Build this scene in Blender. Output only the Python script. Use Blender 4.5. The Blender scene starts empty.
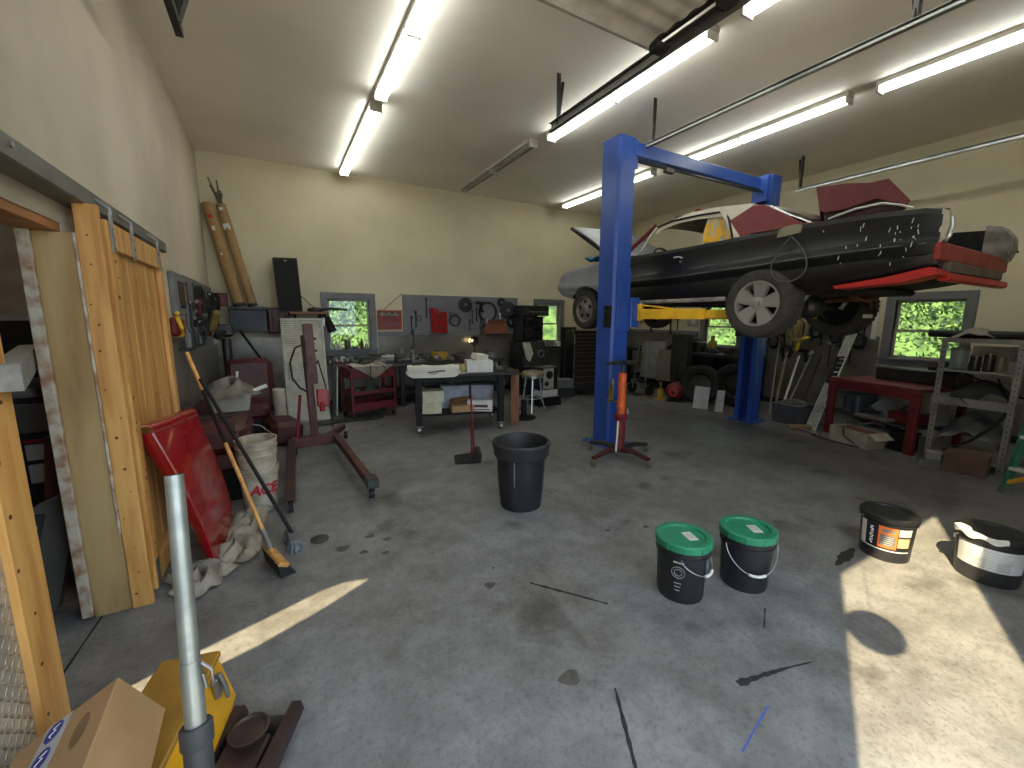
import bpy, math, random
from mathutils import Matrix, Vector
RND = random.Random(7)
SC = bpy.context.scene
COL = SC.collection
PI = math.pi

# ---------------------------------------------------------------- materials
def lin(c):
    out = []
    for v in c[:3]:
        v = v / 255.0
        out.append(v / 12.92 if v <= 0.04045 else ((v + 0.055) / 1.055) ** 2.4)
    return (*out, 1.0)

_mats = {}
def M(name, col=(128, 128, 128), rough=0.6, metal=0.0, var=0.12, scale=6.0, bump=0.0, spec=0.5, col2=None, rvar=0.1, coat=0.0, stretch=None):
    """procedural principled material: base colour broken up with noise between col and col2"""
    if name in _mats:
        return _mats[name]
    m = bpy.data.materials.new(name)
    m.use_nodes = True
    nt = m.node_tree
    b = nt.nodes['Principled BSDF']
    b.inputs['Roughness'].default_value = rough
    b.inputs['Metallic'].default_value = metal
    b.inputs['Specular IOR Level'].default_value = spec
    if coat:
        b.inputs['Coat Weight'].default_value = coat
        b.inputs['Coat Roughness'].default_value = 0.08
    tc = nt.nodes.new('ShaderNodeTexCoord')
    src = tc.outputs['Object']
    if stretch:
        mp = nt.nodes.new('ShaderNodeMapping')
        mp.inputs['Scale'].default_value = stretch
        nt.links.new(src, mp.inputs['Vector'])
        src = mp.outputs['Vector']
    n = nt.nodes.new('ShaderNodeTexNoise')
    n.inputs['Scale'].default_value = scale
    n.inputs['Detail'].default_value = 5
    nt.links.new(src, n.inputs['Vector'])
    r = nt.nodes.new('ShaderNodeValToRGB')
    c1 = lin(col)
    c2 = lin(col2) if col2 else tuple(max(0, v * (1 - 2.2 * var)) for v in c1[:3]) + (1,)
    r.color_ramp.elements[0].position = 0.35
    r.color_ramp.elements[1].position = 0.62
    r.color_ramp.elements[0].color = c2
    r.color_ramp.elements[1].color = c1
    nt.links.new(n.outputs['Fac'], r.inputs['Fac'])
    nt.links.new(r.outputs['Color'], b.inputs['Base Color'])
    if bump:
        bp = nt.nodes.new('ShaderNodeBump')
        bp.inputs['Strength'].default_value = bump
        bp.inputs['Distance'].default_value = 0.01
        nt.links.new(n.outputs['Fac'], bp.inputs['Height'])
        nt.links.new(bp.outputs['Normal'], b.inputs['Normal'])
    if rvar:
        mr = nt.nodes.new('ShaderNodeMapRange')
        mr.inputs['To Min'].default_value = min(1, rough + rvar)
        mr.inputs['To Max'].default_value = max(0.02, rough - rvar)
        nt.links.new(n.outputs['Fac'], mr.inputs['Value'])
        nt.links.new(mr.outputs['Result'], b.inputs['Roughness'])
    _mats[name] = m
    return m

def emit(name, col, strength):
    m = bpy.data.materials.new(name); m.use_nodes = True
    nt = m.node_tree
    b = nt.nodes['Principled BSDF']
    b.inputs['Base Color'].default_value = (0.9, 0.9, 0.9, 1)
    b.inputs['Emission Color'].default_value = col
    b.inputs['Emission Strength'].default_value = strength
    return m

def glass_mat():
    m = bpy.data.materials.new('window_glass'); m.use_nodes = True
    nt = m.node_tree
    for nd in list(nt.nodes): nt.nodes.remove(nd)
    o = nt.nodes.new('ShaderNodeOutputMaterial')
    t = nt.nodes.new('ShaderNodeBsdfTransparent'); t.inputs['Color'].default_value = (0.82, 0.86, 0.84, 1)
    g = nt.nodes.new('ShaderNodeBsdfGlossy'); g.inputs['Roughness'].default_value = 0.03
    f = nt.nodes.new('ShaderNodeFresnel'); f.inputs['IOR'].default_value = 1.45
    mx = nt.nodes.new('ShaderNodeMixShader')
    nt.links.new(f.outputs[0], mx.inputs[0]); nt.links.new(t.outputs[0], mx.inputs[1]); nt.links.new(g.outputs[0], mx.inputs[2])
    nt.links.new(mx.outputs[0], o.inputs['Surface'])
    return m

def floor_mat():
    m = bpy.data.materials.new('concrete_floor'); m.use_nodes = True
    nt = m.node_tree; L = nt.links; b = nt.nodes['Principled BSDF']
    tc = nt.nodes.new('ShaderNodeTexCoord')
    def noise(s, d=6, rough=0.6):
        n = nt.nodes.new('ShaderNodeTexNoise'); n.inputs['Scale'].default_value = s; n.inputs['Detail'].default_value = d
        n.inputs['Roughness'].default_value = rough
        L.new(tc.outputs['Object'], n.inputs['Vector']); return n
    def ramp(n, p0, c0, p1, c1):
        r = nt.nodes.new('ShaderNodeValToRGB'); e = r.color_ramp.elements
        e[0].position = p0; e[0].color = c0; e[1].position = p1; e[1].color = c1
        L.new(n.outputs['Fac'], r.inputs['Fac']); return r
    def mix(f, a, c, mode='MIX'):
        x = nt.nodes.new('ShaderNodeMix'); x.data_type = 'RGBA'; x.blend_type = mode
        if isinstance(f, float): x.inputs[0].default_value = f
        else: L.new(f, x.inputs[0])
        L.new(a, x.inputs[6]); L.new(c, x.inputs[7]); return x.outputs[2]
    n1 = noise(0.9, 8, 0.65)
    base = ramp(n1, 0.38, lin((94, 91, 88)), 0.62, lin((124, 125, 127)))
    n2 = noise(5, 8, 0.7)
    worn = ramp(n2, 0.40, lin((74, 70, 64)), 0.60, lin((156, 154, 150)))
    c = mix(0.22, base.outputs['Color'], worn.outputs['Color'])
    n3 = noise(38, 4, 0.8)
    sp = ramp(n3, 0.36, (0.45, 0.44, 0.42, 1), 0.50, (1, 1, 1, 1))
    c = mix(0.55, c, sp.outputs['Color'], 'MULTIPLY')
    n4 = noise(2.1, 3, 0.5)
    oil = ramp(n4, 0.30, (0.40, 0.38, 0.36, 1), 0.40, (1, 1, 1, 1))
    c = mix(0.8, c, oil.outputs['Color'], 'MULTIPLY')
    L.new(c, b.inputs['Base Color'])
    mr = nt.nodes.new('ShaderNodeMapRange'); mr.inputs['To Min'].default_value = 0.32; mr.inputs['To Max'].default_value = 0.62
    L.new(n2.outputs['Fac'], mr.inputs['Value']); L.new(mr.outputs['Result'], b.inputs['Roughness'])
    bp = nt.nodes.new('ShaderNodeBump'); bp.inputs['Strength'].default_value = 0.15; bp.inputs['Distance'].default_value = 0.005
    L.new(n3.outputs['Fac'], bp.inputs['Height']); L.new(bp.outputs['Normal'], b.inputs['Normal'])
    return m

def plate_mat(name, col, axis='x', rough=0.34, metal=0.75):
    """diamond tread plate: rows of short raised bars at alternating slants, as bump"""
    m = bpy.data.materials.new(name); m.use_nodes = True
    nt = m.node_tree; L = nt.links; b = nt.nodes['Principled BSDF']
    tc = nt.nodes.new('ShaderNodeTexCoord')
    sep = nt.nodes.new('ShaderNodeSeparateXYZ'); L.new(tc.outputs['Object'], sep.inputs[0])
    u = sep.outputs['Y'] if axis == 'x' else sep.outputs['X']; v = sep.outputs['Z']
    def math_(op, a, bb=None):
        n = nt.nodes.new('ShaderNodeMath'); n.operation = op
        for i, q in enumerate((a, bb)):
            if q is None: continue
            if isinstance(q, (int, float)): n.inputs[i].default_value = q
            else: L.new(q, n.inputs[i])
        return n.outputs[0]
    def bars(uu, vv):
        p = 0.036
        a = math_('MULTIPLY', math_('ADD', uu, vv), 0.7071); c = math_('MULTIPLY', math_('SUBTRACT', uu, vv), 0.7071)
        fa = math_('ABSOLUTE', math_('SUBTRACT', math_('FRACT', math_('DIVIDE', a, p)), 0.5))
        fc = math_('ABSOLUTE', math_('SUBTRACT', math_('FRACT', math_('DIVIDE', c, p)), 0.5))
        e = math_('ADD', math_('POWER', math_('DIVIDE', fa, 0.40), 2), math_('POWER', math_('DIVIDE', fc, 0.14), 2))
        e2 = math_('SUBTRACT', 1.0, e)
        return math_('MAXIMUM', e2, 0.0)
    h = bars(u, v)
    u2 = math_('ADD', u, 0.0255)
    a = bars(math_('MULTIPLY', u2, -1.0), v)
    h = math_('MAXIMUM', h, a)
    bp = nt.nodes.new('ShaderNodeBump'); bp.inputs['Strength'].default_value = 1.0; bp.inputs['Distance'].default_value = 0.007
    L.new(h, bp.inputs['Height']); L.new(bp.outputs['Normal'], b.inputs['Normal'])
    n = nt.nodes.new('ShaderNodeTexNoise'); n.inputs['Scale'].default_value = 2.5; n.inputs['Detail'].default_value = 6
    L.new(tc.outputs['Object'], n.inputs['Vector'])
    r = nt.nodes.new('ShaderNodeValToRGB'); c1 = lin(col)
    r.color_ramp.elements[0].position = 0.3; r.color_ramp.elements[0].color = tuple(x * 0.6 for x in c1[:3]) + (1,)
    r.color_ramp.elements[1].position = 0.65; r.color_ramp.elements[1].color = c1
    L.new(n.outputs['Fac'], r.inputs['Fac']); L.new(r.outputs['Color'], b.inputs['Base Color'])
    b.inputs['Metallic'].default_value = metal; b.inputs['Roughness'].default_value = rough
    return m

def stripes_mat(name, ca, cb, freq, axis='Z', duty=0.5, rough=0.6, metal=0.0):
    m = bpy.data.materials.new(name); m.use_nodes = True
    nt = m.node_tree; L = nt.links; b = nt.nodes['Principled BSDF']
    tc = nt.nodes.new('ShaderNodeTexCoord'); sep = nt.nodes.new('ShaderNodeSeparateXYZ'); L.new(tc.outputs['Object'], sep.inputs[0])
    a = nt.nodes.new('ShaderNodeMath'); a.operation = 'MULTIPLY'; a.inputs[1].default_value = freq; L.new(sep.outputs[axis], a.inputs[0])
    f = nt.nodes.new('ShaderNodeMath'); f.operation = 'FRACT'; L.new(a.outputs[0], f.inputs[0])
    g = nt.nodes.new('ShaderNodeMath'); g.operation = 'GREATER_THAN'; g.inputs[1].default_value = duty; L.new(f.outputs[0], g.inputs[0])
    x = nt.nodes.new('ShaderNodeMix'); x.data_type = 'RGBA'; x.inputs[6].default_value = lin(ca); x.inputs[7].default_value = lin(cb)
    L.new(g.outputs[0], x.inputs[0]); L.new(x.outputs[2], b.inputs['Base Color'])
    b.inputs['Roughness'].default_value = rough; b.inputs['Metallic'].default_value = metal
    return m

# ---------------------------------------------------------------- mesh building
class MB:
    def __init__(s, X=None):
        s.V = []; s.F = []; s.I = []; s.X = X if X is not None else Matrix(); s.mi = 0
    def add(s, vs, fs):
        b = len(s.V)
        s.V.extend(tuple(s.X @ Vector(v)) for v in vs)
        s.F.extend(tuple(b + i for i in f) for f in fs)
        s.I.extend([s.mi] * len(fs))
        return s
    def box(s, c, d, bev=0.0, rot=None):
        hx, hy, hz = d[0] / 2, d[1] / 2, d[2] / 2
        R = rot if rot is not None else Matrix.Identity(3)
        c = Vector(c)
        if bev <= 0:
            vs = [c + R @ Vector((sx * hx, sy * hy, sz * hz)) for sx in (-1, 1) for sy in (-1, 1) for sz in (-1, 1)]
            fs = [(0, 1, 3, 2), (4, 6, 7, 5), (0, 4, 5, 1), (2, 3, 7, 6), (0, 2, 6, 4), (1, 5, 7, 3)]
            return s.add(vs, fs)
        bev = min(bev, hx * .9, hy * .9, hz * .9)
        vs = []; idx = {}
        for sx in (-1, 1):
            for sy in (-1, 1):
                for sz in (-1, 1):
                    for k in range(3):
                        p = [sx * hx, sy * hy, sz * hz]
                        for j in range(3):
                            if j != k: p[j] -= (sx, sy, sz)[j] * bev
                        idx[(sx, sy, sz, k)] = len(vs); vs.append(c + R @ Vector(p))
        fs = []
        for k in range(3):
            a, b2 = [j for j in range(3) if j != k]
            for sg in (-1, 1):
                f = []
                for u, w in ((-1, -1), (1, -1), (1, 1), (-1, 1)):
                    q = [0, 0, 0]; q[k] = sg; q[a] = u; q[b2] = w
                    f.append(idx[(*q, k)])
                fs.append(tuple(f))
        for k in range(3):
            a, b2 = [j for j in range(3) if j != k]
            for u in (-1, 1):
                for w in (-1, 1):
                    q0 = [0, 0, 0]; q0[k] = -1; q0[a] = u; q0[b2] = w
                    q1 = list(q0); q1[k] = 1
                    fs.append((idx[(*q0, a)], idx[(*q1, a)], idx[(*q1, b2)], idx[(*q0, b2)]))
        for sx in (-1, 1):
            for sy in (-1, 1):
                for sz in (-1, 1):
                    fs.append(tuple(idx[(sx, sy, sz, k)] for k in range(3)))
        return s.add(vs, fs)
    def bb(s, x0, x1, y0, y1, z0, z1, bev=0.0):
        return s.box(((x0 + x1) / 2, (y0 + y1) / 2, (z0 + z1) / 2), (abs(x1 - x0), abs(y1 - y0), abs(z1 - z0)), bev)
    def tube(s, pts, r, seg=8, closed=False, caps=True):
        pts = [Vector(p) for p in pts]; n = len(pts)
        rr = r if isinstance(r, (list, tuple)) else [r] * n
        prev = None; vs = []
        for i, p in enumerate(pts):
            if closed: t = pts[(i + 1) % n] - pts[i - 1]
            else: t = pts[min(i + 1, n - 1)] - pts[max(i - 1, 0)]
            t.normalize()
            if prev is None:
                a = Vector((0, 0, 1)) if abs(t.z) < 0.9 else Vector((1, 0, 0))
                u = t.cross(a).normalized()
            else:
                u = (prev - t * prev.dot(t)).normalized()
            prev = u; w = t.cross(u)
            for k in range(seg):
                an = 2 * PI * k / seg
                vs.append(p + (u * math.cos(an) + w * math.sin(an)) * rr[i])
        fs = []
        for i in range(n if closed else n - 1):
            j = (i + 1) % n
            for k in range(seg):
                k2 = (k + 1) % seg
                fs.append((i * seg + k, i * seg + k2, j * seg + k2, j * seg + k))
        if caps and not closed:
            fs.append(tuple(range(seg))); fs.append(tuple((n - 1) * seg + k for k in range(seg)))
        return s.add(vs, fs)
    def cyl(s, a, b, r, seg=16, r2=None):
        return s.tube([a, b], [r, r if r2 is None else r2], seg)
    def lathe(s, prof, c=(0, 0, 0), axis='z', seg=24, close=False, caps=True):
        c = Vector(c); vs = []
        for (r, h) in prof:
            for k in range(seg):
                a = 2 * PI * k / seg; x, y = r * math.cos(a), r * math.sin(a)
                if axis == 'z': v = (x, y, h)
                elif axis == 'x': v = (h, x, y)
                else: v = (x, h, y)
                vs.append(c + Vector(v))
        fs = []; n = len(prof)
        for i in range(n if close else n - 1):
            j = (i + 1) % n
            for k in range(seg):
                k2 = (k + 1) % seg
                fs.append((i * seg + k, i * seg + k2, j * seg + k2, j * seg + k))
        if not close and caps:
            if prof[0][0] > 1e-6: fs.append(tuple(range(seg)))
            if prof[-1][0] > 1e-6: fs.append(tuple((n - 1) * seg + k for k in range(seg)))
        return s.add(vs, fs)
    def prism(s, poly, axis, a, b):
        """polygon in the other two axes (in xyz order), extruded along axis from a to b"""
        def P(p, h):
            if axis == 'x': return (h, p[0], p[1])
            if axis == 'y': return (p[0], h, p[1])
            return (p[0], p[1], h)
        n = len(poly)
        vs = [P(p, a) for p in poly] + [P(p, b) for p in poly]
        fs = [tuple(range(n)), tuple(range(n, 2 * n))] + [(i, (i + 1) % n, n + (i + 1) % n, n + i) for i in range(n)]
        return s.add(vs, fs)
    def ball(s, c, r, sc=(1, 1, 1), seg=14, rings=8):
        vs = []; fs = []
        for i in range(rings + 1):
            t = PI * i / rings
            for k in range(seg):
                a = 2 * PI * k / seg
                vs.append((c[0] + r * sc[0] * math.sin(t) * math.cos(a), c[1] + r * sc[1] * math.sin(t) * math.sin(a), c[2] + r * sc[2] * math.cos(t)))
        for i in range(rings):
            for k in range(seg):
                k2 = (k + 1) % seg
                fs.append((i * seg + k, i * seg + k2, (i + 1) * seg + k2, (i + 1) * seg + k))
        return s.add(vs, fs)
    def grid(s, f, nu, nv, thick=None):
        """surface f(u,v)->xyz ; thick = offset vector for a closed slab"""
        vs = [f(i / nu, j / nv) for j in range(nv + 1) for i in range(nu + 1)]
        W = nu + 1
        fs = [(j * W + i, j * W + i + 1, (j + 1) * W + i + 1, (j + 1) * W + i) for j in range(nv) for i in range(nu)]
        if thick is None: return s.add(vs, fs)
        n = len(vs); t = Vector(thick)
        vs2 = vs + [tuple(Vector(v) + t) for v in vs]
        f2 = list(fs) + [tuple(n + i for i in reversed(q)) for q in fs]
        edge = [i for i in range(nu)]
        for i in range(nu):
            f2.append((i, i + 1, n + i + 1, n + i)); o = nv * W
            f2.append((o + i, o + i + 1, n + o + i + 1, n + o + i))
        for j in range(nv):
            f2.append((j * W, (j + 1) * W, n + (j + 1) * W, n + j * W))
            f2.append((j * W + nu, (j + 1) * W + nu, n + (j + 1) * W + nu, n + j * W + nu))
        return s.add(vs2, f2)
    def build(s, name, mats, parent=None, angle=35, recalc=True):
        me = bpy.data.meshes.new(name)
        off = parent_loc(parent)
        me.from_pydata([(v[0] - off[0], v[1] - off[1], v[2] - off[2]) for v in s.V], [], s.F)
        if not isinstance(mats, (list, tuple)): mats = [mats]
        for m in mats: me.materials.append(m)
        me.polygons.foreach_set('material_index', s.I)
        me.polygons.foreach_set('use_smooth', [True] * len(s.F))
        me.update()
        if recalc:
            import bmesh
            bm = bmesh.new(); bm.from_mesh(me)
            bmesh.ops.recalc_face_normals(bm, faces=bm.faces[:]); bm.to_mesh(me); bm.free()
        me.set_sharp_from_angle(angle=math.radians(angle))
        o = bpy.data.objects.new(name, me)
        COL.objects.link(o)
        if parent is not None: o.parent = parent
        return o

def parent_loc(p):
    v = Vector((0, 0, 0))
    while p is not None:
        v += p.location; p = p.parent
    return v

def tag(o, label, cat, group=None):
    o['label'] = label; o['category'] = cat
    if group: o['group'] = group
    return o

def thing(name, label, cat, loc=(0, 0, 0), group=None):
    o = bpy.data.objects.new(name, None); COL.objects.link(o); o.location = loc; o.empty_display_size = 0.1
    return tag(o, label, cat, group)

def struct(o):
    o['kind'] = 'structure'; return o

def frame(loc, rz=0, rx=0, ry=0):
    return Matrix.Translation(loc) @ Matrix.Rotation(rz, 4, 'Z') @ Matrix.Rotation(ry, 4, 'Y') @ Matrix.Rotation(rx, 4, 'X')

def rotm(rx=0, ry=0, rz=0):
    return (Matrix.Rotation(rz, 3, 'Z') @ Matrix.Rotation(ry, 3, 'Y') @ Matrix.Rotation(rx, 3, 'X'))

def dup(root, d, label, group=None):
    """copy of a thing with its parts and sub-parts, moved by d"""
    def cp(o, parent):
        c = o.copy(); COL.objects.link(c)
        if parent is not None: c.parent = parent
        for ch in list(o.children): cp(ch, c)
        return c
    r = cp(root, None); r.location = Vector(root.location) + Vector(d); r['label'] = label
    if group: r['group'] = group
    return r

def text(body, size, mat, parent, loc, rot, extrude=0.001, name='lettering', shear=0.0, sx=1.0):
    cu = bpy.data.curves.new(name, 'FONT'); cu.body = body; cu.size = size; cu.extrude = extrude
    cu.align_x = 'CENTER'; cu.align_y = 'CENTER'; cu.shear = shear; cu.offset = size * .03
    cu.materials.append(mat)
    tmp = bpy.data.objects.new(name, cu); COL.objects.link(tmp)
    dg = bpy.context.evaluated_depsgraph_get(); me = bpy.data.meshes.new_from_object(tmp.evaluated_get(dg)); bpy.data.objects.remove(tmp, do_unlink=True)
    me.name = name; o = bpy.data.objects.new(name, me); COL.objects.link(o); o.parent = parent
    if not me.materials: me.materials.append(mat)
    o.location = Vector(loc) - parent_loc(parent); o.rotation_euler = rot; o.scale = (sx, 1, 1)
    return o

# ---------------------------------------------------------------- palette
cream = M('cream_painted_wall', (198, 188, 158), 0.75, 0, 0.05, 1.3)
cream_l = M('grey_cream_painted_wall', (198, 186, 164), 0.7, 0, 0.08, 0.8, col2=(172, 160, 140))
ceil_m = M('ceiling_paint', (238, 229, 218), 0.7, 0, 0.05, 0.8)
greyp = M('grey_painted_board', (108, 107, 110), 0.6, 0, 0.10, 3)
greytrim = M('grey_painted_trim', (104, 104, 108), 0.55, 0, 0.08, 4)
sashw = M('pale_window_sash', (170, 165, 150), 0.5)
pine = M('knotty_pine', (206, 156, 88), 0.55, 0, 0.10, 3.0, col2=(178, 122, 60), stretch=(7, 7, 0.7))
pine2 = M('pine_planks', (200, 150, 84), 0.5, 0, 0.1, 2.5, col2=(170, 116, 54), stretch=(5, 5, 0.6))
treated = M('treated_lumber', (178, 150, 104), 0.6, 0, 0.1, 2.2, col2=(148, 116, 72), stretch=(5, 5, 0.6))
whitewood = M('chipped_white_wood', (190, 182, 166), 0.7, 0, 0.1, 16, col2=(150, 112, 84))
knotm = M('wood_knot', (96, 52, 24), 0.6)
steel = M('bare_steel', (150, 150, 148), 0.35, 0.85, 0.12, 8)
galv = M('galvanised_pipe', (158, 160, 156), 0.42, 0.7, 0.12, 14)
dsteel = M('dark_steel', (70, 68, 66), 0.45, 0.7, 0.12, 9)
railm = M('rail_grey', (108, 106, 102), 0.5, 0.5, 0.1, 5)
black = M('black_plastic', (18, 18, 20), 0.5, 0, 0.1, 9)
blackr = M('black_rubber', (24, 23, 22), 0.75, 0, 0.15, 20)
blackm = M('black_metal', (17, 16, 16), 0.6, 0.1, 0.1, 9, spec=.3)
whitep = M('white_plastic', (205, 203, 192), 0.5, 0, 0.08, 4)
dirtyw = M('dirty_white_plastic', (176, 168, 152), 0.55, 0, 0.1, 9, col2=(138, 126, 106))
redp = M('red_gloss_paint', (146, 14, 22), 0.25, 0, 0.1, 3, coat=0.5)
redd = M('red_painted_steel', (116, 24, 28), 0.5, 0, 0.15, 6)
maroon = M('maroon_paint', (88, 30, 30), 0.5, 0.1, 0.15, 5)
maroonv = M('maroon_vinyl', (72, 26, 28), 0.5, 0, 0.15, 5)
orange = M('orange_paint', (216, 92, 32), 0.45, 0, 0.12, 9)
bluep = M('blue_powder_coat', (42, 76, 156), 0.35, 0, 0.08, 3)
yellow = M('yellow_painted_steel', (226, 172, 28), 0.45, 0, 0.1, 6)
yellowbox = M('yellow_metal', (222, 160, 24), 0.4, 0.1, 0.1, 5)
greenl = M('green_lid_plastic', (34, 124, 88), 0.45, 0, 0.1, 7)
card = M('cardboard', (168, 132, 92), 0.8, 0, 0.08, 4)
card2 = M('brown_cardboard_tube', (150, 118, 74), 0.75, 0, 0.08, 5)
paper = M('paper', (205, 203, 198), 0.8, 0, 0.05, 8)
cloth = M('dusty_canvas', (150, 142, 128), 0.9, 0, 0.15, 7, bump=0.3, col2=(112, 104, 92))
clothw = M('pale_cloth', (176, 168, 152), 0.9, 0, 0.1, 9)
chrome = M('chrome', (170, 170, 170), 0.28, 0.9, 0.03, 4)
brass = M('brass_fitting', (168, 150, 90), 0.4, 0.8, 0.1, 9)
dkgrey = M('dark_grey_paint', (46, 46, 47), 0.6, 0.1, 0.1, 5)
midgrey = M('mid_grey_plastic', (112, 112, 112), 0.55, 0, 0.1, 6)
greenst = M('green_fibreglass', (58, 122, 104), 0.5, 0, 0.1, 6)
tubewhite = emit('lit_tube', (0.95, 1.0, 0.94, 1), 18.0)
tubeoff = M('unlit_tube', (150, 146, 138), 0.3)
fixw = M('white_enamel', (190, 186, 176), 0.4)
brownw = M('brown_wood', (120, 82, 52), 0.6, 0, 0.15, 4, stretch=(6, 6, 0.8))
rust = M('rusty_steel', (96, 62, 44), 0.75, 0.3, 0.2, 12)
bluet = M('blue_tape', (40, 110, 170), 0.6)
glass = glass_mat()
bottleg = M('dark_bottle', (46, 42, 34), 0.2)
ink = M('black_ink', (22, 22, 24), 0.6)
inkr = M('red_ink', (176, 24, 34), 0.5)
inkb = M('blue_ink', (52, 56, 140), 0.6)
inkw = M('white_ink', (222, 220, 214), 0.6)
oranget = M('orange_label', (222, 108, 40), 0.55)
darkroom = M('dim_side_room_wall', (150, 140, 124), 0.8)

# ================================================================= ROOM
XL, XR, YB, YF, ZC = -0.86, 8.36, 8.19, -0.5, 4.10
WT = 0.14
fl = struct(MB().bb(-3.2, 9.2, -0.62, 9.0, -0.12, 0.0).build('floor', floor_mat()))
struct(MB().bb(-30, 40, -30, 40, -0.3, -0.13).build('ground', M('lawn_ground', (96, 120, 60), 0.9, 0, 0.2, 3)))
struct(MB().bb(-0.98, XR + WT, YF - 0.12, YB + WT, ZC, ZC + 0.15).build('ceiling', ceil_m))

def wall_y(name, y0, y1, x0, x1, z0, z1, holes, mat):
    """wall slab in the XZ plane with rectangular holes (x0,x1,z0,z1)"""
    xs = sorted({x0, x1, *[h[0] for h in holes], *[h[1] for h in holes]})
    zs = sorted({z0, z1, *[h[2] for h in holes], *[h[3] for h in holes]})
    b = MB()
    for i in range(len(xs) - 1):
        for j in range(len(zs) - 1):
            cx, cz = (xs[i] + xs[i + 1]) / 2, (zs[j] + zs[j + 1]) / 2
            if any(h[0] < cx < h[1] and h[2] < cz < h[3] for h in holes): continue
            b.bb(xs[i], xs[i + 1], y0, y1, zs[j], zs[j + 1])
    return struct(b.build(name, mat))
def wall_x(name, xa, xb, y0, y1, z0, z1, holes, mat):
    ys = sorted({y0, y1, *[h[0] for h in holes], *[h[1] for h in holes]})
    zs = sorted({z0, z1, *[h[2] for h in holes], *[h[3] for h in holes]})
    b = MB()
    for i in range(len(ys) - 1):
        for j in range(len(zs) - 1):
            cy, cz = (ys[i] + ys[i + 1]) / 2, (zs[j] + zs[j + 1]) / 2
            if any(h[0] < cy < h[1] and h[2] < cz < h[3] for h in holes): continue
            b.bb(xa, xb, ys[i], ys[i + 1], zs[j], zs[j + 1])
    return struct(b.build(name, mat))

W1 = (0.85, 1.57, 1.02, 1.94)     # back wall windows  x0,x1,z0,z1
W2 = (5.33, 5.98, 1.06, 1.94)
W3 = (1.96, 2.72, 1.02, 1.90)     # right wall windows y0,y1,z0,z1
W4 = (5.22, 5.98, 1.02, 1.90)
wall_y('wall_back', YB, YB + WT, -0.98, XR + WT, 0, ZC, [W1, W2], cream)
wall_x('wall_right', XR, XR + WT, YF, YB, 0, ZC, [W3, W4], cream)
wall_x('wall_left', XL - 0.12, XL, YF, YB, 0, ZC, [(1.68, 2.89, 0, 2.045)], cream_l)
wall_y('wall_front', YF - 0.12, YF, -0.98, XR + WT, 0, ZC, [(-0.70, 2.75, 0, 3.90)], cream)

# unseen additions: a pillar that blocks the sun, a ball that casts a shadow
Xp = frame((.555, -1.19, 0), math.atan2(.4104, .9119))
struct(MB(Xp).bb(-.3, 0, -.56, .377, -.13, 6.6, .01).build('wall_sun_blocker', cream))
b = MB(); b.ball((-.02, -.44, 2.74), .125); b.tube([(-.02, -.44, 2.85), (-.02, -.44, 3.9)], .0025, 5); struct(b.build('trim_shadow_ball', whitep))
struct(MB().bb(-14, 24, -16, -.64, -.13, -.03).build('ground_bounce', M('bounce_concrete', (168, 162, 150), .8, 0, .08, 2)))  # unseen pale paving, added to bounce sunlight up to the ceiling

def window(n, axis, h, at, outw):
    """double-hung window: grey casing, pale sashes with a meeting rail, glass; axis 'y' = on the back wall"""
    a0, a1, z0, z1 = h
    def put(b, p0, p1, d0, d1, q0, q1):
        if axis == 'y': b.bb(p0, p1, at + d0, at + d1, q0, q1, 0.004)
        else: b.bb(at + d0, at + d1, p0, p1, q0, q1, 0.004)
    root = bpy.data.objects.new('window_%d' % n, None); COL.objects.link(root); struct(root)
    root.location = ((a0 + a1) / 2, at, z0) if axis == 'y' else (at, (a0 + a1) / 2, z0)
    c = MB(); w = 0.11
    put(c, a0 - w, a1 + w, -0.025, 0.0, z1, z1 + w); put(c, a0 - w, a1 + w, -0.025, 0.0, z0 - w, z0)
    put(c, a0 - w, a0, -0.025, 0.0, z0, z1); put(c, a1, a1 + w, -0.025, 0.0, z0, z1)
    put(c, a0 - .012, a0, 0.0, 0.13, z0, z1); put(c, a1, a1 + .012, 0.0, 0.13, z0, z1)
    c.build('casing', greytrim, root)
    s = MB(); put(s, a0 - w - .02, a1 + w + .02, -0.06, 0.0, z0 - .03, z0); put(s, a0, a1, 0.0, 0.13, z0 - .012, z0); s.build('sill', greytrim, root)
    f = MB(); t = 0.035; zm = (z0 + z1) / 2 - 0.02
    for (q0, q1, d) in ((z0, zm + .02, 0.06), (zm - .02, z1, 0.09)):
        put(f, a0, a1, d, d + .025, q0, q0 + t); put(f, a0, a1, d, d + .025, q1 - t, q1)
        put(f, a0, a0 + t, d, d + .025, q0 + t, q1 - t); put(f, a1 - t, a1, d, d + .025, q0 + t, q1 - t)
    f.build('sash', sashw, root)
    g = MB(); put(g, a0 + t, a1 - t, 0.07, 0.074, z0 + t, zm - .015); put(g, a0 + t, a1 - t, 0.10, 0.104, zm + .015, z1 - t)
    g.build('pane', glass, root)
window(1, 'y', W1, YB, 1); window(2, 'y', W2, YB, 1); window(3, 'x', W3, XR, 1); window(4, 'x', W4, XR, 1)

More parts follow.
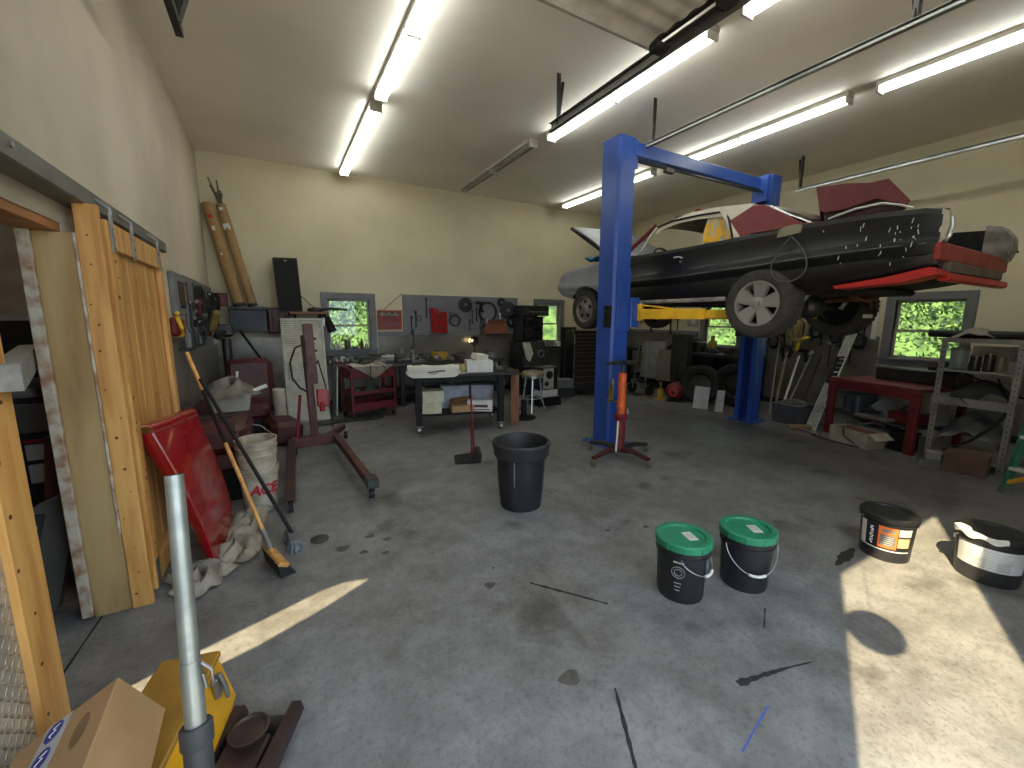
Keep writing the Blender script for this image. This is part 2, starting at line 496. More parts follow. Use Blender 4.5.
# wainscot of tread plate and the grey rail above it
plx = plate_mat('tread_plate_side', (150, 145, 136), 'x', .32); ply = plate_mat('tread_plate_back', (150, 145, 136), 'y', .3); pln = plate_mat('tread_plate_bright', (196, 188, 174), 'x', .3, .45)
b = MB()
for x0, x1 in ((-0.86, 0.72), (1.70, 5.18), (6.12, 8.36)): b.bb(x0, x1, YB - 0.012, YB, 0.1, 1.26)
b.bb(0.72, 1.70, YB - .012, YB, .1, .88); b.bb(5.18, 6.12, YB - .012, YB, .1, .90)
struct(b.build('trim_1', ply))
struct(MB().bb(XL, XL + .012, 3.2, YB, 0.1, 1.40).build('trim_2', plx))
b = MB()
for y0, y1 in ((YF, 1.82), (2.86, 5.08), (6.12, YB)): b.bb(XR - .012, XR, y0, y1, 0.1, 1.26)
b.bb(XR - .012, XR, 1.82, 2.86, .1, .88); b.bb(XR - .012, XR, 5.08, 6.12, .1, .88)
struct(b.build('trim_3', plx))
b = MB()
for x0, x1 in ((1.70, 5.18), (6.12, 8.34)): b.bb(x0, x1, YB - .03, YB, 1.26, 1.34, .003)
struct(b.build('trim_4', greytrim))
b = MB()
for y0, y1 in ((2.86, 5.08), (6.12, 8.15)): b.bb(XR - .03, XR, y0, y1, 1.26, 1.34, .003)
struct(b.build('trim_5', greytrim))
# grey boarding of the right wall between the windows and its pale edge strip
struct(MB().bb(XR - .02, XR, 2.95, 5.06, 1.34, 2.05, .003).build('trim_6', greyp))
struct(MB().bb(XR - .035, XR, 2.90, 2.97, 1.30, 2.30, .003).build('trim_7', whitep))
b = MB(); b.bb(-.86, 8.36, YB - .014, YB, 0, .1); struct(b.build('baseboard_back', dkgrey))
b = MB(); b.bb(XR - .014, XR, YF, YB, 0, .1); struct(b.build('baseboard_right', dkgrey))

# doorway in the left wall: jamb boards, head, stud on the face
struct(MB().bb(-0.955, -0.80, 2.845, 2.889, 0, 2.0, .003).build('trim_8', treated))
struct(MB().bb(-1.0, -0.955, 2.825, 2.889, 0.02, 2.0, .003).build('trim_9', whitewood))
struct(MB().bb(-1.0, -0.864, 1.69, 2.889, 2.002, 2.044, .003).build('trim_10', M('header_wood', (168, 112, 66), .6, 0, .12, 4)))
b = MB(); b.bb(-0.80, -0.71, 2.835, 2.875, 0, 2.14, .004)
st = struct(b.build('trim_11', pine))
kb = MB()
for i in range(14): 
    z = .1 + i * .145 + RND.uniform(-.04, .04); x = RND.uniform(-.785, -.725)
    kb.cyl((x, 2.836, z), (x, 2.834, z), RND.uniform(.003, .008), 9)
struct(kb.build('trim_12', knotm))
struct(MB().bb(-0.812, -0.80, 2.836, 2.85, .45, 2.0, .002).build('trim_13', whitewood))

# side room behind the doorway
SX, SD = -2.6, Vector((0.9119, 0.4104, -0.955))     # far wall x, sun travel direction (horizontal part has length 1)
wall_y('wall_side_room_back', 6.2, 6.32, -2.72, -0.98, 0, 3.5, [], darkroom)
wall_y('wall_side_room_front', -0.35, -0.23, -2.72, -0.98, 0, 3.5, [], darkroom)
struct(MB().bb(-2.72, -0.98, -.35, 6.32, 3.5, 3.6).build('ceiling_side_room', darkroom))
# added slot in its outer wall, shaped to throw one blade of sun inside
def back(p, x):
    k = (x - p[0]) / SD.x
    return (p[1] + SD.y * k, SD.z * k)
sl = [(-0.70, 2.19), (-0.52, 2.26), (0.117, 2.491), (0.26, 2.516), (0.40, 2.475), (0.10, 2.315), (-0.17, 2.20), (-0.40, 2.13), (-0.70, 2.07)]
hole = [back(p, SX) for p in sl]
y0, y1 = min(h[0] for h in hole), max(h[0] for h in hole); z0, z1 = min(h[1] for h in hole), max(h[1] for h in hole)
def slot_wall(name, x0, x1, ya, yb, za, zb, poly, mat):
    """wall with a polygonal slot: face bridged from the outer rectangle to the slot"""
    import bmesh
    bm = bmesh.new()
    o = [bm.verts.new((x0, y, z)) for y, z in ((ya, za), (yb, za), (yb, zb), (ya, zb))]
    i = [bm.verts.new((x0, y, z)) for y, z in poly]
    es = [bm.edges.new((o[k], o[(k + 1) % 4])) for k in range(4)] + [bm.edges.new((i[k], i[(k + 1) % len(i)])) for k in range(len(i))]
    g = bmesh.ops.triangle_fill(bm, edges=es, use_beauty=True)
    faces = [f for f in bm.faces]
    e = bmesh.ops.extrude_face_region(bm, geom=faces)
    for v in e['geom']:
        if isinstance(v, bmesh.types.BMVert): v.co.x = x1
    bmesh.ops.recalc_face_normals(bm, faces=bm.faces[:])
    me = bpy.data.meshes.new(name); bm.to_mesh(me); bm.free(); me.materials.append(mat)
    ob = bpy.data.objects.new(name, me); COL.objects.link(ob); return struct(ob)
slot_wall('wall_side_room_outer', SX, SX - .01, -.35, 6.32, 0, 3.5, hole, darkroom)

# ================================================================= SLIDING DOORS AND RAIL
t = thing('door_rail', 'long grey steel rail that the wooden sliding doors hang from', 'rail', (-0.78, 3.0, 2.13))
b = MB(); b.bb(-0.858, -0.75, 0.3, 4.62, 2.135, 2.225, .008)
b.build('channel', railm, t)
b = MB()
for y in (1.0, 2.2, 3.4, 4.4): b.cyl((-.75, y, 2.19), (-.742, y, 2.19), .012, 8)
b.build('bolt', steel, t)

t = thing('sliding_door', 'knotty pine plank sliding door hung behind the red fender', 'door', (-0.73, 3.6, 0.03))
b = MB()
for k in range(6):
    y0 = 2.93 + k * .197
    b.bb(-0.765, -0.735, y0, y0 + .193, 0.03, 2.09, .004)
b.build('planks', pine2, t)
b = MB(); b.bb(-0.735, -0.705, 2.93, 3.03, 0.03, 2.09, .004); b.bb(-0.735, -0.705, 4.02, 4.12, .03, 2.09, .004); b.bb(-.735, -.705, 3.03, 4.02, 1.95, 2.09, .004); b.bb(-.735, -.705, 3.03, 4.02, .03, .17, .004)
b.build('batten', pine, t)
kb = MB()
for i in range(26):
    q = (-.735 if i % 2 else -.705, RND.uniform(3.04, 4.0) if i % 2 else RND.uniform(2.94, 3.02), RND.uniform(.2, 1.9)); kb.cyl(q, (q[0] + .0015, q[1], q[2]), RND.uniform(.004, .011), 9)
kb.build('knots', knotm, t)
for y in (2.99, 3.36, 4.0):
    b = MB(); b.bb(-.704, -.698, y - .025, y + .025, 1.93, 2.13, .002)
    for z in (1.96, 2.0, 2.05): b.cyl((-.698, y, z), (-.692, y, z), .008, 8)
    b.tube([(-.701, y, 2.12), (-.701, y, 2.15), (-.75, y, 2.19)], .010, 6)
    b.build('hanger', galv, t)
b = MB(); b.bb(-.704, -.698, 2.95, 3.0, .03, .2, .002); b.build('corner_plate', steel, t)

t = thing('sliding_door', 'open sliding door faced with bright tread plate and edged in orange pine', 'door', (-0.70, 1.2, 0.03))
b = MB(); b.bb(-0.745, -0.708, 0.35, 1.62, 0.03, 2.1); b.build('panel', pln, t)
b = MB(); b.bb(-0.75, -0.69, 1.62, 1.775, .03, 2.1, .004); b.build('edge_board', pine, t)
kb = MB()
for i in range(12): q = (-.69, RND.uniform(1.64, 1.755), .08 + i * .16); kb.cyl(q, (q[0] + .0015, q[1], q[2]), RND.uniform(.005, .012), 9)
kb.build('knots', knotm, t)

# added lamp, out of view, to brighten the side room
t = bpy.data.objects.new('trim_fill_lamp', None); COL.objects.link(t); t.location = (-1.9, 4.2, 3.5); struct(t)
b = MB(); b.bb(-1.95, -1.85, 3.8, 4.6, 3.46, 3.5, .004); b.build('housing', fixw, t)
b = MB(); b.cyl((-1.9, 3.82, 3.44), (-1.9, 4.58, 3.44), .02, 12); b.build('tube', emit('side_room_fill', (1, .93, .82, 1), 90.0), t)

# ---- things in the side room
tag(MB().add([(-.62, 1.66, 1.395), (-.68, 1.66, 1.395), (-1.52, 4.1, 1.28), (-1.43, 4.1, 1.28), (-.62, 1.66, 1.47), (-.68, 1.66, 1.47), (-1.52, 4.1, 1.41), (-1.43, 4.1, 1.41)],
    [(0, 1, 2, 3), (4, 5, 6, 7), (0, 1, 5, 4), (2, 3, 7, 6), (1, 2, 6, 5), (0, 3, 7, 4)]).build('dusty_board', M('dust_covered_board', (128, 124, 118), .9, 0, .15, 22, bump=.4)), 'dusty grey board lying across the doorway beside the tread-plate door', 'board')
t = thing('generator', 'blue-black machine with white data labels standing inside the side room', 'generator', (-1.55, 4.0, 0))
b = MB(); b.bb(-1.95, -1.12, 3.7, 4.5, 0.15, 1.15, .05); b.build('housing', M('navy_machine', (34, 40, 52), .5), t)
b = MB(); b.bb(-1.75, -1.25, 3.685, 3.70, .88, 1.06, .003); b.build('grey_plate', midgrey, t)
b = MB(); b.bb(-1.42, -1.16, 3.68, 3.70, .70, .80, .002); b.bb(-1.42, -1.2, 3.68, 3.70, .55, .67, .002); b.build('data_label', paper, t)
b = MB(); b.bb(-1.42, -1.17, 3.676, 3.68, .815, .835, .002); b.build('red_stripe', inkr, t)
b = MB(); b.bb(-1.9, -1.2, 3.75, 4.4, 0, .15); b.build('base', blackm, t)
t = thing('air_compressor', 'black machine with a hose arching over it behind the dusty board', 'compressor', (-1.5, 4.9, 0))
b = MB(); b.bb(-2.5, -1.02, 4.7, 5.6, .9, 1.62, .05); b.build('body', black, t)
b = MB(); b.tube([(-1.45, 4.6, 1.15), (-1.47, 4.58, 1.4), (-1.42, 4.55, 1.6), (-1.3, 4.52, 1.68), (-1.15, 4.5, 1.66), (-1.05, 4.5, 1.55)], .03, 10); b.build('hose', blackr, t)
b = MB(); b.bb(-1.3, -1.02, 4.5, 4.7, 1.36, 1.46, .02); b.build('white_part', whitep, t)
b = MB(); b.ball((-1.2, 4.5, 1.28), .12, (1.1, .8, .8)); b.cyl((-1.45, 4.5, 1.3), (-1.45, 4.5, 1.42), .05, 12); b.build('motor', dsteel, t)
b = MB(); b.bb(-2.4, -1.05, 4.75, 5.5, 0, .9); b.build('stand', blackm, t)
b = MB(); b.box((-1.22, 3.35, .45), (.05, .12, .95), .004, rotm(0, .12, 0)); tag(b.build('rusty_board', M('red_brown_board', (112, 60, 44), .7)), 'rust-red board leaning inside the doorway', 'board')
t = thing('car_trim_panel', 'dark grey car panel with chrome bolts leaning just inside the doorway', 'panel', (-1.2, 3.0, 0))
b = MB(); b.prism([(-1.32, .02), (-1.14, .02), (-1.02, .50), (-1.06, .66), (-1.16, .62)], 'y', 2.98, 3.04); b.build('panel', M('grey_panel', (88, 86, 80), .5), t)
b = MB(); b.prism([(-1.36, .02), (-1.26, .02), (-1.12, .58), (-1.18, .58)], 'y', 2.95, 2.98); b.build('bracket', dkgrey, t)
b = MB()
for x, z in ((-1.155, .52), (-1.19, .38), (-1.22, .24), (-1.27, .12)): b.cyl((x, 2.95, z), (x, 2.935, z), .012, 8)
b.build('bolt', chrome, t)
tag(MB().bb(-1.46, -1.10, 3.45, 3.68, .0, .40, .02).build('storage_bin', M('blue_grey_bin', (120, 126, 136), .5)), 'pale blue-grey bin on the floor of the side room', 'bin')

# ================================================================= CEILING LIGHTS
def ceiling_light(x, y0, y1, label, lit=True, group='fluorescent strip lights on the ceiling', z=4.02):
    """eight-foot strip light: housing on the ceiling, two lines of two four-foot tubes"""
    t = thing('ceiling_light', label, 'ceiling light', (x, (y0 + y1) / 2, ZC), group)
    b = MB(); b.bb(x - .07, x + .07, y0, y1, 4.05, ZC, .006)
    ym = (y0 + y1) / 2
    for y in (y0 + .02, ym, y1 - .02): b.bb(x - .07, x + .07, y - .012, y + .012, 3.985, 4.06, .004)
    b.build('housing', fixw, t)
    for dx in (-.046, .046):
        for a, c in ((y0 + .045, ym - .02), (ym + .02, y1 - .045)):
            b = MB(); b.cyl((x + dx, a, z), (x + dx, c, z), .0165, 12); b.build('tube', tubewhite if lit else tubeoff, t)
ceiling_light(1.215, 5.36, 7.96, 'lit twin-tube strip light touching the back wall, in the row over the engine hoist')
ceiling_light(1.215, 2.62, 5.14, 'second lit strip light from the back wall in the row over the engine hoist')
ceiling_light(1.215, -.15, 2.40, 'lit strip light nearest the big door in the row over the engine hoist')
ceiling_light(3.47, 2.60, 5.06, 'lit strip light hanging above the grey door track beside the blue lift post')
ceiling_light(3.47, -.15, 2.34, 'lit strip light nearest the big door, above the grey door track')
ceiling_light(3.36, 5.30, 7.80, 'unlit strip light with dark tubes between two lit rows', lit=False)
ceiling_light(5.72, 5.26, 7.76, 'lit strip light over the nose of the raised car by the back wall')
ceiling_light(5.76, 2.52, 5.04, 'lit strip light above the middle of the raised car')
ceiling_light(5.80, -.2, 2.30, 'lit strip light above the tail of the raised car nearest the big door')

# ================================================================= OVERHEAD DOOR TRACKS
def door_track(x, yend, z, label, w, hang_ys, mat):
    t = thing('door_track', label, 'door track', (x, yend, z))
    b = MB(); b.bb(x - .005, x + .005, -.35, yend, z, z + w, .002); b.bb(x - .04, x, -.35, yend, z + w - .006, z + w, .002); b.bb(x - .04, x, -.35, yend, z, z + .006, .002); b.bb(x - .042, x - .036, -.35, yend, z, z + .02, .001)
    b.build('channel', mat, t)
    for y in hang_ys:
        b = MB(); b.box((x, y, (z + ZC) / 2 + .02), (.05, .004, ZC - z - .03), .001); b.box((x + .016, y + .016, (z + ZC) / 2 + .02), (.004, .05, ZC - z - .03), .001)
        for k in range(9): b.box((x, y - .003, z + .05 + k * .05), (.012, .002, .018))
        b.build('hanger', dsteel, t)
        b = MB(); b.tube([(x, y, z + .02), (x + .14, y + .12, ZC)], .02, 4); b.build('brace', dsteel, t)
door_track(2.74, 3.98, 3.57, 'dark grey overhead door track running under the middle row of lights', .09, (3.86, 2.0), railm)
door_track(3.98, 3.78, 3.59, 'slim grey door track ending beside the top of the blue lift post', .045, (3.70, 1.4), steel)
door_track(7.30, 3.80, 3.58, 'pale steel door track along the wall above the car tail', .05, (3.74, 1.2), steel)
door_track(-0.42, 4.06, 3.58, 'short grey door track end high beside the plaster wall', .07, (3.9,), dsteel)
# the raised overhead door lying below the ceiling
t = thing('overhead_door', 'ribbed white overhead door rolled up under the ceiling', 'garage door', (1.15, 1.2, 3.62))
b = MB()
n = 26
for k in range(4):
    ya = 2.50 - k * .72
    yy = []
    for i in range(9):
        y = ya - i * .085
    def f(u, v, ya=ya):
        y = ya - v * .70
        z = 3.64 + (.012 if int(v * 10) % 2 else 0.0)
        return (-.32 + u * 2.95, y, z)
    b.grid(f, 1, 20, (0, 0, .03))
b.build('panel', M('white_door_skin', (206, 198, 186), .5), t)
b = MB(); b.bb(-.34, 2.64, 2.49, 2.52, 3.60, 3.69, .004); b.build('bottom_rail', M('white_door_rail', (168, 160, 150), .5), t)
b = MB(); b.bb(2.60, 2.64, -.2, 2.5, 3.63, 3.70, .004); b.build('edge_stile', dsteel, t)
for y in (2.44, 1.9, 1.2):
    b = MB(); b.bb(2.58, 2.70, y - .03, y + .05, 3.57, 3.62, .004); b.cyl((2.62, y, 3.60), (2.735, y, 3.60), .02, 10); b.ball((2.71, y, 3.60), .03); b.build('roller_bracket', dsteel, t)

# ================================================================= TWO-POST LIFT
lift = thing('car_lift', 'blue two-post car lift holding the black car off the floor', 'car lift', (5.09, 3.85, 0))
def post(x, y0, y1, sgn, ztop, name='post'):
    """C-section column, open towards the car"""
    b = MB(); w = .25; th = .012
    xo = x; xi = x + sgn * w
    poly = [(xo, y0 + .03), (xo + sgn * .03, y0), (xi, y0), (xi, y0 + .07), (xi - sgn * th, y0 + .07), (xi - sgn * th, y0 + th), (xo + sgn * .035, y0 + th), (xo + sgn * th, y0 + .035),
            (xo + sgn * th, y1 - .035), (xo + sgn * .035, y1 - th), (xi - sgn * th, y1 - th), (xi - sgn * th, y1 - .07), (xi, y1 - .07), (xi, y1), (xo + sgn * .03, y1), (xo, y1 - .03)]
    b.prism(poly, 'z', .012, ztop)
    b.bb(min(xo, xi) - .0, max(xo, xi), y0, y1, ztop, ztop + .012, .003)
    o = b.build(name, bluep, lift)
    c = MB(); c.bb(min(xo, xi) - .10, max(xo, xi) + .08, y0 - .07, y1 + .07, 0, .014, .003)
    for px in (min(xo, xi) - .06, max(xo, xi) + .04):
        for py in (y0 - .03, y1 + .03): c.cyl((px, py, .014), (px, py, .04), .014, 6)
    c.build('base_plate', bluep, lift)
    return o
post(3.55, 3.79, 4.10, 1, 3.66); post(6.63, 3.65, 3.92, -1, 3.66)
b = MB(); b.bb(3.80, 6.38, 3.78, 3.92, 3.48, 3.63, .006); b.build('overhead_beam', bluep, lift)
b = MB(); b.bb(6.30, 6.40, 3.68, 3.9, 3.30, 3.66, .006); b.build('beam_bracket', bluep, lift)
b = MB(); b.bb(3.78, 3.86, 3.80, 4.05, 3.35, 3.66, .006); b.build('beam_bracket', bluep, lift)
b = MB(); b.cyl((3.80, 3.84, 3.44), (6.37, 3.74, 3.43), .014, 8); b.bb(4.35, 4.5, 3.80, 3.86, 3.40, 3.46, .004); b.build('shutoff_bar', dsteel, lift)
b = MB(); b.tube([(6.45, 3.64, 3.4), (6.45, 3.64, .3)], .007, 6); b.build('cable', steel, lift)
b = MB(); b.bb(3.545, 3.50, 3.80, 3.90, 1.50, 1.76, .008); b.build('control_box', blackm, lift)
b = MB(); b.cyl((3.50, 3.85, 1.70), (3.49, 3.85, 1.70), .012, 8); b.build('button', dkgrey, lift)
b = MB(); b.tube([(3.50, 3.78, .62), (3.40, 3.62, .62), (3.62, 3.62, .62)], .012, 6); b.cyl((3.47, 3.70, .62), (3.47, 3.70, .80), .016, 8); b.cyl((3.53, 3.72, .62), (3.53, 3.72, .88), .016, 8); b.cyl((3.60, 3.65, .60), (3.60, 3.65, .68), .025, 8); b.build('air_valve', brass, lift)
def carriage(x, y, sgn):
    b = MB(); b.bb(x, x + sgn * .14, y - .12, y + .12, 1.50, 1.86, .008); b.bb(x - sgn * .2, x, y - .09, y + .09, 1.45, 2.2, .004); b.build('carriage', bluep, lift)
    for dy in (-.10, .10):
        b = MB(); b.cyl((x + sgn * .17, y + dy, 1.58), (x + sgn * .17, y + dy, 1.80), .035, 14); b.build('arm_pin', steel, lift)
def arm(p0, p1, zlo):
    p0 = Vector(p0); p1 = Vector(p1); d = p1 - p0; L = d.length; an = math.atan2(d.y, d.x)
    X = frame(p0, an)
    b = MB(X); b.bb(-.05, L * .62, -.055, .055, zlo, zlo + .12, .006); b.bb(-.05, .0, -.055, .055, zlo - .02, zlo + .18, .004); b.tube([(.0, 0, zlo + .17), (L * .32, 0, zlo + .12)], .01, 6)
    o = b.build('arm', yellow, lift)
    c = MB(X); c.bb(L * .62, L, -.042, .042, zlo + .012, zlo + .105, .005); c.build('arm_extension', yellow, o)
    c = MB(X); c.lathe([(.06, zlo + .105), (.06, zlo + .13), (.035, zlo + .13), (.035, zlo + .17), (.065, zlo + .17), (.065, zlo + .19)], (L - .07, 0, 0)); c.build('lift_pad', blackr, o)
carriage(3.80, 3.86, 1); carriage(6.38, 3.78, -1)
arm((3.97, 3.72, 0), (4.42, 2.62, 0), 1.60); arm((3.97, 3.98, 0), (4.55, 4.95, 0), 1.60)
arm((6.21, 3.64, 0), (5.72, 2.62, 0), 1.60); arm((6.21, 3.92, 0), (5.62, 4.95, 0), 1.60)

# ================================================================= CAR ON THE LIFT
import bmesh
CX = 5.08
car = thing('car', 'old black two-door hardtop with maroon and primer patches raised on the blue lift', 'car', (CX, 3.5, 1.45))
carblack = M('worn_black_paint', (13, 13, 16), 0.36, 0, 0.1, 3, spec=.4, coat=0.1)
primer = M('grey_primer', (138, 140, 145), 0.5, 0, 0.1, 3)
inner = M('dark_car_inside', (16, 15, 15), 0.8)
carred = M('maroon_car_paint', (104, 12, 18), 0.6, 0, 0.1, 4)
carred2 = M('faded_maroon', (98, 36, 38), 0.6, 0, 0.12, 6, col2=(84, 28, 30))
bright = M('bright_red_panel', (178, 34, 28), 0.45, 0, 0.12, 8)
roofc = M('pale_primer_roof', (196, 186, 168), 0.6, 0, 0.06, 5)
ptape = M('mottled_primer', (150, 146, 144), 0.55, 0, 0.12, 9, col2=(96, 92, 92))
#         y     w     zb    zcr   zbelt
ST = [(1.19, .860, 1.99, 2.140, 2.400), (1.30, .890, 1.97, 2.140, 2.425), (1.60, .912, 1.92, 2.135, 2.445), (2.05, .925, 1.87, 2.120, 2.452), (2.60, .93, 1.81, 2.095, 2.440),
      (3.35, .93, 1.80, 2.072, 2.428), (4.00, .93, 1.81, 2.070, 2.428), (4.62, .93, 1.82, 2.070, 2.440), (5.15, .92, 1.85, 2.075, 2.415), (5.55, .90, 1.92, 2.09, 2.385), (5.78, .875, 1.97, 2.10, 2.345), (5.90, .84, 2.03, 2.12, 2.30), (5.945, .80, 2.08, 2.15, 2.25)]
def half(w, zb, zc, zt):
    return [(w - .16, zb), (w - .05, zb + .02), (w - .025, zb + .10), (w - .035, zc - .06), (w - .005, zc - .015), (w, zc + .02), (w - .012, zc + .05), (w - .035, zc + .10), (w - .03, zt - .12), (w - .03, zt - .045), (w - .06, zt - .005), (w - .16, zt + .015)]
bm = bmesh.new(); rings = []
def lerp_st(y):
    for a, c in zip(ST, ST[1:]):
        if a[0] <= y <= c[0]:
            k = (y - a[0]) / (c[0] - a[0]); return [a[i] + (c[i] - a[i]) * k for i in range(5)]
ys = sorted({s[0] for s in ST} | {1.19 + i * .19 for i in range(25)})
for y in ys:
    s = lerp_st(y) or ST[-1]
    h = half(*s[1:])
    pts = [(CX - d, y, z) for d, z in h] + [(CX, y, s[4] + .03)] + [(CX + d, y, z) for d, z in reversed(h)]
    rings.append([bm.verts.new(p) for p in pts])
n = len(rings[0])
for a, c in zip(rings, rings[1:]):
    for k in range(n):
        bm.faces.new((a[k], a[(k + 1) % n], c[(k + 1) % n], c[k]))
bm.faces.new(rings[0]); bm.faces.new(rings[-1])
bmesh.ops.recalc_face_normals(bm, faces=bm.faces[:])
me = bpy.data.meshes.new('body_shell'); bm.to_mesh(me); bm.free()
body = bpy.data.objects.new('body_shell', me); COL.objects.link(body)
def cutter(b):
    o = b.build('cutter', inner); return o
def cut(body, cb):
    md = body.modifiers.new('b', 'BOOLEAN'); md.operation = 'DIFFERENCE'; md.solver = 'EXACT'; md.object = cb
    dg = bpy.context.evaluated_depsgraph_get(); dg.update()
    nm = bpy.data.meshes.new_from_object(body.evaluated_get(dg))
    body.modifiers.clear(); body.data = nm
    bpy.data.objects.remove(cb, do_unlink=True)
def oval(yc, zc, ry, rz, x0, x1):
    b = MB(); b.prism([(yc + ry * math.cos(2 * PI * k / 36), zc + rz * math.sin(2 * PI * k / 36)) for k in range(36)], 'x', x0, x1); return b
for yc, zc, ry, rz in ((5.10, 1.75, .40, .345), (2.40, 1.70, .41, .335)):
    cut(body, cutter(oval(yc, zc, ry, rz, 4.0, 4.46))); cut(body, cutter(oval(yc, zc, ry, rz, 5.70, 6.3)))
for bx in ((4.265, 5.895, 2.74, 4.40, 1.92, 3.0), (4.30, 5.86, 1.26, 2.10, 2.03, 3.0), (4.40, 5.78, 4.72, 5.78, 1.95, 3.0), (4.36, 5.72, 1.0, 1.30, 2.16, 3.0), (4.36, 5.72, 4.3, 4.6, 2.50, 3.0)):
    cut(body, cutter(MB().bb(*bx)))
me = body.data; me.name = 'body_shell'
me.materials.clear()
for m in (carblack, primer, inner, ptape): me.materials.append(m)
for p in me.polygons:
    c = p.center; d = abs(c.x - CX)
    s = lerp_st(min(max(c.y, 1.19), 5.945)) or ST[-1]
    p.use_smooth = True
    outside = d > s[1] - .12 or c.z > s[4] - .06 or c.y < 1.22 or c.y > 5.86
    nx = p.normal
    if d < s[1] - .05 and abs(nx.z) < .5 and 1.24 < c.y < 5.86: outside = False
    if c.z < s[2] + .015 and nx.z < -.6: outside = False
    if c.x > CX + .60 and c.y < 1.32 and c.z > 2.0: p.material_index = 3
    elif not outside: p.material_index = 2
    elif c.y > 4.64: p.material_index = 1
    elif c.x > CX + .5 and c.y < 1.45: p.material_index = 3
    else: p.material_index = 0
me.set_sharp_from_angle(angle=math.radians(32))
off = parent_loc(car)
me.transform(Matrix.Translation(-off)); body.parent = car

# greenhouse
def roofz(y):   # height of the roof line along the car
    pts = [(2.55, 2.765), (2.75, 2.835), (3.0, 2.895), (3.3, 2.93), (3.6, 2.94), (3.85, 2.90), (3.97, 2.845)]
    for a, c in zip(pts, pts[1:]):
        if a[0] <= y <= c[0]: return a[1] + (c[1] - a[1]) * (y - a[0]) / (c[0] - a[0])
    return pts[-1][1]
def rf(u, v):
    y = 2.55 + 1.42 * v; x = -.70 + 1.40 * u
    drop = .135 * (abs(x) / .70) ** 4
    return (CX + x, y, roofz(y) - drop)
b = MB(); b.grid(rf, 16, 14, (0, 0, -.045)); b.build('roof', roofc, car)
for sg in (-1, 1):
    def q(d0, y0, z0): return (CX + sg * d0, y0, z0)
    b = MB(); th = -sg * .03
    outer = [q(.70, 2.57, 2.745), q(.72, 2.68, 2.755), q(.775, 2.90, 2.645), q(.85, 2.76, 2.45), q(.855, 2.10, 2.455)]
    inn = [(p[0] + th, p[1], p[2]) for p in outer]
    b.add(outer + inn, [(0, 1, 2, 3, 4), (9, 8, 7, 6, 5), (0, 1, 6, 5), (1, 2, 7, 6), (2, 3, 8, 7), (3, 4, 9, 8), (4, 0, 5, 9)]); b.build('quarter_pillar', carred, car)
    b = MB()
    outer = [q(.70, 2.66, 2.78), q(.69, 3.08, 2.835), q(.72, 3.04, 2.765), q(.775, 2.93, 2.65), q(.855, 2.79, 2.44), q(.855, 2.70, 2.44), q(.78, 2.88, 2.64), q(.725, 2.68, 2.75)]
    inn = [(p[0] + th * .8, p[1], p[2]) for p in outer]
    b.add(outer + inn, [(0, 1, 2, 3, 6, 7), (3, 4, 5, 6), (15, 14, 11, 10, 9, 8), (14, 13, 12, 11)] + [(k, (k + 1) % 8, 8 + (k + 1) % 8, 8 + k) for k in range(8)]); b.build('sail_panel', roofc, car)
    b = MB(); b.tube([q(.685, 3.95, 2.80), q(.80, 4.25, 2.55), q(.84, 4.36, 2.43)], [.028, .03, .035], 8); b.build('windshield_pillar', carred, car)
    b = MB(); b.tube([q(.70, 2.98, 2.765), q(.705, 3.3, 2.792), q(.705, 3.7, 2.80), q(.69, 3.94, 2.765)], .012, 6); b.tube([q(.70, 2.98, 2.765), q(.77, 2.89, 2.65), q(.85, 2.78, 2.44)], .014, 6); b.build('drip_rail', blackm, car)
    b = MB(); b.tube([q(.80, 4.14, 2.43), q(.735, 3.98, 2.70), q(.70, 3.93, 2.77)], .009, 6); b.build('vent_window_frame', chrome, car)
    b = MB(); b.tube([q(.625, 2.55, 2.735), q(.66, 2.35, 2.61), q(.72, 2.10, 2.475)], .013, 8); b.build('rear_window_trim', chrome, car)
    # board in the rear side window with old glue
    b = MB(); pb = [q(.72, 3.28, 2.43), q(.665, 3.22, 2.76), q(.665, 2.99, 2.77), q(.74, 2.80, 2.43)]
    b.add(pb + [(p[0] + th * .5, p[1], p[2]) for p in pb], [(0, 1, 2, 3), (4, 5, 6, 7), (0, 1, 5, 4), (1, 2, 6, 5), (2, 3, 7, 6), (3, 0, 4, 7)])
    o = b.build('quarter_window_board', M('whitened_board', (190, 182, 164), .7, 0, .1, 8), car)
    b = MB()
    for yy, z0, z1, w in ((3.20, 2.47, 2.68, .05), (3.14, 2.5, 2.72, .03), (3.06, 2.46, 2.62, .04), (3.03, 2.5, 2.70, .05), (2.97, 2.48, 2.6, .03), (2.92, 2.45, 2.62, .04), (3.1, 2.46, 2.52, .16)):
        za = (z0 + z1) / 2; d = .72 - (za - 2.43) * .17 + .012
        b.box((CX + sg * d, yy, za), (.006, w, z1 - z0), .002, rotm(RND.uniform(-.2, .2), -sg * .17, 0))
    b.build('glue_marks', yellow, o)
b = MB()
def rg(u, v):
    y = 2.55 - .47 * v; hw = .625 + .095 * v; x = -hw + 2 * hw * u
    return (CX + x, y - .10 * (abs(2 * u - 1) ** 2 - 1) * -1 * v * .6, 2.735 - .265 * v - .03 * (2 * u - 1) ** 2)
b.grid(rg, 10, 5, (0, 0, .005)); b.build('rear_window', glass, car)
b = MB(); b.bb(4.30, 5.86, 2.02, 2.14, 2.44, 2.475, .01); b.build('deck_panel', carred, car)
b = MB(); b.bb(4.30, 5.86, 4.30, 4.46, 2.40, 2.47, .015); b.build('cowl', carred, car)
b = MB(); b.bb(4.30, 5.86, 4.16, 4.32, 2.22, 2.42, .03); b.build('dashboard', inner, car)
